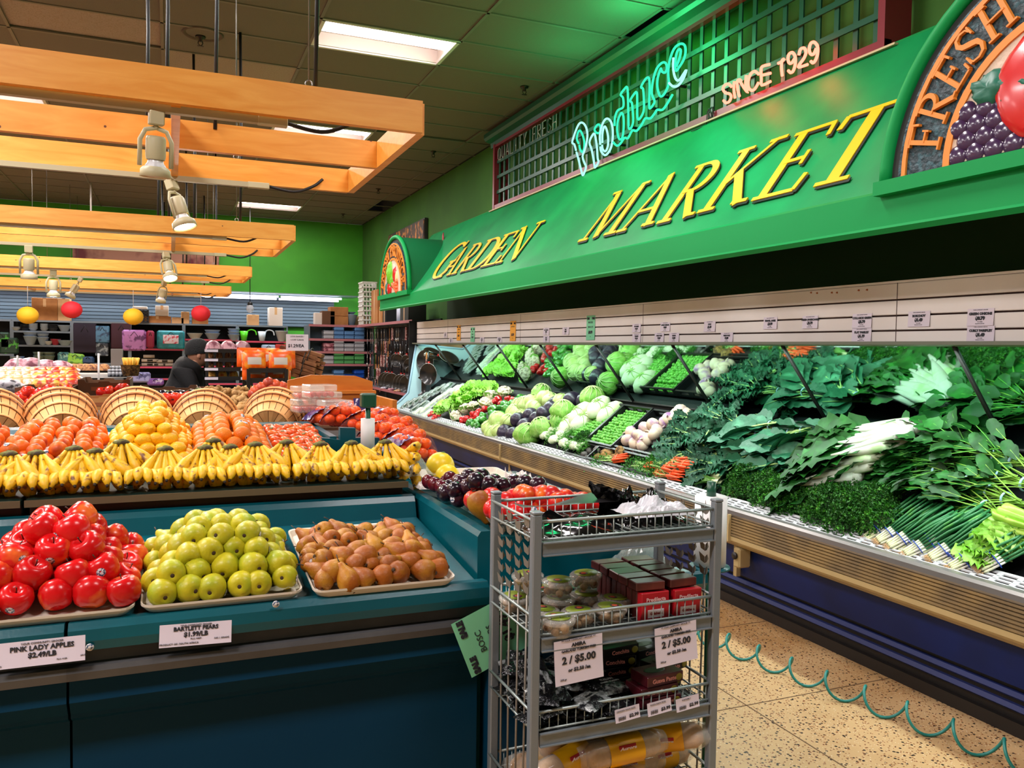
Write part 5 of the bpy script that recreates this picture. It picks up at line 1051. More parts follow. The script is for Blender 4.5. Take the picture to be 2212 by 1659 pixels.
def ptc(P, lst, what, g, z=1.10, sc=1):
    for i, q in enumerate(lst):
        zz = z + (q[2] if len(q) > 2 else 0); p = onz(q[0], q[1], zz); P.put(p, rr(), label='%s, %s from the left on the end counter' % (what, ORD[i]), group=g, scale=R_.uniform(.93, 1.05) * sc)
ptc(P_plr, [(927, 1040), (940, 1046), (955, 1052), (964, 1040), (972, 1032, .02), (980, 1048), (990, 1040, .02)], 'dark red plum', 'red plums')
ptc(P_plm, [(963, 1065), (972, 1052), (983, 1058, .02), (996, 1044, .03), (1007, 1066), (1012, 1030, .05), (1012, 1052, .03), (1028, 1040, .06), (1037, 1062, .02), (1040, 1030, .04), (1055, 1048, .05), (1068, 1042, .04), (1078, 1048), (1085, 1050, .04), (1102, 1052, .02), (1122, 1060), (1110, 1042, .04), (1133, 1044, .05), (1162, 1048, .05), (1150, 1058), (1092, 1064), (1064, 1064)], 'black plum', 'black plums')
P_plm.put(onz(991, 1076, 1.09), (0, 0, 3.6), label='dark plum with white sticker at the tray edge', group='black plums', k=0)
ptc(P_nec, [(1040, 1078, .0), (1062, 1076, .02), (1065, 1100), (1055, 1092), (1022, 1080), (1090, 1085, .03), (1112, 1078, .03), (1130, 1070, .05), (1140, 1072, .05), (1158, 1075, .04), (1172, 1072, .05), (1190, 1073, .05), (1180, 1086, .03), (1205, 1085, .04), (1220, 1080, .04), (1240, 1085, .03), (1258, 1086, .04), (1275, 1088, .02), (1150, 1092, .02), (1125, 1092, .02), (1225, 1094, .01), (1250, 1096, .01), (1100, 1100, .01), (1195, 1096, .01), (1290, 1090, .02), (1080, 1108, 0), (1118, 1110, 0), (1160, 1108, 0)], 'red and orange nectarine', 'nectarines')
P_bos.put(onz(1038, 1092, 1.1), (2.7, .2, 1.2), label='single brown pear with dark spot at the nectarine tray', scale=1.35, k=1)
MEL = mat('melon_skin', '#e8c81e', .35, rnd=0, bump=(20, .1))
t = thing('melon', 'smooth yellow melon behind the plums', 'melon', onz(951, 1008, 1.12)); MB().ball((0, 0, 0), .058, 20, 0, (1, 1, 1.02)).build('rind', MEL, t); MB().ball((.01, -.005, .058), .007, 8, 0, (1.2, 1, .4)).build('stem_scar', STM, t)
t = thing('melon', 'second yellow melon partly hidden under white paper', 'melon', onz(966, 1030, 1.09)); MB().ball((0, 0, 0), .05, 18).build('rind', MEL, t)
def crumple(name, p, w_, d_, h_, mt, label, cat, seed=0, n=22, fr=5, rough=.25, edge=.2, thick=None):
    m_ = MB()
    def f(u, v):
        e = (math.sin(PI * u) * math.sin(PI * v)) ** .55; q = V((u * fr, v * fr, seed)); k = .5 + .5 * noise.noise(q) + rough * (abs(noise.noise(q * 3.1)) * 2 - .5)
        return V(((u - .5) * w_ * (1 + edge * noise.noise(V((u * 3, v * 3, seed + 5)))), (v - .5) * d_ * (1 + edge * noise.noise(V((u * 3, v * 3, seed + 9)))), h_ * e * k))
    m_.grid(f, n, n, smooth=mt is BAGB); o = m_.build(name, mt, loc=p); tag(o, label, cat); return o
WPAP = mat('tissue_white', '#e6dcd8', .6)
for i, (px, py, w_, h_) in enumerate([(925, 1030, .09, .05), (1043, 1032, .06, .1), (1072, 1034, .06, .08), (1100, 1032, .07, .1), (1125, 1030, .08, .11), (1145, 1036, .06, .08), (1000, 1032, .07, .05)]):
    p = onz(px, py + 14, 1.08); crumple('tissue_paper', (p.x, p.y, 1.065), w_, w_, h_, WPAP, 'crumpled white tissue paper behind the plums, %s from the left' % ORD[i], 'tissue paper', i, 14)
m_ = MB(); m_.ball(onz(1128, 1040, 1.12), .012, 8); tag(m_.build('yellow_fruit', MEL), 'bit of yellow fruit peeking out of the white tissue', 'fruit')
# ---- price labels on the bin
def bin_card(pxa, pya, pxb, pyb, hgt, lines, label, y=2.128, tilt=-.12):
    a = ony(pxa, pya, y); b = ony(pxb, pyb, y); w_ = (b - a).length; M = frame((a + b) / 2 - V((0, 0, hgt / 2)), (b.x - a.x, 0, b.z - a.z), (0, tilt * -1, 1)); return card('price_label', label, M, w_, hgt, lines, PAPER, cat='price label', curl=.002)
w_ = .20
bin_card(-5, 1392, 184, 1372, .058, [('YOUR COMMUNITY GROCER', .0065, 0, .023), ('PINK LADY APPLES', .0155, 0, .012, .0005), ('$2.49/LB', .016, 0, -.004, .0006), ('USA', .005, -.085, -.022), ('PLU: 4128', .005, .04, -.019), ('#4128', .005, .085, -.016)], 'white price label reading apples 2.49 below the red apples')
bin_card(344, 1352, 500, 1340, .054, [('YOUR COMMUNITY GROCER', .0055, 0, .023), ('BARTLETT PEARS', .0135, 0, .015, .0005), ('$1.99/LB', .0155, 0, .001, .0006), ('PLU: 4409', .006, 0, -.010), ('NO.1 GRADE', .006, .06, -.013), ('PRODUCT OF: SOUTH AFRICA', .0065, -.038, -.020)], 'white price label reading pears 1.99 below the yellow-green pears')
for px, py, l in ((194, 1398, 'round fruit sticker stuck on the grey channel'), (596, 1305, 'round fruit sticker stuck on the teal lip')):
    p = ony(px, py, 2.127); m_ = MB(); m_.lathe([(.0001, 0), (.009, 0), (.009, .0006), (.0001, .0006)], 14, M=Matrix.Translation(p) @ E3(PI / 2, 0, 0)); tag(m_.build('sticker', STK), l, 'sticker')
# ---- bag roll stands
def roll_stand(x, y, zt, zr0, zr1, label, rr_=.03, hood=True):
    t = thing('bag_roll_stand', label, 'bag dispenser', (x, y, 0)); G = mat('stand_green', '#0f4a34', .35)
    MB().tube([(0, 0, 0), (0, 0, zt - .02)], .011, 10).build('pole', G, t)
    if hood: MB().box((0, 0, zt - .03), (.062, .05, .06), bev=.006).build('cap', G, t)
    else: MB().tube([(0, 0, zt - .06), (0, 0, zt)], [.017, .015], 12).build('cap', G, t)
    MB().lathe([(.012, zr0), (rr_, zr0), (rr_ * 1.0, zr1), (.012, zr1)], 20, 0, None, True, lambda a, b, c_, g: V((a * (1 + .02 * math.sin(5 * g)), b, c_))).build('bag_roll', mat('roll_white', '#e4e2e2', .5), t)
    MB().lathe([(.001, zr0 - .012), (.07, zr0 - .012), (.07, zr0 - .004), (.001, zr0 - .004)], 20).build('plate', TEAL, t); MB().lathe([(.001, 0), (.12, 0), (.11, .012), (.001, .015)], 20).build('base', G, t); return t
p = ony(795, 880, 3.36); roll_stand(p.x, 3.36, 1.405, 1.165, 1.30, 'green stand with white bag roll rising behind the bananas', .029)
p = ony(1537, 1050, 2.32); roll_stand(p.x, 2.32, 1.15, .86, 1.10, 'green stand with white bag roll behind the wire rack', .055, False)

# ================================================================== wire rack in the foreground
STG = mat('rack_grey', '#7b8288', .42, .3, bump=(200, .1)); RW = mat('rack_wire', '#98a2a0', .35, .45)
RX0, RX1, RY0, RY1 = .815, 1.345, 1.785, 2.075
rk = thing('wire_rack', 'grey wire display rack with wheat ears on its sides', 'display rack', ((RX0 + RX1) / 2, (RY0 + RY1) / 2, 0)); rko = V(((RX0 + RX1) / 2, (RY0 + RY1) / 2, 0))
for x, y in ((RX0, RY0), (RX1, RY0), (RX0 + .01, RY1), (RX1 + .01, RY1)):
    m_ = MB(); s = .011; m_.box((x, y, .6), (.024, .024, 1.2), bev=.003); m_.box((x, y, 1.203), (.026, .026, .008), bev=.002); child(m_, 'post', STG, rk, rko)
LV = [1.118, .882, .645, .41]
for z in LV:
    m_ = MB(); m_.box(((RX0 + RX1) / 2, RY0 - .006, z - .005), (RX1 - RX0 - .03, .006, .03), bev=.001); m_.box(((RX0 + RX1) / 2, RY0 - .010, z + .011), (RX1 - RX0 - .03, .01, .003)); m_.box(((RX0 + RX1) / 2, RY0 - .010, z - .020), (RX1 - RX0 - .03, .01, .003)); child(m_, 'price_channel', STG, rk, rko)
    m_ = MB(); zt = z + .062
    for zz in (z + .018, zt):
        for a, b in (((RX0, RY0), (RX1, RY0)), ((RX0, RY1), (RX1, RY1)), ((RX0, RY0), (RX0, RY1)), ((RX1, RY0), (RX1, RY1))): m_.tube([(a[0], a[1], zz), (b[0], b[1], zz)], .0042 if zz == zt else .003, 6)
    n = 21
    for k in range(n):
        x = RX0 + .02 + (RX1 - RX0 - .04) * k / (n - 1); m_.tube([(x, RY0, zt), (x, RY0, z + .015), (x, RY1, z + .015), (x, RY1, zt)], .0017, 5)
    for k in range(4): m_.tube([(RX0, RY0 + .05 + .06 * k, z + .012), (RX1, RY0 + .05 + .06 * k, z + .012)], .0022, 5)
    child(m_, 'basket', RW, rk, rko)
    m_ = MB(); m_.box(((RX0 + RX1) / 2, (RY0 + RY1) / 2, z + .006), (RX1 - RX0 - .03, RY1 - RY0 - .01, .004)); child(m_, 'shelf_board', mat('rack_board', '#3c4140', .5), rk, rko)
def wheat(x, y, zt, ln, lean):
    A = MB(); A.tube([(x, y - lean, .12), (x, y - lean * .4, .6), (x, y, zt - ln)], .003, 6)
    for k in range(6):
        z = zt - ln + ln * .84 * k / 5
        for s in (-1, 1): A.add([(x, y, z), (x - .004, y + s * .014, z + .006), (x - .006, y + s * .019, z + .030), (x, y + s * .001, z + .018), (x + .005, y + s * .010, z + .014)], [(0, 1, 2, 3), (0, 4, 3), (0, 1, 4), (1, 2, 4), (2, 3, 4)], 0, False)
    A.add([(x, y - .007, zt - ln * .14), (x - .002, y, zt + .01), (x, y + .007, zt - ln * .14), (x + .003, y, zt - .03)], [(0, 1, 3), (1, 2, 3), (0, 3, 2), (0, 1, 2)]); child(A, 'wheat_ear', mat('wheat_bronze', '#80786e', .4, .35), rk, rko)
for X_ in (RX0 + .004, RX1 + .006):
    for k, (dy, z, ln) in enumerate(((.055, 1.185, .20), (.11, 1.165, .19), (.17, 1.18, .21), (.225, 1.165, .20))): wheat(X_, RY0 + dy, z, ln, -.02 + .012 * k)
# contents, top shelf: black bags and a white bag
crumple('plastic_bag', (.98, 1.93, 1.125), .3, .25, .055, BAGB, 'flat glossy black bags on the left of the top shelf', 'plastic bag', 3, 26, 4, .1)
crumple('plastic_bag', (1.215, 1.95, 1.125), .2, .2, .13, BAGB, 'tall crumpled glossy black bag on the top shelf', 'plastic bag', 8, 34, 5, .18)
p = ony(1320, 1060, 1.98); m_ = MB()
m_.grid(lambda u, v: V((p.x - .05 + .22 * u + .02 * math.sin(v * 5), 1.97 + .03 * math.sin(u * 6 + v * 3) + .01 * noise.noise(V((u * 9, v * 9, 3))), 1.14 + .10 * v * (1 - u * .75) + .012 * noise.noise(V((u * 12, v * 9, 1))))), 26, 16, smooth=False); tag(m_.build('plastic_bag', BAGB), 'black bag standing up at the back of the top shelf', 'plastic bag')
crumple('plastic_bag', (1.20, 1.87, 1.165), .19, .13, .06, BAGW, 'small crumpled white plastic bag lying on the black bags', 'plastic bag', 5, 26, 5, .1)
m_ = MB(); m_.grid(lambda u, v: V((.86 + .29 * u, 1.97 + .08 * v, 1.178 - .015 * math.sin(u * 5) * v)), 12, 5); tag(m_.build('grey_sheet', mat('sheet_dark', '#2c2a2c', .35)), 'thin dark folded sheet on the top shelf behind the bags', 'plastic sheet')
# second shelf: fig tubs and boxed paste
CLP = mat('clear_tub', '#e6e2d8', .08, alpha=.32, coat=.6); FIG = mat('dried_fig', '#a8825a', .7, var=(30, '#6e4c30', .4, .6), bump=(60, .8)); LBG = mat('label_lime', '#8a9a2a', .4, var=(28, '#3c1a2a', .55, .6), bump=None)
def tub():
    t = thing('fig_tub', '', 'food tub'); MB().lathe([(.001, 0), (.036, 0), (.044, .034), (.047, .036)], 24).build('cup', CLP, t); MB().lathe([(.047, .034), (.048, .042), (.043, .046), (.001, .047)], 24).build('lid', CLP, t)
    m_ = MB()
    for k in range(12): a = k * 2.4; q = .011 * math.sqrt(k) * .9; m_.ball((q * math.cos(a), q * math.sin(a), .014 + .012 * (k % 2)), .012, 8, 0, (1, 1, .9), jit=.2, seed=k)
    m_.build('dried_figs', FIG, t); kids(t)[-1]['kind'] = 'stuff'
    MB().lathe([(.001, .0485), (.034, .0485), (.034, .0478), (.001, .0475)], 24).build('label', mat('tub_label', '#7f8f22', .4), t); m_ = MB(); m_.ball((.012, .0, .049), .013, 14, 0, (1, 1, .08)); fp_ = m_.build('fig_picture', mat('fig_print', '#4a1830', .4), t); m_ = MB(); m_.ball((.012, .0, .0498), .008, 12, 0, (1, 1, .08)); m_.build('fig_picture_flesh', mat('fig_flesh', '#c8502c', .4), fp_); return t
P_tub = Proto([tub()]); z2 = LV[1] + .009
for i, (x, y, k) in enumerate([(.855, 2.0, 0), (.875, 1.87, 0), (.955, 1.94, 0), (.955, 2.04, 0), (.96, 1.83, 0), (.955, 1.94, 1), (1.05, 1.83, 0), (1.045, 1.95, 0), (1.055, 1.97, 1), (.90, 2.02, 1), (1.10, 1.89, 0), (.885, 1.80, 0)]):
    P_tub.put((x, y, z2 + .050 * k), (R_.uniform(-.06, .06), R_.uniform(-.06, .06), R_.random() * 6), label='round clear tub of dried figs, %s counted from the left, %s' % (ORD[i], 'stacked on another' if k else 'on the rack shelf'), group='fig tubs', scale=.95)
BXB = mat('box_maroon', '#4a1c1a', .35, var=(14, '#6a2a24', .45, .7)); BXR = mat('box_red', '#a81420', .3)
def pbox(red):
    t = thing('paste_box', '', 'food box'); m_ = MB(); m_.box((0, 0, .04), (.085, .024, .08), bev=.002); m_.build('carton', BXR if red else BXB, t)
    m_ = MB(); m_.box((0, -.0128, .022), (.05, .001, .022), bev=.0004); lp_ = m_.build('label_patch', PAPER, t)
    g = text_mb('Predilecta', .015, frame((0, -.0136, .056), (1, 0, 0), (0, 0, 1)), 0, .0002, bold=.0003); g.build('lettering', mat('print_pink', '#e6b8b4', .5), t)
    g = text_mb('Goiabada', .010, frame((0, -.0140, .019), (1, 0, 0), (0, 0, 1)), 0, .0002, bold=.0004); g.build('product_name', mat('print_red', '#8a1020', .5), lp_); return t
P_pbr, P_pbb = Proto([pbox(True)]), Proto([pbox(False)])
for c_ in range(2):
    for k in range(9):
        (P_pbr if k == 0 else P_pbb).put((1.17 + .10 * c_, 1.81 + .0275 * k, z2), (.06 * R_.uniform(-1, 1), 0, R_.uniform(-.05, .05)), label='upright %s fruit paste box, %s from the front in the %s column' % ('red' if k == 0 else 'maroon', ORD[k], ('left', 'right')[c_]), group='fruit paste boxes', scale=(1, 1, .95))
m_ = MB(); k = 0
for c_ in range(2):
    for k in range(5):
        o = MB(); o.box((0, 0, .012), (.085, .048, .022), bev=.002); o = o.build('paste_box', BXB, loc=(1.16 + .10 * c_, 1.83 + .052 * k, z2 + .079), rot=(R_.uniform(-.05, .05), 0, R_.uniform(-.08, .08))); tag(o, 'flat maroon box lying on top, %s from the front of the %s column' % (ORD[k], ('left', 'right')[c_]), 'food box', 'flat boxes on top')
# third shelf: foil pouches and dark boxes
FOI = mat('foil_pouch', '#1c1c1f', .16, .3, var=(26, '#a9abac', .55, .63, 4), bump=(40, .8, .02), rnd=.1)
def pouch(seed):
    t = thing('foil_pouch', '', 'foil pouch'); m_ = MB()
    def f(sg): return lambda u, v: V(((u - .5) * .12, (v - .5) * .085, .016 + sg * .014 * (max(0, math.sin(PI * u) * math.sin(PI * v))) ** .5 * (1 + .3 * noise.noise(V((u * 6, v * 6, seed))))))
    m_.grid(f(1), 14, 10, smooth=False); m_.grid(f(-1), 8, 6, smooth=False); m_.build('pouch', FOI, t)
    g = text_mb('ITALIAN', .013, Matrix.Translation((0, .006, .0315)), 0, .0002); g.join(text_mb('COOKED CHESTNUTS', .007, Matrix.Translation((0, -.006, .0312)), 0, .0002)); g.build('lettering', mat('print_silver', '#b9b9b6', .4), t); return t
P_pou = Proto([pouch(1), pouch(2)]); z3 = LV[2] + .009
pos = [(.87, 1.83), (.98, 1.82), (.88, 1.93), (.99, 1.92), (.89, 2.02), (1.0, 2.02)]
n = 0
for lay in range(3):
    for i, (x, y) in enumerate(pos):
        if lay == 2 and i in (1,): continue
        P_pou.put((x + R_.uniform(-.02, .02) + .004 * lay, y + R_.uniform(-.015, .015), z3 + .031 * lay), (R_.uniform(-.12, .12), R_.uniform(-.12, .12), R_.uniform(-.6, .6)), label='black and silver foil pouch, %s layer, %s in the left heap' % (LAY[lay], ORD[i]), group='foil pouches')
for i, (x, y, z, a) in enumerate([(.86, 1.84, .07, 1.2), (.86, 1.90, .10, 1.4), (.86, 1.97, .09, 1.1), (1.07, 1.83, .0, .2), (1.07, 1.93, .0, -.2), (1.075, 1.88, .03, .3)]):
    P_pou.put((x, y, z3 + z), (.1, R_.uniform(-.3, -.1) if i < 3 else .1, a), label='foil pouch, %s of those at the %s of the heap' % (ORD[i], 'left side' if i < 3 else 'right side'), group='foil pouches')
def dbox(txt, mt):
    t = thing('guava_box', '', 'food box'); m_ = MB(); m_.box((0, 0, .0145), (.12, .075, .028), bev=.002); m_.build('carton', mt, t)
    g = text_mb(txt, .016, frame((-.004, -.0378, .009), (1, 0, 0), (0, 0, 1)), 0, .0002, bold=.0004); g.build('lettering', mat('print_rose', '#d98a80', .5), t); m_ = MB(); m_.ball((.045, -.0378, .014), .011, 12, 0, (1, .06, .9)); m_.build('fruit_picture', mat('guava_print', '#8a7a1c', .5), t)
    m_ = MB(); m_.ball((-.01, .0, .0286), .022, 12, 0, (1.6, .8, .03)); m_.build('top_picture', mat('guava_leaf', '#1f3a1a', .5), t); return t
DBX = mat('box_black', '#150f0e', .3); P_db = Proto([dbox('Conchita', DBX)]); P_dr = Proto([dbox('Guava Paste', mat('box_wine', '#4a0f1a', .35))])
i = 0
for x, y, k, a in [(1.15, 1.99, 0, 0), (1.15, 1.99, 1, .05), (1.15, 1.99, 2, -.1), (1.155, 1.985, 3, .1), (1.275, 1.95, 0, -.1), (1.27, 1.96, 1, .0), (1.265, 1.90, 2, .35), (1.28, 2.02, 2, .2)]:
    P_db.put((x, y, z3 + .030 * k), (0, 0, a), label='black fruit paste box on third shelf, %s stack, %s from below' % ('left' if x < 1.2 else 'right', ORD[k]) + (' at the back' if i == 7 else ''), group='black paste boxes'); i += 1
for i, (x, k) in enumerate([(1.20, 0), (1.19, 1), (1.205, 2)]): P_dr.put((x, 1.84, z3 + .030 * k), (0, 0, .05 * i), label='wine red guava box by the front wires, %s from below' % ORD[i], group='wine red boxes')
# bottom visible shelf: rusk packs
YLB = mat('pack_yellow', '#e8a80c', .35); RSK = mat('rusk', '#c08a4a', .7, bump=(60, .5))
def rusk():
    t = thing('rusk_pack', '', 'bread pack'); m_ = MB(); m_.tube([(-.105, 0, .035), (-.085, 0, .035), (.085, 0, .035), (.105, 0, .035)], [.02, .034, .034, .02], 12); m_.build('rusks', RSK, t)
    m_ = MB(); m_.tube([(-.125, 0, .035), (-.09, 0, .036), (0, 0, .036), (.09, 0, .036), (.125, 0, .036)], [.028, .038, .037, .038, .026], 14); m_.build('film', CLP, t)
    m_ = MB(); m_.lathe([(.0385, -.05), (.0385, .05)], 18, M=Matrix.Translation((0, 0, .036)) @ E3(0, PI / 2, 0)); m_.build('label', YLB, t)
    m_ = MB(); m_.box((0, -.034, .052), (.05, .002, .018), M=None, bev=.0009); rp_ = m_.build('red_patch', BXR, t)
    g = text_mb('Aurora', .016, frame((0, -.0395, .050), (1, 0, 0), (0, -.5, 1)), 0, .0003, bold=.0004); g.build('lettering', PAPER, rp_); return t
P_rus = Proto([rusk()]); z4 = LV[3] + .009
for i, (x, y, z, a) in enumerate([(1.10, 1.83, .09, -.05), (.97, 1.86, .07, .25), (1.25, 1.86, .09, -.5), (1.0, 1.97, .10, .5), (1.15, 1.95, .12, .3), (1.05, 1.83, .0, 0), (1.25, 1.90, .01, .1), (.95, 2.0, .0, .1), (1.2, 2.02, .09, .8), (1.12, 1.88, .03, .0)]):
    P_rus.put((x, y, z4 + z), (R_.uniform(-.3, .3), R_.uniform(-.15, .15), a), label='clear pack of rusks with yellow label, %s in the bottom heap' % ORD[i], group='rusk packs')
# cards on the rack
def rack_card(cx, cy, w_, h_, rot, y=1.772):
    p = ony(cx, cy, y); u = V((math.cos(rot), 0, math.sin(rot))); return frame(p, u, (-math.sin(rot), -.05, math.cos(rot)))
BL = [('*** YOUR COMMUNITY GROCER ***', .0058, 0, .054), ('AMIRA', .013, 0, .041, .0005), ('GARLAND TURKISH FIGS', .0085, 0, .028, .0003), ('2 / $5.00', .026, 0, .005, .0009), ('or $2.50 /ea', .0125, 0, -.021, .0004), ('200 gr', .007, -.045, -.042)]
card('price_sign', 'large white sign reading figs 2 for 5.00, left one on the rack', rack_card(1250, 1424, 0, 0, .06), .134, .112, BL, PAPER, cat='price sign', curl=.006)
card('price_sign', 'large white sign reading figs 2 for 5.00, right one on the rack', rack_card(1460, 1390, 0, 0, .08), .128, .105, [(a[0], a[1] * .95, a[2] * .95, a[3] * .93) + tuple(a[4:]) for a in BL], PAPER, cat='price sign', curl=.006)
for cx, cy, pr_, nm in ((1355, 1541, '$2.99', 'CONCHITA GUAVA PASTE'), (1424, 1527, '$3.99', 'ROSITA GUAVA PASTE'), (1485, 1518, '$2.99', 'GUAVA JELLY')):
    card('shelf_tag', 'small white barcode tag reading %s, %s on the third shelf' % (pr_.replace('$', ''), {1355: 'leftmost', 1424: 'middle', 1485: 'rightmost'}[cx]), rack_card(cx, cy, 0, 0, .09), .072, .034, [(nm, .0046, -.004, .0115, 0, 'CENTER'), (pr_, .0125, .018, -.006, .0004), ('|||||||', .012, -.017, -.007, .0002)], PAPER, cat='price tag')
# folded green SALE card behind the left post
a_, b_ = (ony(977, 1335, 2.09), ony(1057, 1255, 2.09))
sc_ = frame(ony(1068, 1372, 2.098), V((math.cos(-1.03), 0, math.sin(-1.03))), V((math.sin(1.03), 0, math.cos(1.03))))
card('sale_card', 'green BOSC PEARS sale card hanging tilted behind the left rack posts', frame(ony(1065, 1370, 2.1), ony(1000, 1335, 2.1) - ony(1052, 1470, 2.1), ony(1000, 1335, 2.1) - ony(1090, 1270, 2.1)), .17, .2, [('SALE', .024, -.056, .078, .002), ('SALE', .024, .056, .078, .002), ('BOSC', .026, 0, .04), ('PEARS', .024, 0, .005), ('$1.49', .036, 0, -.04, .002), ('/LB', .012, 0, -.075)], PGRN, cat='sale card', curl=.0)
# bag of noodles on the ledge, green hose on the floor
c0 = (1.36, 2.19, .912); t = thing('noodle_bag', 'clear bag of pale noodles on the teal ledge behind the rack', 'food bag', c0); m_ = MB(); r = random.Random(3)
for k in range(60): a = r.random() * 6.28; q = r.random() * .05; m_.tube([(q * math.cos(a + j * .7) * (1.2), q * math.sin(a + j * .7), .01 + .02 * r.random()) for j in range(5)], .0022, 4)
m_.build('noodles', mat('noodle', '#d3ac6c', .6), t); m_ = MB(); m_.grid(lambda u, v: V(((u - .5) * .19, (v - .5) * .12, -.004 + .085 * (max(0, math.sin(PI * u) * math.sin(PI * v))) ** .5 + .008 * noise.noise(V((u * 9, v * 9, 2))))), 18, 14, smooth=False); m_.build('film', WRP, t)
m_ = MB(); P = []
a0, a1 = V((2.62, 3.9, .058)), V((3.13, 1.4, .058)); nt = 13
for i in range(nt * 20 + 1):
    u = i / (nt * 20); c = a0.lerp(a1, u); a = u * nt * 2 * PI; P.append(c + V((.05 * math.cos(a), .0, .052 * math.sin(a))) + (a1 - a0).normalized() * 0)
m_.tube(P, .0065, 8); tag(m_.build('coiled_hose', mat('hose_green', '#1f7a72', .4)), 'stretched green coiled hose lying along the floor before the case', 'hose')
# ================================================================== hanging wooden frames with track lights
def wood_mat(name, a, b, s=1.0):
    m = bpy.data.materials.new(name); m.use_nodes = True; nt = m.node_tree; N = nt.nodes; L = nt.links; bs_ = N['Principled BSDF']; tc = N.new('ShaderNodeTexCoord'); mp = N.new('ShaderNodeMapping'); mp.inputs['Scale'].default_value = (1.2 * s, 9 * s, 9 * s)
    L.new(tc.outputs['Object'], mp.inputs[0]); n = N.new('ShaderNodeTexNoise'); n.inputs['Scale'].default_value = 2.2; n.inputs['Detail'].default_value = 6; n.inputs['Distortion'].default_value = 1.2; L.new(mp.outputs[0], n.inputs['Vector'])
    r = N.new('ShaderNodeValToRGB'); r.color_ramp.elements[0].position = .3; r.color_ramp.elements[1].position = .7; r.color_ramp.elements[0].color = hexc(a); r.color_ramp.elements[1].color = hexc(b); L.new(n.outputs['Fac'], r.inputs[0])
    v = N.new('ShaderNodeTexVoronoi'); v.inputs['Scale'].default_value = 6; L.new(tc.outputs['Object'], v.inputs['Vector']); c = N.new('ShaderNodeMath'); c.operation = 'LESS_THAN'; c.inputs[1].default_value = .045; L.new(v.outputs['Distance'], c.inputs[0])
    mx = N.new('ShaderNodeMix'); mx.data_type = 'RGBA'; L.new(c.outputs[0], mx.inputs[0]); L.new(r.outputs[0], mx.inputs[6]); mx.inputs[7].default_value = hexc('#6a3410'); L.new(mx.outputs[2], bs_.inputs['Base Color']); bs_.inputs['Roughness'].default_value = .42; return m
WOOD = wood_mat('pine_beam', '#e0902c', '#eda748'); WOOD2 = wood_mat('pine_board', '#b8631c', '#cf7e2e')
TRK = mat('track_beige', '#a89f80', .5); CORD = mat('black_cord', '#0d0c0c', .5); HEAD = mat('lamp_head_beige', '#b8b08e', .45)
def frame_unit(y0, dp, xl, label, k):
    o = V((-1.5, y0 + dp, 2.54)); t = thing('hanging_frame', label, 'hanging frame', o, group='hanging wood frames'); zb, zt = 2.535, 2.672
    for i, yy in enumerate((y0, y0 + dp / 2 + .02, y0 + dp)):
        m_ = MB(); m_.box(((xl + .995 - .02 * i * 0) / 2 , yy, (zb + zt) / 2), (.995 - xl + (.04 if i == 0 else 0), .038, zt - zb)); child(m_, 'beam', WOOD, t, o)
    m_ = MB(); m_.box((1.015, y0 + dp / 2 + .01, (zb + zt) / 2), (.038, dp - .02, zt - zb)); child(m_, 'end_board', WOOD, t, o)
    for xx in (.02, -2.3):
        m_ = MB(); m_.box((xx, y0 + dp / 2, (zb + zt) / 2 - .004), (.035, dp - .045, zt - zb)); child(m_, 'cross_board', WOOD, t, o)
    for i, yy in enumerate((y0 + .045, y0 + dp - .045)):
        xe = (.34, .42)[i]; m_ = MB(); m_.box(((xl + xe) / 2, yy, zb - .012), (xe - xl, .034, .028)); child(m_, 'light_track', TRK, t, o)
        m_ = MB(); m_.box((xe + .05, yy, zb - .012), (.12, .038, .034), bev=.003); child(m_, 'track_end_feed', HEAD, t, o)
        m_ = MB(); m_.tube(smooth_path([(xe + .1, yy, zb - .01), (xe + .25, yy, zb - .03), (xe + .36, yy, zb + .01), (xe + .42, yy + .01, zb + .06)], 5), .009, 7); child(m_, 'feed_cable', CORD, t, o)
    for (xx, yy) in ((.53, y0), (.35, y0 + dp), (-1.6, y0), (-1.6, y0 + dp)):
        m_ = MB(); m_.tube([(xx, yy, zt + .02), (xx, yy, CEIL)], .0035, 5); child(m_, 'hanging_wire', mat('wire_steel', '#6f6a62', .4, .6), t, o)
        m_ = MB(); m_.tube([(xx + .014 * math.cos(a * PI / 5), yy, zt + .012 + .014 * math.sin(a * PI / 5)) for a in range(10)], .0035, 5, closed=True); child(m_, 'eye_bolt', STL, t, o)
    for (xx, yy) in ((.56, y0 + .02), (.2, y0 + dp / 2), (-.02, y0 + dp / 2 + .3), (-.12, y0 + dp - .1)):
        m_ = MB(); m_.tube([(xx, yy, zt - .03), (xx + .01, yy, 3.3), (xx, yy, CEIL)], .009 if k == 0 else .012, 6); child(m_, 'power_cord', CORD, t, o)
    return t
FR = [(3.5, 1.53), (7.54, 1.5), (11.82, 1.3), (16.0, 1.2)]
for k, (y0, dp) in enumerate(FR): frame_unit(y0, dp, -3.2 - k * 1.1, ('nearest and largest', 'second', 'third', 'farthest')[k] + ' hanging pine frame with light tracks under the ceiling', k)
CLPG = mat('bulb_glass', '#d8dade', .08, alpha=.4, coat=.5); BULB = emit('lit_bulb', '#ffe2b0', 30); REF = mat('bulb_white', '#dedee2', .25)
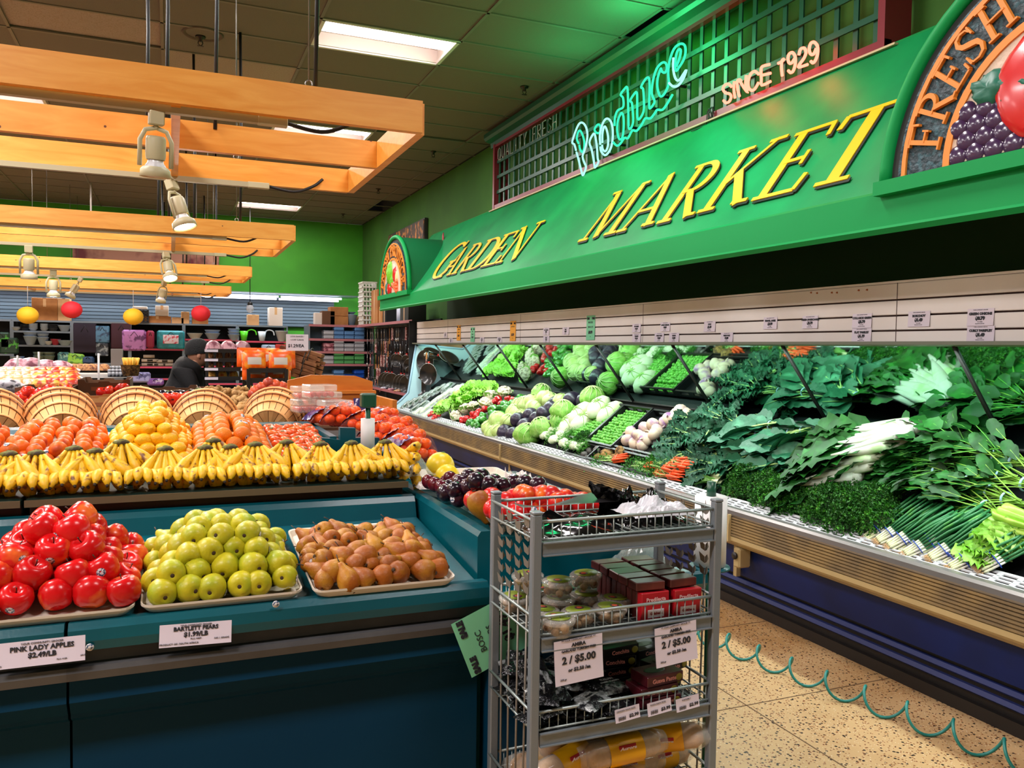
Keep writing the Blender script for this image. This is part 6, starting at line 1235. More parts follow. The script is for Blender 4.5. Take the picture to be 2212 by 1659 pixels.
def head(lit, big=True):
    t = thing('track_light', '', 'track light', group='track lights')
    MB().box((0, 0, -.022), (.05, .038, .05), bev=.004).build('adapter', HEAD, t)
    m_ = MB(); m_.tube([(-.052, 0, -.19), (-.052, 0, -.10), (-.035, 0, -.065), (0, 0, -.055), (.035, 0, -.065), (.052, 0, -.10), (.052, 0, -.19)], .005, 6, flat=1.6); m_.tube([(0, 0, -.045), (0, 0, -.06)], .008, 8); m_.build('yoke', HEAD, t)
    m_ = MB(); m_.lathe([(.001, -.085), (.030, -.085), (.034, -.095), (.034, -.155), (.031, -.165)], 18); m_.lathe([(.040, -.19), (.050, -.20), (.052, -.225), (.049, -.226), (.046, -.205), (.038, -.195)], 20); lb_ = m_.build('lamp_body', HEAD, t)
    m_ = MB(); m_.lathe([(.025, -.16), (.027, -.175), (.043, -.20), (.046, -.218)], 18); m_.build('reflector_bulb', REF, lb_)
    m_ = MB(); m_.lathe([(.046, -.218), (.035, -.223), (.001, -.226)], 18); m_.build('bulb_face', BULB if lit else REF, lb_); return t
P_hd, P_hl = Proto([head(False)]), Proto([head(True)])
def track_head(px, py, y, lit, label, tilt=0, yaw=0, z=2.51, sc=1):
    p = ony(px, py, y); (P_hl if lit else P_hd).put((p.x, y, z), (tilt, 0, yaw), label=label, scale=sc)
track_head(338, 250, 3.545, False, 'nearest beige track spotlight, pointing down from the first frame', .12, .2, sc=1.12)
track_head(368, 405, 4.985, True, 'lit track spotlight hanging from the back track of the nearest frame', -.35, .9, sc=1.25)
track_head(358, 555, 8.99, True, 'glaring lit track spotlight under the second frame', -.5, .3, sc=1.35)
track_head(62, 545, 8.99, True, 'tilted lit track spotlight at left under the second frame', .1, .1, sc=1.4)
track_head(115, 590, 11.9, True, 'lit track spotlight pointing down under the third frame at left', 0, .2, sc=1.5)
track_head(355, 625, 13.07, False, 'track spotlight under the third frame above the back shelves', .3, .6, sc=1.4)
track_head(176, 640, 13.07, False, 'small unlit track spotlight between the yellow and red lanterns', .5, 1.5, sc=1.4)
p = ony(540, 660, 16.9); t = thing('hanging_bulb', 'small clear bulb hanging on a black cord right of the red lantern', 'light bulb', p); MB().tube([(0, 0, .06), (0, 0, CEIL - p.z)], .008, 6).build('cord', CORD, t); MB().lathe([(.001, .08), (.05, .06), (.05, .0), (.03, -.01)], 14).build('socket', CORD, t); MB().ball((0, 0, -.06), .075, 14, 0, (1, 1, 1.2)).build('glass_bulb', CLPG, t)
def spot(x, y, tx, ty, tz, pw, ang=50):
    l = bpy.data.lights.new('spot_light', 'SPOT'); l.energy = pw * .55; l.color = (1, .88, .72); l.spot_size = math.radians(ang); l.spot_blend = .7; l.shadow_soft_size = .04
    o = bpy.data.objects.new('spot_light', l); COL.objects.link(o); o.location = (x, y, 2.25); o.rotation_euler = (V((tx, ty, tz)) - V((x, y, 2.25))).to_track_quat('-Z', 'Y').to_euler()
spot(-.55, 3.5, -.2, 2.3, 1.0, 45, 70); spot(.35, 3.5, .4, 2.4, 1.0, 35, 60); spot(.0, 5.0, .1, 3.6, 1.15, 55, 70); spot(-.6, 4.9, -.4, 3.5, 1.15, 40, 60); spot(.2, 8.9, .2, 6.0, 1.1, 90, 70); spot(-1.5, 8.9, -1.5, 7, 1.1, 80, 70); spot(.7, 4.9, .95, 4.0, 1.1, 30, 60)
# paper lanterns
def lantern(px, py, r_px, mt, label):
    y = 15.985; p = ony(px, py, y); r = .165
    t = thing('paper_lantern', label, 'paper lantern', p, group='paper lanterns'); n = 26
    m_ = MB(); m_.lathe([(max(.03, r * 1.0 * math.sin(PI * (i + .5) / (n + 1))) + (.003 if i % 2 else 0), -r * .88 * math.cos(PI * (i + .5) / (n + 1))) for i in range(n + 1)], 28); m_.build('paper_shade', mt, t)
    m_ = MB(); m_.tube([(0, 0, r * .85), (0, 0, 2.54 - p.z)], .004, 5); m_.build('string', mat('string_white', '#b9b2a8', .8), t)
LY = mat('lantern_yellow', '#e9b41c', .7, emis=('#e9b41c', .12)); LR = mat('lantern_red', '#d6202c', .7, emis=('#d6202c', .12)); LY.node_tree.nodes['Principled BSDF'].inputs['Emission Strength'].default_value = 0; LR.node_tree.nodes['Principled BSDF'].inputs['Emission Strength'].default_value = 0
lantern(60, 681, 20, LY, 'yellow paper lantern at far left'); lantern(155, 669, 20, LR, 'red paper lantern left, beside the cardboard box'); lantern(288, 684, 19, LY, 'yellow paper lantern before the black crate'); lantern(434, 677, 18, LR, 'red paper lantern right, before the cartons')
# ceiling fan far left
p = onz(196, 395, CEIL); t = thing('ceiling_fan', 'white ceiling fan far off at upper left above the second frame', 'ceiling fan', (p.x, p.y, CEIL)); MB().tube([(0, 0, 0), (0, 0, -.55)], .015, 8).build('rod', white_m, t); MB().lathe([(.001, -.5), (.09, -.52), (.12, -.58), (.09, -.66), (.001, -.68)], 18).build('motor', white_m, t)
for k in range(4): m_ = MB(); m_.box((.42, 0, -.6), (.6, .12, .008)); o = m_.build('blade', white_m, t); o.rotation_euler = (0, 0, .5 + k * PI / 2)
# ================================================================== mid store: baskets, cartons, racks
BSK = mat('basket_wood', '#e3a868', .6, var=(7, '#d28e4c', .4, .65), rnd=.08); BSG = mat('basket_gap', '#7a4420', .8); BSP = mat('basket_bottom', '#d9a468', .6, var=(5, '#b9793c', .45, .65), rnd=.1)
def basket():
    t = thing('bushel_basket', '', 'basket'); n = 24   # axis -Y: bottom faces the aisle
    F = E3(PI / 2, 0, 0); rb, rt, d = .105, .170, .25
    for k in range(n):
        a0, a1 = 2 * PI * k / n + .012, 2 * PI * (k + 1) / n - .012; m = MB(); vs = []
        for (r, z) in ((rb, 0), (rb + .03, .07), (rt - .012, .17), (rt, d)):
            for a in (a0, a1): vs.append((r * math.cos(a), r * math.sin(a), -z))
        if k == 0: S_ = MB()
        S_.add(vs, [(0, 1, 3, 2), (2, 3, 5, 4), (4, 5, 7, 6)], 0, False, F)
    S_.build('side_slats', BSK, t)
    m_ = MB(); m_.lathe([(rb - .003, -.002), (rb + .025, -.07), (rt - .016, -.17), (rt - .005, -d)], n, M=F); m_.build('inner_side', BSG, t)
    m_ = MB()
    for k in range(12):
        a0, a1 = 2 * PI * k / 12 + .015, 2 * PI * (k + 1) / 12 - .015; m_.add([(.004 * math.cos((a0 + a1) / 2), .004 * math.sin((a0 + a1) / 2), .0), (rb * math.cos(a0), rb * math.sin(a0), 0), (rb * math.cos((a0 + a1) / 2), rb * math.sin((a0 + a1) / 2), .003), (rb * math.cos(a1), rb * math.sin(a1), 0)], [(0, 1, 2), (0, 2, 3)], 0, False, F)
    m_.build('bottom_slats', BSP, t); m_ = MB(); m_.lathe([(.001, -.003), (rb, -.003)], 20, M=F); m_.build('bottom_backing', BSG, t)
    for (r, z) in ((rb + .004, -.010), (rb + .036, -.085), (rt - .006, -.165), (rt + .003, -.235)):
        m_ = MB(); m_.lathe([(r, z - .012), (r + .004, z - .012), (r + .003, z + .012), (r - .001, z + .012)], 30, M=F); m_.build('hoop', BSK, t)
    return t
P_bk = Proto([basket()])
for i, (px, sc) in enumerate(((-5, 1), (140, 1), (291, 1.02), (438, 1), (577, 1))):
    p = ony(px, 915, 4.38); P_bk.put((p.x, 4.30, 1.165), (R_.uniform(.14, .22), 0, R_.random() * .3 - .15 - (px - 291) * .0006), label='bushel basket lying with its bottom to the aisle, %s from the left' % ORD[i], group='bushel baskets', scale=sc * .97)
CDB = mat('cardboard', '#a8713c', .75, var=(6, '#9a6534', .4, .6)); CDD = mat('cardboard_dark', '#5c3a20', .75); CDP = mat('cardboard_pale', '#c49a6c', .75)
def carton(x0, x1, y0, y1, z0, z1, mt, label, cut=True, name='carton', g='open produce cartons'):
    c = V(((x0 + x1) / 2, (y0 + y1) / 2, z0)); t = thing(name, label, 'carton', c, group=g); w_, d_, h_ = x1 - x0, y1 - y0, z1 - z0; e = .006
    m_ = MB(); m_.box((0, 0, .004), (w_, d_, .006))
    hh = h_
    prof = [(-w_ / 2, 0), (w_ / 2, 0), (w_ / 2, hh), (w_ * .38, hh), (w_ * .34, hh * .8), (w_ * .12, hh * .8), (w_ * .09, hh * .9), (-w_ * .09, hh * .9), (-w_ * .12, hh * .8), (-w_ * .34, hh * .8), (-w_ * .38, hh), (-w_ / 2, hh)]
    for s in (-1, 1): m_.prism(prof, (0, s * (d_ / 2) - e / 2, 0), (1, 0, 0), (0, 0, 1), (0, e, 0)); m_.box((s * (w_ / 2 - e / 2), 0, hh / 2), (e, d_ - .014, hh))
    m_.build('carton_body', mt, t); m_ = MB(); m_.box((0, -d_ / 2 - .004, hh * .4), (w_ * .5, .001, hh * .25)); m_.build('carton_print', mat('carton_print', '#8a4a24', .7), t); return t
# support island under everything in the middle
t = tag(MB().box((-1.05, 5.66, .49), (3.3, 2.95, .98), bev=.02).build('display_island', TEALD), 'dark teal display island behind the bushel baskets', 'display island')
t = tag(MB().box((-.6, 8.3, .45), (3.2, 1.6, .9), bev=.02).build('display_island', TEALD), 'dark teal display island in front of the bending person', 'display island')
TOM = fruit_mat('tomato_skin', '#cf1c12', '#e03a1a', .45, .65, 12, .25, rnd=.12, coat=.4); P_tom = Proto([fruit('tomato', [(.001, -.026), (.018, -.027), (.032, -.016), (.036, .0), (.032, .016), (.018, .024), (.001, .020)], TOM, 14, fn=lambda x, y, z, a: V((x * (1 + .05 * math.cos(5 * a)), y * (1 + .05 * math.cos(5 * a)), z)), stem=([(0, 0, .018), (0, 0, .028)], [.004, .002]))])
def pxz(px, py, y): return ony(px, py, y)
def mid_carton(pa, pb, y, dpt, mt, label):
    a, b = pxz(*pa, y), pxz(*pb, y); return carton(a.x, b.x, y, y + dpt, min(a.z, b.z) - .1 if pa[1] == pb[1] else b.z, a.z, mt, label)
mid_carton((32, 838), (155, 868), 5.5, .45, CDD, 'open carton heaped with tomatoes at left'); 
mid_carton((165, 855), (285, 885), 5.3, .3, CDB, 'lower brown carton left of the eggplants'); mid_carton((168, 820), (281, 853), 5.75, .45, CDD, 'empty dark brown carton standing above another at left centre')
mid_carton((298, 839), (430, 872), 5.6, .45, CDD, 'open carton holding eggplants and tomatoes'); mid_carton((434, 841), (538, 866), 6.0, .4, CDD, 'carton behind the ginger heap')
i = 0
for px, py in [(32, 862), (45, 860), (60, 848), (72, 862), (82, 856), (92, 850), (100, 858), (105, 846), (118, 848), (130, 850), (145, 846), (66, 868), (88, 868), (50, 872), (40, 870), (110, 860), (122, 858), (72, 878), (66, 888), (75, 874), (58, 890), (48, 858), (150, 852), (30, 872), (95, 862), (115, 870), (222, 848), (238, 847), (262, 842), (268, 841)]:
    p = ony(px, py, 5.42 if px < 160 else 5.72); P_tom.put(p, rr(), label='ripe red tomato, %s in the cartons behind the baskets at left' % ORD[i], group='tomatoes in cartons', scale=1.15); i += 1
EGG = mat('eggplant_skin', '#150c1c', .2, coat=.5); t0 = thing('eggplant', '', 'eggplant'); MB().lathe([(.001, -.07), (.02, -.066), (.034, -.045), (.036, -.02), (.026, .02), (.018, .05), (.008, .065), (.001, .067)], 14).build('body', EGG, t0); MB().lathe([(.001, .078), (.006, .07), (.02, .058), (.021, .05)], 8).build('calyx', STM, t0); P_egg = Proto([t0])
for i in range(14): p = ony(312 + 8.6 * i, 856 + R_.uniform(-4, 4), 5.55); P_egg.put(p, (R_.uniform(1, 2), R_.uniform(-.5, .5), rd(0, 6)), label='dark eggplant, %s from the left in the eggplant carton' % ORD[i], group='eggplants')
for i, (px, py) in enumerate([(358, 862), (368, 864), (378, 862), (396, 866), (404, 860), (390, 864)]): p = ony(px, py, 5.4); P_tom.put(p, rr(), label='large red tomato beside the eggplants, %s from the left' % ORD[i], group='tomatoes beside the eggplants', scale=1.2)
GIN = mat('ginger_skin', '#c0955c', .75, var=(20, '#9a713e', .45, .65), rnd=.12)
def ginger(s):
    r = random.Random(s); m_ = MB(); m_.ball((0, 0, 0), .024, 10, 0, (1.5, 1, .8), jit=.3, seed=s)
    for k in range(4): a = r.random() * 6.28; m_.ball((.03 * math.cos(a), .022 * math.sin(a), r.uniform(-.008, .012)), .015, 8, 0, (1.3, 1, 1), jit=.2)
    return tag(m_.build('ginger_root', GIN, loc=(0, 0, 0)), '', 'ginger')
P_gin = Proto([ginger(1), ginger(2), ginger(4)]); i = 0
for r_ in range(7):
    for c_ in range(7):
        px = 440 + c_ * 15 + R_.uniform(-5, 5) + (r_ % 2) * 6; py = 846 + r_ * 9 + R_.uniform(-3, 3)
        if py > 866 and px < 478: continue
        p = ony(px, py, 5.6 - .12 * r_); P_gin.put(p, rr(), label='knobbly ginger root, row %s of the heap from the top, %s from left' % (('one', 'two', 'three', 'four', 'five', 'six', 'seven')[r_], ORD[c_]), group='ginger roots', scale=1.05)
ONI = fruit_mat('onion_red', '#c8502c', '#a83a28', .45, .65, 10, .35, rnd=.15, coat=.2); t0 = thing('onion', '', 'onion'); MB().lathe([(.001, -.032), (.02, -.028), (.035, -.008), (.034, .01), (.018, .028), (.005, .036), (.002, .046), (.001, .046)], 14).build('bulb', ONI, t0); P_oni = Proto([t0]); i = 0
for px, py in [(580, 828), (595, 832), (565, 838), (610, 836), (552, 845), (575, 843), (590, 845), (604, 847), (618, 842), (560, 852), (575, 856), (590, 858), (605, 858), (618, 855), (548, 852), (600, 838), (584, 836), (612, 866), (624, 870), (620, 850), (640, 878), (648, 884), (656, 878), (642, 890), (654, 892), (664, 886), (634, 868)]:
    p = ony(px, py, 5.3 if px < 630 else 4.7); P_oni.put(p, rr(), label='orange-skinned onion, %s of those left of and under the wooden board' % ORD[i], group='onions', scale=1.1); i += 1
t = tag(MB().box((.5, 5.3, .57), (.86, 1.1, 1.13), bev=.01).build('onion_stand', CDD), 'dark stand carrying the ginger and onions behind the baskets', 'stand')
# wooden board bin
t = thing('wooden_bin', 'low wooden bin with a raised shaped back board', 'wooden bin', (.88, 4.95, 1.0))
P = [ony(px, py, 4.95) - V((.88, 4.95, 1.0)) for px, py in ((622, 870), (622, 822), (672, 810), (768, 812), (805, 824), (805, 870))]; m_ = MB(); m_.prism([(q.x, q.z) for q in P[::-1]], (0, 0, 0), (1, 0, 0), (0, 0, 1), (0, .03, 0)); m_.build('back_board', WOOD2, t)
P = [ony(px, py, 4.9) - V((.88, 4.95, 1.0)) for px, py in ((622, 905), (622, 848), (808, 846), (808, 905))]; m_ = MB(); m_.prism([(q.x, q.z) for q in P[::-1]], (0, -.05, 0), (1, 0, 0), (0, 0, 1), (0, .02, 0)); m_.build('front_board', WOOD2, t)
p0_, p1_ = P[1], P[2]; m_ = MB(); m_.box(((p0_.x + p1_.x) / 2, -.03, p0_.z), (p1_.x - p0_.x + .02, .07, .018)); m_.build('ledge', WOOD2, t); m_ = MB(); m_.box((p1_.x, -.3, p1_.z - .12), (.025, .5, .2)); m_.build('side_board', WOOD2, t)
# tomato clamshells, net bags of mandarins
def clam():
    t = thing('tomato_punnet', '', 'punnet'); m_ = MB()
    for k in range(2): m_.box((0, 0, .02 + .04 * k), (.17, .12, .037), bev=.006)
    m_.build('clear_box', CLP, t); 
    for i in range(12): q = MB(); q.ball((-.06 + .04 * (i % 4), -.035 + .035 * (i // 4), .022), .017, 8); q.build('tomato', TOM, t)
    return t
P_cl = Proto([clam()]); pc_ = ony(690, 878, 4.3)
for i, (dx, dy, dz) in enumerate(((-.06, 0, -.03), (.0, .0, .045), (.06, -.1, -.03), (-.04, .15, .03), (.05, .12, .0))): P_cl.put((pc_.x + dx, 4.3 + dy, pc_.z + dz), (0, 0, .25), label='clear punnet of small tomatoes, %s in the stack before the wooden bin' % ORD[i], group='tomato punnets', scale=.9)
MND = fruit_mat('mandarin_skin', '#e8480a', '#f0640e', .4, .7, 14, .35, rnd=.1, coat=.25); NET = mat('net_film', '#c83c1c', .3, alpha=.13); PLB = mat('label_purple', '#2a2868', .35, var=(34, '#d8dcf0', .56, .62))
def net(seed):
    r = random.Random(seed); t = thing('mandarin_bag', '', 'bag of mandarins'); k = 0
    for lay, (nx, ny) in enumerate(((4, 3), (3, 2))):
        for a in range(nx):
            for b in range(ny):
                q = MB(); q.ball(((a - (nx - 1) / 2) * .052 + r.uniform(-.006, .006), (b - (ny - 1) / 2) * .052 + r.uniform(-.006, .006), .028 + .042 * lay), .0285, 12, 0, (1, 1, .9)); q.build('mandarin', MND, t)
    m_ = MB(); m_.grid(lambda u, v: V(((u - .5) * .26, (v - .5) * .19, -.002 + .108 * (max(0, math.sin(PI * u) * math.sin(PI * v))) ** .45 + .005 * noise.noise(V((u * 12, v * 12, seed))))), 18, 14, smooth=False); m_.build('net', NET, t)
    m_ = MB(); m_.grid(lambda u, v: V((-.13 + .09 * u, (v - .5) * .13, .012 + .085 * u ** .6 + .01 * noise.noise(V((u * 7, v * 9, seed))))), 8, 8, smooth=False); m_.build('label', PLB, t); return t
P_net = Proto([net(1), net(2)])
for i, (px, py, y, z, rot) in enumerate([(712, 905, 4.2, 0, .15), (745, 900, 4.15, .02, -.1), (765, 890, 4.3, .04, .2), (800, 915, 3.95, .02, -.7), (835, 940, 3.72, 0, -.6), (855, 925, 3.9, .03, -.5), (880, 955, 3.62, 0, -.4), (885, 972, 3.5, -.02, .3), (825, 905, 4.05, .05, .4)]):
    p = ony(px, py + 16, y); P_net.put(p, (R_.uniform(-.1, .1), R_.uniform(-.05, .2), rot), label='net bag of bright mandarins with purple label, %s from the left' % ORD[i], group='mandarin bags')
p = ony(781, 875, 4.2); tag(MB().prism([(-.035, 0), (.03, 0), (.035, .07), (-.04, .07)], (p.x - .0, 4.2, p.z - .035), (1, 0, 0), (0, .2, 1), (0, .004, 0)).build('label_flap', PLB), 'blue-purple bag label standing up left of the green stand', 'label')
tag(MB().box((ony(655, 900, 4.35).x, 4.35, 1.165), (.1, .05, .004), M=None).build('sign_sheet', PAPER), 'white paper sheet lying right of the last basket', 'paper')
# ---- person bending over a shelf
def skin_body(name, verts, edges, radii, m, parent, sub=2, root=0):
    me = bpy.data.meshes.new(name); me.from_pydata(verts, edges, []); me.materials.append(m); o = bpy.data.objects.new(name, me); COL.objects.link(o); o.parent = parent
    s = o.modifiers.new('skin', 'SKIN'); s.use_smooth_shade = True; ss = o.modifiers.new('sub', 'SUBSURF'); ss.levels = sub; ss.render_levels = sub
    for i, r in enumerate(radii): me.skin_vertices[0].data[i].radius = r if isinstance(r, tuple) else (r, r)
    me.skin_vertices[0].data[root].use_root = True; return o
py_ = 8.0; ph_ = ony(429, 768, py_); px0 = ony(385, 838, py_)
person = thing('person', 'person in black coat and black knit hat bending forward over the bread', 'person', (px0.x, py_ + .02, 0)); SK = mat('skin', '#b98468', .55); COAT = mat('coat_black', '#0b0b0e', .85, bump=(40, .3)); HATM = mat('hat_black', '#0a0a0c', .9, bump=(120, .6))
hx, hz = ph_.x - px0.x, ph_.z
bv = [(0, 0, .92), (.02, 0, 1.1), (.06, 0, 1.27), (hx - .10, 0, 1.40), (hx - .03, 0, hz - .09), (hx, 0, hz - .02), (hx + .01, 0, hz + .06),
      (-.02, -.10, .88), (.0, -.11, .48), (-.02, -.11, .08), (.12, -.12, .03), (-.02, .10, .88), (.0, .11, .48), (-.02, .11, .08), (.12, .12, .03),
      (hx - .12, -.17, 1.36), (hx - .02, -.22, 1.14), (hx + .16, -.16, 1.09), (hx + .25, -.14, 1.06), (hx - .12, .17, 1.36), (hx - .02, .22, 1.14), (hx + .18, .16, 1.1), (hx + .27, .14, 1.07)]
be = [(0, 1), (1, 2), (2, 3), (3, 4), (4, 5), (5, 6), (0, 7), (7, 8), (8, 9), (9, 10), (0, 11), (11, 12), (12, 13), (13, 14), (3, 15), (15, 16), (16, 17), (17, 18), (3, 19), (19, 20), (20, 21), (21, 22)]
br = [.13, .13, .14, .12, .055, .085, .07, .085, .06, .04, .035, .085, .06, .04, .035, .06, .045, .03, .022, .06, .045, .03, .022]
n0 = len(bv)
for s, w_ in ((-1, 18), (1, 22)):
    b = V(bv[w_])
    for f in range(4):
        a = b + V((.05, (f - 1.5) * .018, -.005)); c = a + V((.028 + .004 * (f in (1, 2)), 0, -.02)); bv += [tuple(a), tuple(c)]; be += [(w_, len(bv) - 2), (len(bv) - 2, len(bv) - 1)]; br += [.009, .0075]
    a = b + V((.02, -s * .03, -.01)); c = a + V((.025, -s * .008, -.012)); bv += [tuple(a), tuple(c)]; be += [(w_, len(bv) - 2), (len(bv) - 2, len(bv) - 1)]; br += [.011, .009]
skin_body('body', bv, be, br, SK, person)
m_ = MB(); m_.ball((hx + .01, 0, hz + .01), .098, 18, 0, (1.08, .82, 1.18)); m_.ball((hx + .118, 0, hz - .005), .017, 10, 0, (1.2, .8, 1.3)); m_.ball((hx + .095, 0, hz - .055), .02, 10, 0, (.7, 1.2, .4))
for s in (-1, 1): m_.ball((hx + .0, s * .083, hz), .025, 10, 0, (.7, .35, 1.2))
m_.build('head', SK, person)
for s in (-1, 1): m_ = MB(); m_.ball((hx + .10, s * .032, hz + .025), .011, 10); m_.build('eye', mat('eye_dark', '#1c1410', .2), person)
cv = [(-.01, 0, .72), (0, 0, .95), (.03, 0, 1.15), (.08, 0, 1.30), (hx - .10, 0, 1.405), (hx - .07, 0, 1.46), (hx - .13, -.18, 1.37), (hx - .03, -.235, 1.15), (hx + .15, -.165, 1.10), (hx + .21, -.15, 1.075), (hx - .13, .18, 1.37), (hx - .03, .235, 1.15), (hx + .17, .165, 1.11), (hx + .23, .15, 1.085)]
skin_body('coat', cv, [(0, 1), (1, 2), (2, 3), (3, 4), (4, 5), (4, 6), (6, 7), (7, 8), (8, 9), (4, 10), (10, 11), (11, 12), (12, 13)], [.19, .185, .19, .18, .13, .085, .09, .068, .055, .05, .09, .068, .055, .05], COAT, person)
m_ = MB(); m_.lathe([(.104, .0), (.108, .02), (.104, .035), (.103, .06), (.088, .10), (.06, .13), (.03, .142), (.001, .145)], 22, M=Matrix.Translation((hx - .005, 0, hz + .015)) @ E3(0, -.12, 0) @ Matrix.Diagonal((1.05, .88, 1, 1))); m_.build('knit_hat', HATM, person)
skin_body('trousers', [(0, 0, .95), (-.02, -.10, .88), (.0, -.11, .48), (-.02, -.11, .09), (-.02, .10, .88), (.0, .11, .48), (-.02, .11, .09)], [(0, 1), (1, 2), (2, 3), (0, 4), (4, 5), (5, 6)], [.14, .10, .075, .06, .10, .075, .06], mat('trousers', '#14161c', .8), person)
for s in (-1, 1): m_ = MB(); m_.ball((.04, s * .115, .04), .05, 14, 0, (2.3, 1, .8)); m_.build('shoe', BLK, person)
# ---- bread racks and small goods in the middle distance
BRK = mat('rack_black', '#141210', .4)
def open_rack(pa, pb, y, dpt, nsh, label, name='bread_rack', zb=0):
    a, b = ony(*pa, y), ony(*pb, y); x0, x1 = a.x, b.x; zt = a.z; zl = b.z; t = thing(name, label, 'rack', ((x0 + x1) / 2, y + dpt / 2, 0)); w_ = x1 - x0; m_ = MB()
    for sx in (-1, 1):
        for sy in (-1, 1): m_.box((sx * w_ / 2, sy * dpt / 2, zt / 2), (.025, .025, zt))
    m_.build('frame', BRK, t); out = []
    for k in range(nsh): z = zt - (zt - zl) * k / (nsh - 1) - .02; q = MB(); q.box((0, 0, z), (w_, dpt, .015)); q.box((0, -dpt / 2, z + .01), (w_, .008, .035)); q.build('shelf', BRK, t); out.append(z + .01)
    return (x0 + x1) / 2, w_, out
MUF = mat('muffin', '#c48850', .7, var=(30, '#6a3826', .4, .6), rnd=.15); PINK = mat('pink_pack', '#c08a94', .4, var=(18, '#7a3a4a', .45, .6), rnd=.15); YEP = mat('yellow_pack', '#e8b04a', .45, var=(16, '#c05a1c', .5, .6), rnd=.1)
def soft(name, w_, d_, h_, mt, cat, film=True):
    t = thing(name, '', cat); m_ = MB(); m_.grid(lambda u, v: V(((u - .5) * w_, (v - .5) * d_, h_ * (max(0, math.sin(PI * u) * math.sin(PI * v))) ** .4 * (1 + .12 * noise.noise(V((u * 5, v * 5, w_)))))), 10, 8); m_.add([(-w_ / 2, -d_ / 2, 0), (w_ / 2, -d_ / 2, 0), (w_ / 2, d_ / 2, 0), (-w_ / 2, d_ / 2, 0)], [(0, 3, 2, 1)]); m_.build('contents', mt, t)
    if film: m_ = MB(); m_.grid(lambda u, v: V(((u - .5) * w_ * 1.1, (v - .5) * d_ * 1.1, .003 + h_ * 1.12 * (max(0, math.sin(PI * u) * math.sin(PI * v))) ** .4)), 8, 6); m_.build('film', CLP, t)
    return t
P_muf = Proto([soft('muffin_pack', .17, .14, .08, MUF, 'bread pack', False)]); P_cro = Proto([soft('croissant_bag', .24, .2, .09, PINK, 'bread pack', False)]); P_yel = Proto([soft('bun_pack', .18, .16, .07, YEP, 'bread pack', False)])
cx_, cw_, zz_ = open_rack((447, 755), (543, 815), 7.6, .45, 4, 'black bread rack beside the bending person')
for k, z in enumerate(zz_):
    P_, nm, n = ((P_cro, 'pink wrapped roll bag', 3), (P_muf, 'clear muffin pack', 5), (P_muf, 'clear muffin pack', 5), (P_yel, 'yellow bun pack', 4))[k]
    for i in range(n): P_.put((cx_ - cw_ / 2 + cw_ * (i + .5) / n, 7.6 + .18, z), (0, 0, R_.uniform(-.2, .2)), label='%s, %s from left on the %s rack shelf' % (nm, ORD[i], ('top', 'second', 'third', 'bottom')[k]), group='packs on the bread rack', scale=(cw_ / n / .2, cw_ / n / .2, 1.0))
    for i in range(2): tag(MB().box((cx_ - .15 + .3 * i, 7.585, z + .0), (.11, .003, .022)).build('shelf_label', PAPER), 'white label strip on the %s shelf of the bread rack, %s' % (('top', 'second', 'third', 'bottom')[k], ('left', 'right')[i]), 'shelf label')
cx_, cw_, zz_ = open_rack((537, 797), (618, 840), 6.4, .4, 3, 'black rack of orange bags in front of the bread rack', 'snack_rack')
OBG = mat('bag_orange', '#e8590c', .3, var=(14, '#f59a28', .5, .65), rnd=.1); WCL = mat('chip_window', '#c9c0b8', .4)
def obag():
    t = thing('orange_bag', '', 'snack bag'); m_ = MB(); m_.grid(lambda u, v: V(((u - .5) * .17, -.03 * (max(0, math.sin(PI * u) * math.sin(PI * v))) ** .5, .15 * v)), 10, 10); m_.grid(lambda u, v: V(((u - .5) * .17, .03 * (max(0, math.sin(PI * u) * math.sin(PI * v))) ** .5, .15 * v)), 8, 8); m_.build('bag', OBG, t)
    m_ = MB(); m_.grid(lambda u, v: V(((u - .5) * .10, -.0315 * (math.sin(PI * (.2 + .6 * u)) * math.sin(PI * (.25 + .4 * v))) ** .5, .04 + .055 * v)), 6, 4); m_.build('white_panel', WCL, t); return t
P_ob = Proto([obag()]); i = 0
for (dx, z, y) in ((-.09, zz_[0], 6.46), (.10, zz_[0], 6.44), (-.09, zz_[1], 6.5), (.10, zz_[1], 6.5), (-.12, zz_[0] + .02, 6.62), (.03, zz_[0] + .02, 6.6), (.15, zz_[0] + .01, 6.6)): P_ob.put((cx_ + dx, y, z), (-.15, 0, R_.uniform(-.1, .1)), label='bright orange snack bag with white panel, %s on its rack' % ORD[i], group='orange snack bags'); i += 1
for i in range(4): P_yel.put((cx_ - .13 + .09 * i, 6.5, zz_[2]), (0, 0, .1), label='pale bun pack on the lowest shelf under the orange bags, %s' % ORD[i], group='packs under orange bags', scale=.5)
# price sign on a post and wood bundles
p = ony(642, 740, 6.6); card('price_sign', '', frame(p, (1, .1, 0), (0, 0, 1)), .175, .13, [("LION BAKERY", .018, 0, .048), ("LOAF CAKES", .018, 0, .022), ('$1.29/EA', .034, -.01, -.025, .001)], PAPER, cat='price sign')['label'] = 'white sign reading loaf cakes 1.29 above the wood bundles'
p = ony(617, 765, 6.5); tag(MB().box((p.x, 6.5, p.z / 2), (.05, .05, p.z), bev=.01).build('wooden_post', WOOD2), 'reddish wooden post under the 1.29 sign', 'post')
t0 = thing('wood_bundle', '', 'wood bundle')
for k in range(9): q = MB(); q.box(((k % 3 - 1) * .035, 0, .02 + .035 * (k // 3)), (.03, .3, .028), bev=.002); o = q.build('stick', mat('split_wood', '#8a5a34', .8, var=(6, '#5c3418', .4, .6)), t0); o.rotation_euler = (0, R_.uniform(-.1, .1), R_.uniform(-.08, .08))
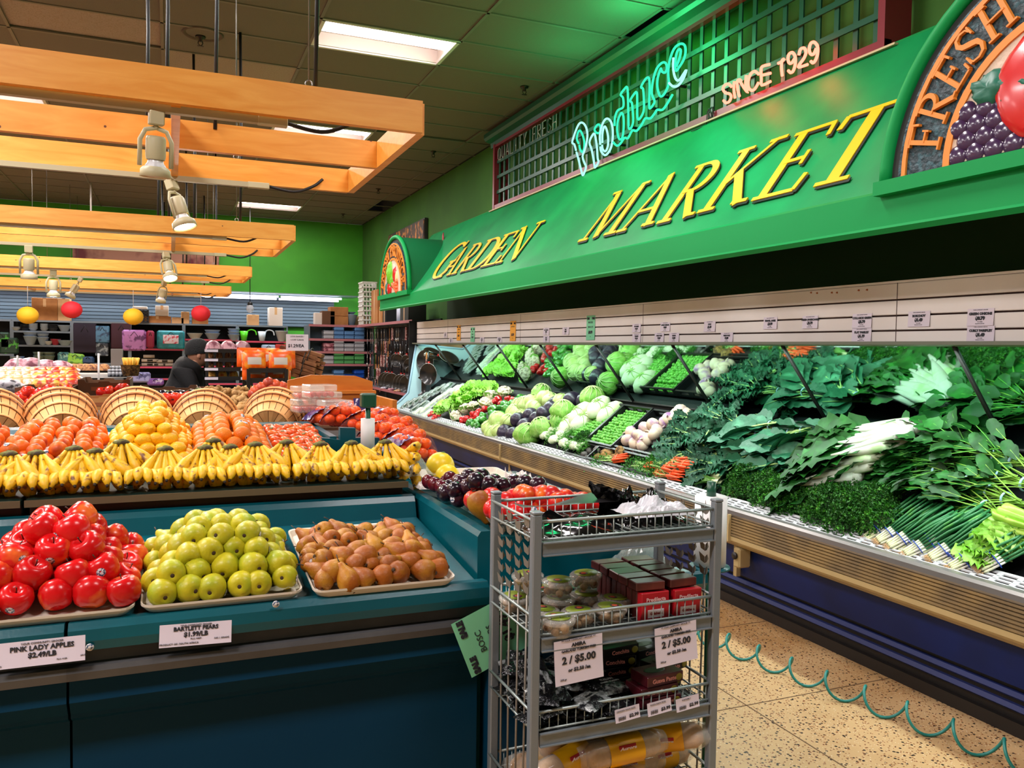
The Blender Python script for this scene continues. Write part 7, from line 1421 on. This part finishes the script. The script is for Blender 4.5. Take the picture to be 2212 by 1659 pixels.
m_ = MB(); m_.tube([(.07 * math.cos(a * PI / 8), -.05, .055 + .07 * math.sin(a * PI / 8)) for a in range(16)], .004, 5, closed=True); m_.build('tie', CORD, t0); P_wd = Proto([t0])
for i, (px, py, a) in enumerate([(640, 800, 1.2), (655, 797, 1.4), (640, 785, 1.3), (652, 780, 1.2), (648, 818, 1.5), (634, 815, 1.3)]): p = ony(px, py, 6.7); P_wd.put(p, (.3, 0, a), label='tied bundle of split wood under the 1.29 sign, %s' % ORD[i], group='wood bundles')
# left middle: mushrooms, snacks, cookies, wicker basket
MSH = mat('mushroom_pack', '#c9c4d0', .4, var=(30, '#3a3a48', .5, .6), rnd=.1); SNK = mat('snack_red', '#b8321c', .35, var=(22, '#e6a83a', .48, .6), rnd=.2); SN2 = mat('tray_pack', '#d88a4a', .35, var=(26, '#e8dcc8', .5, .6), rnd=.15)
P_msh = Proto([soft('mushroom_pack', .12, .1, .04, MSH, 'punnet', False)]); P_snk = Proto([soft('snack_bag', .14, .1, .05, SNK, 'snack bag', False)]); P_sn2 = Proto([soft('tray_pack', .14, .1, .04, SN2, 'food pack', False)]); i = 0
for px, py in [(4, 850), (16, 845), (28, 850), (4, 838), (16, 834), (26, 838), (10, 858), (24, 860)]: p = ony(px, py, 5.9); P_msh.put(p, (.4, 0, rd(-.3, .3)), label='white mushroom pack at the left edge, %s in the heap' % ORD[i], group='mushroom packs'); i += 1
i = 0
for r_ in range(4):
    for c_ in range(5):
        px, py = 8 + 17 * c_ + R_.uniform(-3, 3), 804 + 9 * r_; p = ony(px, py, 7.0 - .15 * r_); P_sn2.put(p, (.5, 0, rd(-.1, .1)), label='stacked clear food pack at left, %s row, %s from left' % (LAY[r_], ORD[c_]), group='food packs at left')
for r_ in range(4):
    for c_ in range(5):
        px, py = 95 + 14 * c_ + R_.uniform(-3, 3), 806 + 8.5 * r_; p = ony(px, py, 6.9 - .15 * r_); P_snk.put(p, (.5, 0, rd(-.4, .4)), label='red and yellow snack bag at left, %s row, %s from left' % (LAY[r_], ORD[c_]), group='snack bags at left')
t = tag(MB().box((-2.0, 7.25, .55), (2.4, 1.1, 1.1), bev=.02).build('display_island', TEALD), 'dark island under the snacks at left', 'display island')
for i in range(8): px = 22 + 15 * i; p = ony(px, 793 + R_.uniform(-4, 3), 7.5); (P_cro if i % 2 else P_snk).put(p, (.4, 0, rd(-.5, .5)), label='wrapped bread or snack on top of the left island, %s from left' % ORD[i], group='wrapped goods at left', scale=.7)
for i in range(6): p = ony(160 + 13 * i, 798, 7.6); P_muf.put(p, (.2, 0, 0), label='clear pack of pale pastries with orange topping, %s in the row' % ORD[i], group='pastry packs', scale=.6)
t = thing('pastry_table', 'pale table holding the row of pastry packs', 'table', (ony(195, 812, 7.7).x, 7.75, 0)); zt_ = ony(195, 806, 7.7).z; MB().box((0, 0, zt_ - .02), (.62, .4, .03)).build('table_top', white_m, t)
for sx in (-1, 1): MB().box((sx * .27, 0, zt_ / 2 - .02), (.03, .03, zt_ - .04)).build('leg', BRK, t)
FJ = mat('jar_grey', '#8f9298', .35, var=(30, '#3a3c44', .5, .6)); i = 0
for r_ in range(3):
    for c_ in range(5): p = ony(238 + 8 * c_, 800 + 7 * r_, 7.6 - .1 * r_); tag(MB().lathe([(.001, 0), (.018, 0), (.02, .03), (.016, .036), (.001, .038)], 12).build('small_tub', FJ, loc=p), 'small grey tub, %s row, %s from left, right of the pastries' % (LAY[r_], ORD[c_]), 'tub', 'small grey tubs')
pb = ony(282, 812, 7.4); t = thing('wicker_basket', 'small wicker basket full of yellow snack sticks', 'basket', pb); m_ = MB(); m_.lathe([(.001, 0), (.06, 0), (.075, .09), (.08, .092), (.07, .088)], 18); m_.build('wicker', mat('wicker', '#a8743a', .7, var=(40, '#5c3818', .45, .6), bump=(60, 1)), t)
for k in range(14): q = MB(); a = k * 2.4; q.tube([(.012 * math.sqrt(k) * math.cos(a), .012 * math.sqrt(k) * math.sin(a), .05), (.018 * math.sqrt(k) * math.cos(a), .018 * math.sqrt(k) * math.sin(a), .15)], .009, 6); q.build('snack_stick', mat('stick_yellow', '#e0a832', .5), t)
for i, (px, py) in enumerate(((38, 790), (84, 782), (213, 785))): p = ony(px, py, 7.3); tag(MB().tube([(p.x, 7.3, .9 if i < 2 else 0), (p.x, 7.3, p.z + .08)], .008, 6).build('sign_holder', STL), 'thin metal sign holder, %s from the left above the snacks' % ORD[i], 'sign holder')
p = ony(253, 775, 8.2); tag(MB().box((p.x, 8.2, (p.z + .99) / 2), (.1, .06, p.z - .81), bev=.004).build('metal_bin', STL), 'upright grey metal box behind the wicker basket', 'box')
# ================================================================== back wall shelving
SHG = mat('shelf_grey', '#6a7680', .4, .3); SHP = mat('shelf_pink_edge', '#c0405c', .4); SHD = mat('shelf_back_dark', '#14171c', .7); YB = 17.35
def slatwall(x0, x1, z0, z1, y): 
    m_ = MB(); n = 9
    for k in range(n): z = z0 + (z1 - z0) * (k + .5) / n; m_.box(((x0 + x1) / 2, y, z), (x1 - x0, .02, (z1 - z0) / n - .012))
    return m_
sw = thing('slatwall_panel', 'blue-grey slatted wall panel above the back shelves', 'slatwall', (-1.5, 18.1, 2.0)); m_ = slatwall(-6.0, 4.8, 0, .62, 0); m_.build('slats', mat('slat_bluegrey', '#56646f', .5), sw); m_ = MB(); m_.box((-.6, .02, .31), (10.8, .01, .64)); m_.build('grooves', mat('slat_dark', '#222c34', .6), sw)
t = thing('strip_light_fixture', 'long white fluorescent strip light along the back wall', 'strip light', (-1, 17.5, 2.6))
for y_, z_ in ((0, .0), (.35, -.03)):
    for k in range(8): m_ = MB(); m_.tube([(-6 + 1.3 * k, y_, z_), (-4.75 + 1.3 * k, y_, z_)], .02, 8); m_.build('strip_tube', emit('strip_tube', '#e8ecff', 5), t)
m_ = MB(); m_.box((-.8, .25, .06), (11, .8, .02)); m_.build('canopy_tray', mat('tray_silver', '#8e9aa4', .35, .5), t)
bays = [25, 155, 280, 397, 513, 622]; bx = [ony(px, 700, YB).x for px in bays]; bx = [bx[0] - 1.1] + bx
shz = {0: [(.45, 0), (.9, 0), (1.35, 0)], 1: [(.35, 0), (1.19, 0), (1.52, 0), (1.78, 0)], 2: [(.35, 0), (1.19, 0)], 3: [(.9, 1), (1.13, 1), (1.48, 1)], 4: [(.8, 1), (1.15, 1), (1.68, 1)], 5: [(.8, 1), (1.3, 1), (1.66, 1)]}
ZT = 1.98
for k in range(6):
    x0, x1 = bx[k], bx[k + 1]; c = ((x0 + x1) / 2, YB + .3, 0); t = thing('shelving_unit', 'dark back wall shelving bay, %s from the left' % ORD[k], 'shelving', c, group='back wall shelving'); w_ = x1 - x0
    MB().box((0, .3, ZT / 2), (w_, .02, ZT)).build('back_panel', SHD, t); m_ = MB(); 
    for s in (-1, 1): m_ = MB(); m_.box((s * (w_ / 2 - .015), -.28, ZT / 2), (.03, .03, ZT)); m_.build('upright', SHG, t)
    for z, pk in shz[k] + [(ZT, k > 10), (.12, 0)]:
        m_ = MB(); m_.box((0, 0, z), (w_ - .01, .58, .02)); m_.box((0, -.295, z), (w_ - .01, .008, .035), 1); m_.build('shelf', [SHG, SHP if pk else SHG], t)
def bk(px, py, dy=0): return ony(px, py, YB + .1 + dy)
def boxitem(px, py, w_, h_, mt, label, name='cardboard_box', cat='box', d_=.3, dy=0, y=None, tilt=0, rest=None):
    p = ony(px, py, y if y else YB + .15 + dy)
    if rest is not None: p.z = rest
    t = thing(name, label, cat, p, (0, 0, tilt)); MB().box((0, 0, h_ / 2), (w_, d_, h_), bev=.006).build('box_body', mt, t); m_ = MB(); m_.box((0, 0, h_), (.05, d_ + .002, .002)); m_.box((0, -d_ / 2, h_ * .8), (.05, .002, h_ * .38)); m_.build('packing_tape', mat('tape', '#c9a070', .35), t); return t
WBX = mat('box_white', '#cfc4b8', .6)
for px, py, w_, h_, mt, l in ((99, 690, .42, .42, CDB, 'large brown cardboard box on the top shelf right of the yellow lantern'), (140, 690, .2, .42, CDP, 'tall pale cardboard box behind the left red lantern'), (340, 694, .5, .14, CDB, 'flat long cardboard box on the top shelf right of the black crate'), (384, 694, .22, .12, CDP, 'small cardboard box, lower of two, left of the right red lantern'), (400, 694, .15, .24, CDP, 'small open cardboard box on the top shelf'), (432, 697, .3, .3, CDB, 'cardboard box behind the right red lantern'),
                          (350, 677, .24, .2, WBX, 'white cardboard box standing on the flat box'), (546, 704, .22, .22, CDP, 'open pale cardboard box above the green jug'), (594, 704, .27, .38, WBX, 'tall white printed cardboard box near the corner')):
    boxitem(px, py, w_, h_, mt, l, rest=ZT + .01 if px != 350 else ZT + .155)
p = bk(303, 694); t = thing('milk_crate', 'black plastic crate with holes on the top shelf behind the yellow lantern', 'crate', (p.x, p.y, ZT + .01)); m_ = MB()
for a in range(5): m_.box((0, -.15, .03 + .05 * a), (.3, .012, .018)); m_.box((-.13 + .065 * a, -.15, .13), (.018, .012, .24))
m_.box((0, 0, .01), (.3, .3, .02)); m_.box((-.15, 0, .13), (.012, .3, .25)); m_.box((.15, 0, .13), (.012, .3, .25)); m_.box((0, .15, .13), (.3, .012, .25)); m_.build('crate_body', CRT, t)
tag(MB().box((p.x, p.y, ZT + .3), (.26, .2, .06), bev=.01).build('white_box', WBX), 'white box with green print on the black crate', 'box')
DISH = mat('dish_white', '#c8d4dc', .25); DBL = mat('dish_blue', '#9fb8d4', .25); DDK = mat('dish_dark', '#3a4048', .3)
def bowl(r, h): 
    m_ = MB(); m_.lathe([(.001, 0), (r * .5, 0), (r, h), (r * 1.02, h), (r * .95, h * .95), (r * .45, .01), (.001, .01)], 18); return m_
def putb(px, z, r, h, mt, label, n=1, name='bowl', dy=0):
    p = ony(px, 750, YB + .05 + dy)
    for k in range(n): o = bowl(r, h).build(name, mt, loc=(p.x, p.y, z + .012 + k * h * .45)); tag(o, label + (', %s from below' % ORD[k] if n > 1 else ''), name.replace('_', ' '), 'bowls on the back shelves')
for px, z, r, h, mt, l, n in ((35, 1.78, .08, .05, DISH, 'shallow white dish at left of the upper bay shelf', 2), (55, 1.78, .08, .05, DDK, 'dark dish stack on the upper bay shelf', 4), (72, 1.78, .08, .06, DISH, 'white dish stack on the upper bay shelf', 4), (96, 1.78, .07, .05, DISH, 'white bowl in the tall stack left of the post', 5), (115, 1.78, .09, .07, DDK, 'dark pan stack near the post', 3), (140, 1.78, .12, .12, DBL, 'blue bowl at the right end of the upper shelf', 1),
                              (66, 1.52, .12, .17, DBL, 'tall blue bucket on the middle shelf', 2), (93, 1.52, .1, .15, DBL, 'blue pot on the middle shelf', 2), (105, 1.52, .08, .08, DISH, 'small white bowl on the middle shelf', 1), (120, 1.52, .09, .12, mat('dish_red', '#a83a4a', .3), 'red and white bowl on the middle shelf', 1), (141, 1.52, .14, .1, DBL, 'wide pale blue basin on the middle shelf', 1),
                              (37, 1.19, .12, .12, DBL, 'blue bowl at left of the lower shelf', 1), (60, 1.19, .13, .09, DBL, 'shallow blue basin on the lower shelf', 1), (84, 1.19, .1, .14, mat('dish_green', '#7a8f86', .3), 'grey-green bowl on the lower shelf', 2), (106, 1.19, .1, .14, MATS['dish_green'], 'grey-green bowl stack near the post on the lower shelf', 2),
                              (421, 1.68, .15, .12, DISH, 'white basin on the pink shelf, left of the blue tubs', 1), (459, 1.68, .15, .13, DBL, 'pale blue round tub stacked on the pink shelf', 2), (505, 1.66, .12, .13, DBL, 'pale blue square tub near the post', 3), (405, 1.48, .1, .15, DBL, 'blue bucket behind the bending person', 1)):
    putb(px, z, r, h, mt, l, n)
def flat_item(px, py, w_, h_, mt, label, name, cat, d_=.06, y=None, tilt=0):
    p = ony(px, py, y or YB + .02); t = thing(name, label, cat, p); MB().box((0, 0, 0), (w_, d_, h_), bev=min(.03, d_ * .4)).build('package', mt, t).rotation_euler = (0, tilt, 0); m_ = MB(); m_.tube([(-w_ * .15, -d_ / 2 - .004, h_ * .2), (0, -d_ / 2 - .012, h_ * .42), (w_ * .15, -d_ / 2 - .004, h_ * .2)], .006, 5); m_.build('handle', CORD, t); return t
PKT = mat('towel_pink', '#b878b8', .5, var=(9, '#5c2a5c', .5, .6)); TLT = mat('bedding_teal', '#1f8a94', .4, var=(9, '#146a74', .4, .6)); MRN = mat('maroon_cloth', '#3a1424', .7); BLC = mat('blue_pack', '#4a7a9a', .4, var=(14, '#28405c', .5, .6)); PUR2 = mat('cloth_plum', '#241a2c', .8)
flat_item(290, 735, .42, .4, PKT, 'pink and purple folded blanket in a clear zip bag', 'blanket_pack', 'bedding', .16); flat_item(325, 733, .14, .34, mat('cloth_red', '#8a1a38', .6), 'narrow red blanket pack beside the pink one', 'blanket_pack', 'bedding', .16); flat_item(369, 734, .5, .36, TLT, 'teal bedding set with a picture label on the pink-edged shelf', 'bedding_pack', 'bedding', .16)
p = ony(369, 733, YB - .09); tag(MB().box(p, (.28, .01, .17), bev=.003).build('picture_label', mat('label_floral', '#d8c8d0', .5, var=(20, '#c8324a', .52, .6))), 'floral picture label on the teal bedding set', 'label')
flat_item(183, 730, .4, .56, PUR2, 'dark plum apron hanging in the second bay', 'apron', 'textile', .04); flat_item(262, 725, .36, .5, MRN, 'dark maroon apron hanging by the third post', 'apron', 'textile', .04); flat_item(221, 722, .25, .32, BLC, 'blue patterned textile pack hanging in the second bay', 'textile_pack', 'textile', .04); flat_item(220, 755, .22, .25, mat('pack_bw', '#3a4450', .5, var=(16, '#9aa8b0', .5, .6)), 'grey floral textile pack below the blue one', 'textile_pack', 'textile', .04)
flat_item(138, 772, .2, .2, mat('pack_tealg', '#3a6a6a', .5, var=(16, '#8fb8a0', .5, .6)), 'teal patterned pack at the lower left bay', 'textile_pack', 'textile', .1); flat_item(163, 775, .3, .2, mat('pack_lime', '#8ac03a', .5, var=(16, '#3a7a3a', .5, .6)), 'lime green striped textile pack in the lower left bay', 'textile_pack', 'textile', .1, tilt=.1); flat_item(190, 778, .22, .14, mat('pack_navy', '#1c3a5c', .5), 'dark blue pack on the lower shelf', 'textile_pack', 'textile', .1)
flat_item(300, 815, .42, .2, mat('pack_lilac', '#9a9ac8', .5, var=(12, '#4a4a7a', .5, .6)), 'lilac patterned pack low on the third bay', 'textile_pack', 'textile', .1); flat_item(336, 825, .3, .14, mat('pack_violet', '#7a4a9a', .5, var=(14, '#c8b8d8', .5, .6)), 'violet leaf patterned pack low beside the person', 'textile_pack', 'textile', .1)
TWB = mat('towel_beige', '#9a8a78', .8, rnd=.15)
for i, (px, z) in enumerate([(318, 1.14), (318, 1.22), (330, 1.14), (330, 1.22), (322, 1.3), (345, 1.14), (355, 1.14), (365, 1.14), (350, 1.21), (362, 1.21)]): p = ony(px, 790, YB + .05); m_ = MB(); m_.tube([(-.1, 0, .03), (.1, 0, .03)], .04, 10, flat=.8); tag(m_.build('rolled_towel', TWB, loc=(p.x, p.y, z + .012)), 'beige rolled towel left of the person, %s of the heap' % ORD[i], 'towel', 'rolled towels')
# jugs, dustpans
def jug(px, z, mt, label, s=1):
    p = ony(px, 720, YB + .03); t = thing('plastic_jug', label, 'jug', (p.x, p.y, z)); MB().lathe([(.001, 0), (.05, 0), (.085, .2), (.08, .2), (.045, .01)], 18).build('jug_body', mt, t); m_ = MB(); m_.tube(smooth_path([(s * .07, 0, .2), (s * .14, 0, .23), (s * .22, 0, .2), (s * .24, 0, .12)], 4), .014, 7); m_.build('handle', mt, t)
jug(527, 1.675, mat('jug_green', '#4fc81c', .3), 'bright green plastic jug on the back shelf'); jug(566, 1.675, mat('jug_white', '#b8c4cc', .3), 'pale grey plastic jug beside the green one', 1)
putb(608, 1.66, .13, .22, DISH, 'white bucket with black handle near the corner post', 1, 'bucket')
flat_item(580, 755, .28, .2, DBL, 'pale dustpan hanging low near the corner', 'dustpan', 'dustpan', .05); flat_item(608, 755, .26, .22, mat('dustpan_red', '#b82a1c', .4), 'red dustpan hanging low near the corner post', 'dustpan', 'dustpan', .05)
for i, px in enumerate((30, 48)): flat_item(px - 28, 735 + 12 * i, .3, .3, mat('bag_greenblk', '#1c3a24', .6, var=(10, '#4fae3a', .58, .62)), 'dark bag with green print at the left edge, %s' % ('upper', 'lower')[i], 'gift_bag', 'bag', .08)
# mural panel on the back wall
t = tag(MB().box((ony(320, 550, 18.15).x, 18.14, ony(320, 553, 18.15).z), (2.7, .03, .62)).build('wall_mural', mat('mural_print', '#b8826a', .6, var=(2.2, '#6a1c24', .5, .66))), 'long pinkish food print high on the back wall behind the frames', 'picture')
# ================================================================== gondola on the right wall: containers, utensils, pans
XG = 3.45; c = V((3.7, 14.9, 0)); t = thing('shelving_unit', 'pegboard shelving with pans along the right wall beyond the case', 'shelving', c)
m_ = MB(); m_.box((3.88, 14.3, 1.0), (.03, 4.3, 2.1)); child(m_, 'pegboard', mat('pegboard_dark', '#1a1618', .6, var=(60, '#3a3236', .6, .62)), t, c)
for y0_, y1_, z, xx in ((12.2, 16.2, 2.0, 3.42), (12.4, 16.2, .85, 3.4), (12.4, 16.2, .2, 3.4)):
    m_ = MB(); m_.box(((xx + 3.87) / 2, (y0_ + y1_) / 2, z), (3.87 - xx, y1_ - y0_, .022)); m_.box((xx, (y0_ + y1_) / 2, z), (.01, y1_ - y0_, .045), 1); child(m_, 'shelf', [SHG, mat('edge_rose', '#a86a70', .4)], t, c)
t2 = thing('shelving_unit', 'open shelves of plastic containers in the far right corner', 'shelving', (3.15, 16.7, 0))
for z in (2.0, 1.72, 1.47, 1.22, .85, .2): MB().box((0, 0, z), (1.3, .6, .02)).box((0, -.3, z), (1.3, .01, .045), 1).build('shelf', [SHG, MATS['edge_rose']], t2)
for sx in (-1, 1): MB().box((sx * .64, 0, 1.0), (.03, .6, 2.0)).build('upright', SHG, t2)
MB().box((0, .3, 1.0), (1.3, .01, 2.0)).build('back_panel', mat('corner_blue', '#8fa8b8', .6), t2)
m_ = MB(); m_.box((3.85, 15.55, 1.0), (.03, .03, 2.0)); child(m_, 'upright', SHG, t, c)
m_ = MB(); m_.box((3.62, 12.19, 1.0), (.5, .02, 2.0)); child(m_, 'end_panel', SHD, t, c)
def rg(px, z, xx=3.6): p = onx(px, 700, xx); return p.y
def ritem(px, w_, h_, mt, label, z=2.015, d_=.3, name='cardboard_box', cat='box', xx=3.62):
    y = rg(px, 0, xx)
    if px < 770: xx, y = ony(px, 700, 16.6).x, 16.6
    t = thing(name, label, cat, (xx, y, z), (0, 0, -PI / 2 if px < 770 else 0)); MB().box((0, 0, h_ / 2), (d_, w_, h_), bev=.006).build('box_body', mt, t); MB().box((-d_ / 2, 0, h_ / 2), (.002, .05, h_)).build('packing_tape', mat('tape', '#c9a070', .35), t)
ritem(692, .25, .24, WBX, 'white carton at the far end of the right top shelf', d_=.2); ritem(707, .25, .28, CDD, 'dark brown carton at the far end of the right top shelf'); ritem(730, .36, .18, CDB, 'lower brown carton of a stack on the right top shelf'); ritem(730, .36, .18, CDB, 'upper brown carton of a stack on the right top shelf', z=2.2)
ritem(779, .12, .2, CDP, 'narrow pale carton beside the white basket stack'); ritem(815, .5, .62, CDB, 'tall brown cardboard box under the canopy end', d_=.12, xx=3.5); ritem(838, .35, .3, CDB, 'open brown box right of the tall box'); ritem(848, .2, .32, SHD, 'dark tin beside the white paint can'); ritem(892, .5, .28, mat('crate_dark', '#2a2a26', .6), 'dark grey crate under the canopy on the right top shelf')
y = rg(868, 0); t = thing('paint_can', 'white and blue can on the right top shelf', 'can', (3.6, y, 2.015)); MB().lathe([(.001, 0), (.09, 0), (.09, .28), (.001, .285)], 20).build('can_body', mat('can_white', '#c4cce0', .3), t); MB().lathe([(.092, .24), (.092, .28)], 20).build('blue_band', mat('can_blue', '#1c3c9c', .3), t)
WPL = mat('plastic_basket_white', '#d8d4cc', .4)
def pbasket():
    m_ = MB(); n = 20
    for z in (0, .075): 
        for a, b in (((-.15, -.1), (.15, -.1)), ((-.15, .1), (.15, .1)), ((-.15, -.1), (-.15, .1)), ((.15, -.1), (.15, .1))):
            k = 1 + .1 * (z > 0); m_.box(((a[0] + b[0]) / 2 * k, (a[1] + b[1]) / 2 * k, z + .008), (abs(a[0] - b[0]) * k + .012, abs(a[1] - b[1]) * k + .012, .022))
    for k in range(7):
        for s in (-1, 1): m_.box((-.15 + .05 * k, s * .103, .045), (.014, .01, .07))
    for k in range(5):
        for s in (-1, 1): m_.box((s * .155, -.1 + .05 * k, .045), (.01, .014, .07))
    m_.box((0, 0, .002), (.3, .2, .006)); return m_.build('plastic_basket', WPL, loc=(0, 0, 0))
P_pb = Proto([tag(pbasket(), '', 'basket')]); yb = rg(803, 0, 3.66)
for k in range(9): P_pb.put((3.6, yb + .12, 2.015 + .092 * k), (0, 0, PI / 2 + R_.uniform(-.05, .05)), label='white slotted plastic basket, %s from below in the tall stack' % ORD[k], group='white basket stack', scale=1.25)
for i, (px, z, r, h) in enumerate([(757, 2.015, .13, .22), (757, 2.24, .10, .05), (742, 2.015, .09, .15)]): o = bowl(r, h).build('plastic_tub', DBL, loc=(ony(px, 700, 16.6).x, 16.55, z)); tag(o, 'pale blue plastic tub on the right top shelf, %s' % ('large', 'lid-like top', 'small')[i], 'tub')
TUPB = mat('tupper_blue', '#6a9ad0', .2, alpha=.7); TUPG = mat('tupper_green', '#5aa864', .25, alpha=.8); TUPC = mat('tupper_clear', '#c0c4cc', .2, alpha=.7); TUPD = mat('tub_blue', '#1c50b0', .3)
for zi, (z, mts) in enumerate(((1.735, (TUPC, TUPB, TUPB)), (1.485, (PINK, TUPC, TUPC)), (1.235, (TUPC, TUPG, TUPG)), (.865, (TUPC, TUPB, TUPD)))):
    for i, px in enumerate((708, 730, 752, 774)):
        for k in range(2 + (i % 2)):
            xx = ony(px, 700, 16.55).x; m_ = MB(); m_.box((0, 0, .04), (.2, .3, .07), bev=.015); m_.box((0, 0, .078), (.21, .31, .01), bev=.003); o = m_.build('plastic_container', mts[min(i, 2)], loc=(xx, 16.55, z + .085 * k)); tag(o, 'stackable plastic food container, %s shelf, %s column, %s from below' % (LAY[3 - zi], ORD[i], ORD[k]), 'container', 'plastic containers')
PANB = mat('pan_black', '#0e0e10', .3, .3, coat=.3); PANR = mat('pan_red', '#c8201c', .3)
def pan(r, red=True):
    t = thing('frying_pan', '', 'pan'); F = E3(0, -PI / 2, 0)     # opening faces -X
    m_ = MB(); m_.lathe([(.001, .0), (r * .7, 0), (r, .045), (r * 1.02, .045), (r * .72, -.006), (.001, -.006)], 28, M=F); m_.build('pan_bowl', PANB, t)
    m_ = MB(); m_.tube([(-.03, 0, r), (-.05, 0, r + .06), (-.045, 0, r + .17)], [.012, .014, .016], 8); m_.build('handle', PANB, t); m_ = MB(); m_.tube([(-.02, 0, r - .01), (-.038, 0, r + .03)], .017, 8); m_.build('handle_collar', PANR if red else PANB, t)
    m_ = MB(); m_.lathe([(r * 1.02, .044), (r * 1.03, .048), (r, .049)], 28, M=F); m_.build('rim', mat('pan_rim', '#8a8884', .3, .6), t); return t
P_pan = Proto([pan(.16)]); P_pans = Proto([pan(.11)]); i = 0
for px, z, big, yaw in [(838, .98, 1, .65), (845, .98, 1, .65), (852, .98, 1, .65), (872, .98, 1, .65), (879, .98, 1, .65), (886, .98, 1, .65), (860, 1.37, 0, .6), (866, 1.37, 0, .6), (884, 1.36, 0, .6), (890, 1.30, 0, .6), (893, 1.18, 0, .6), (915, 1.4, 1, .6), (925, 1.4, 1, .6), (920, 1.0, 1, .6), (905, 1.0, 1, .6), (932, 1.2, 1, .6)]:
    y = onx(px, 800, 3.6).y; (P_pan if big else P_pans).put((3.58, y, z), (0, 0, yaw), label='black %s pan hanging on the pegboard, %s from the left, %s row' % ('frying' if big else 'small', ORD[i], 'lower' if z < 1.25 else 'upper'), group='hanging pans'); i += 1
UTB = mat('utensil_black', '#151416', .35); UTS = mat('utensil_steel', '#a8a49e', .25, .8); UTW = mat('utensil_wood', '#8a5a30', .6); UTP = mat('utensil_pack', '#7a3a3a', .4, var=(30, '#c8b8b0', .5, .6), rnd=.2)
def utensil(kind, mt):
    t = thing(kind, '', 'utensil'); m_ = MB(); m_.tube([(0, 0, 0), (0, 0, -.16)], [.008, .006], 6); m_.build('handle', mt, t); q = MB()
    if kind == 'ladle': q.ball((0, 0, -.19), .035, 10, 0, (.6, 1, 1))
    elif kind == 'spatula': q.box((0, 0, -.21), (.005, .06, .09), bev=.002)
    else: q.box((0, 0, -.1), (.02, .07, .2), bev=.004)
    q.build('head' if kind != 'blister_pack' else 'card', mt, t); m_ = MB(); m_.tube([(.25, 0, .02), (.0, 0, .02), (-.01, 0, .03)], .003, 5); m_.build('hook', STL, t); return t
PU = [Proto([utensil('ladle', UTB)]), Proto([utensil('spatula', UTB)]), Proto([utensil('spatula', UTS)]), Proto([utensil('blister_pack', UTP)]), Proto([utensil('ladle', UTS)]), Proto([utensil('spatula', UTW)])]; rnm = ['top', 'upper', 'middle', 'lower', 'bottom']
for r_, z in enumerate((1.93, 1.70, 1.45, 1.2, .98)):
    i = 0
    for px in range(797, 932, 6):
        if r_ in (2, 3, 4) and px > 828 and r_ != 2: continue
        if r_ == 2 and 850 < px < 900: continue
        y = onx(px + R_.uniform(-1.5, 1.5), 750, 3.6).y; k = 2 if (r_ == 0 and px < 835) else (3 if r_ >= 2 and R_.random() < .5 else R_.choice([0, 1, 0, 1, 5, 4, 3]))
        PU[k].put((3.57 + R_.uniform(-.02, .02), y, z), (0, 0, R_.uniform(-.3, .3)), label='hanging kitchen utensil on the pegboard, %s row, %s from the left' % (rnm[r_], ORD[i]), group='hanging utensils', scale=1.1); i += 1
tag(MB().box((3.3, 12.35, .74), (.5, .5, .02), bev=.004).build('low_table', mat('table_rose', '#8a5a58', .5)), 'low shelf board below the hanging pans beside the case end', 'shelf board')
for i, px in enumerate((830, 845, 860)): p = onx(px, 868, 3.45); m_ = MB(); m_.ball((0, 0, 0), .07, 12, 0, (1, 1.3, .35), jit=.3, seed=i); tag(m_.build('wrapped_goods', (MSH, PINK, SN2)[i], loc=(3.45, p.y, .875)), 'wrapped goods on the low shelf below the pans, %s from left' % ORD[i], 'package')
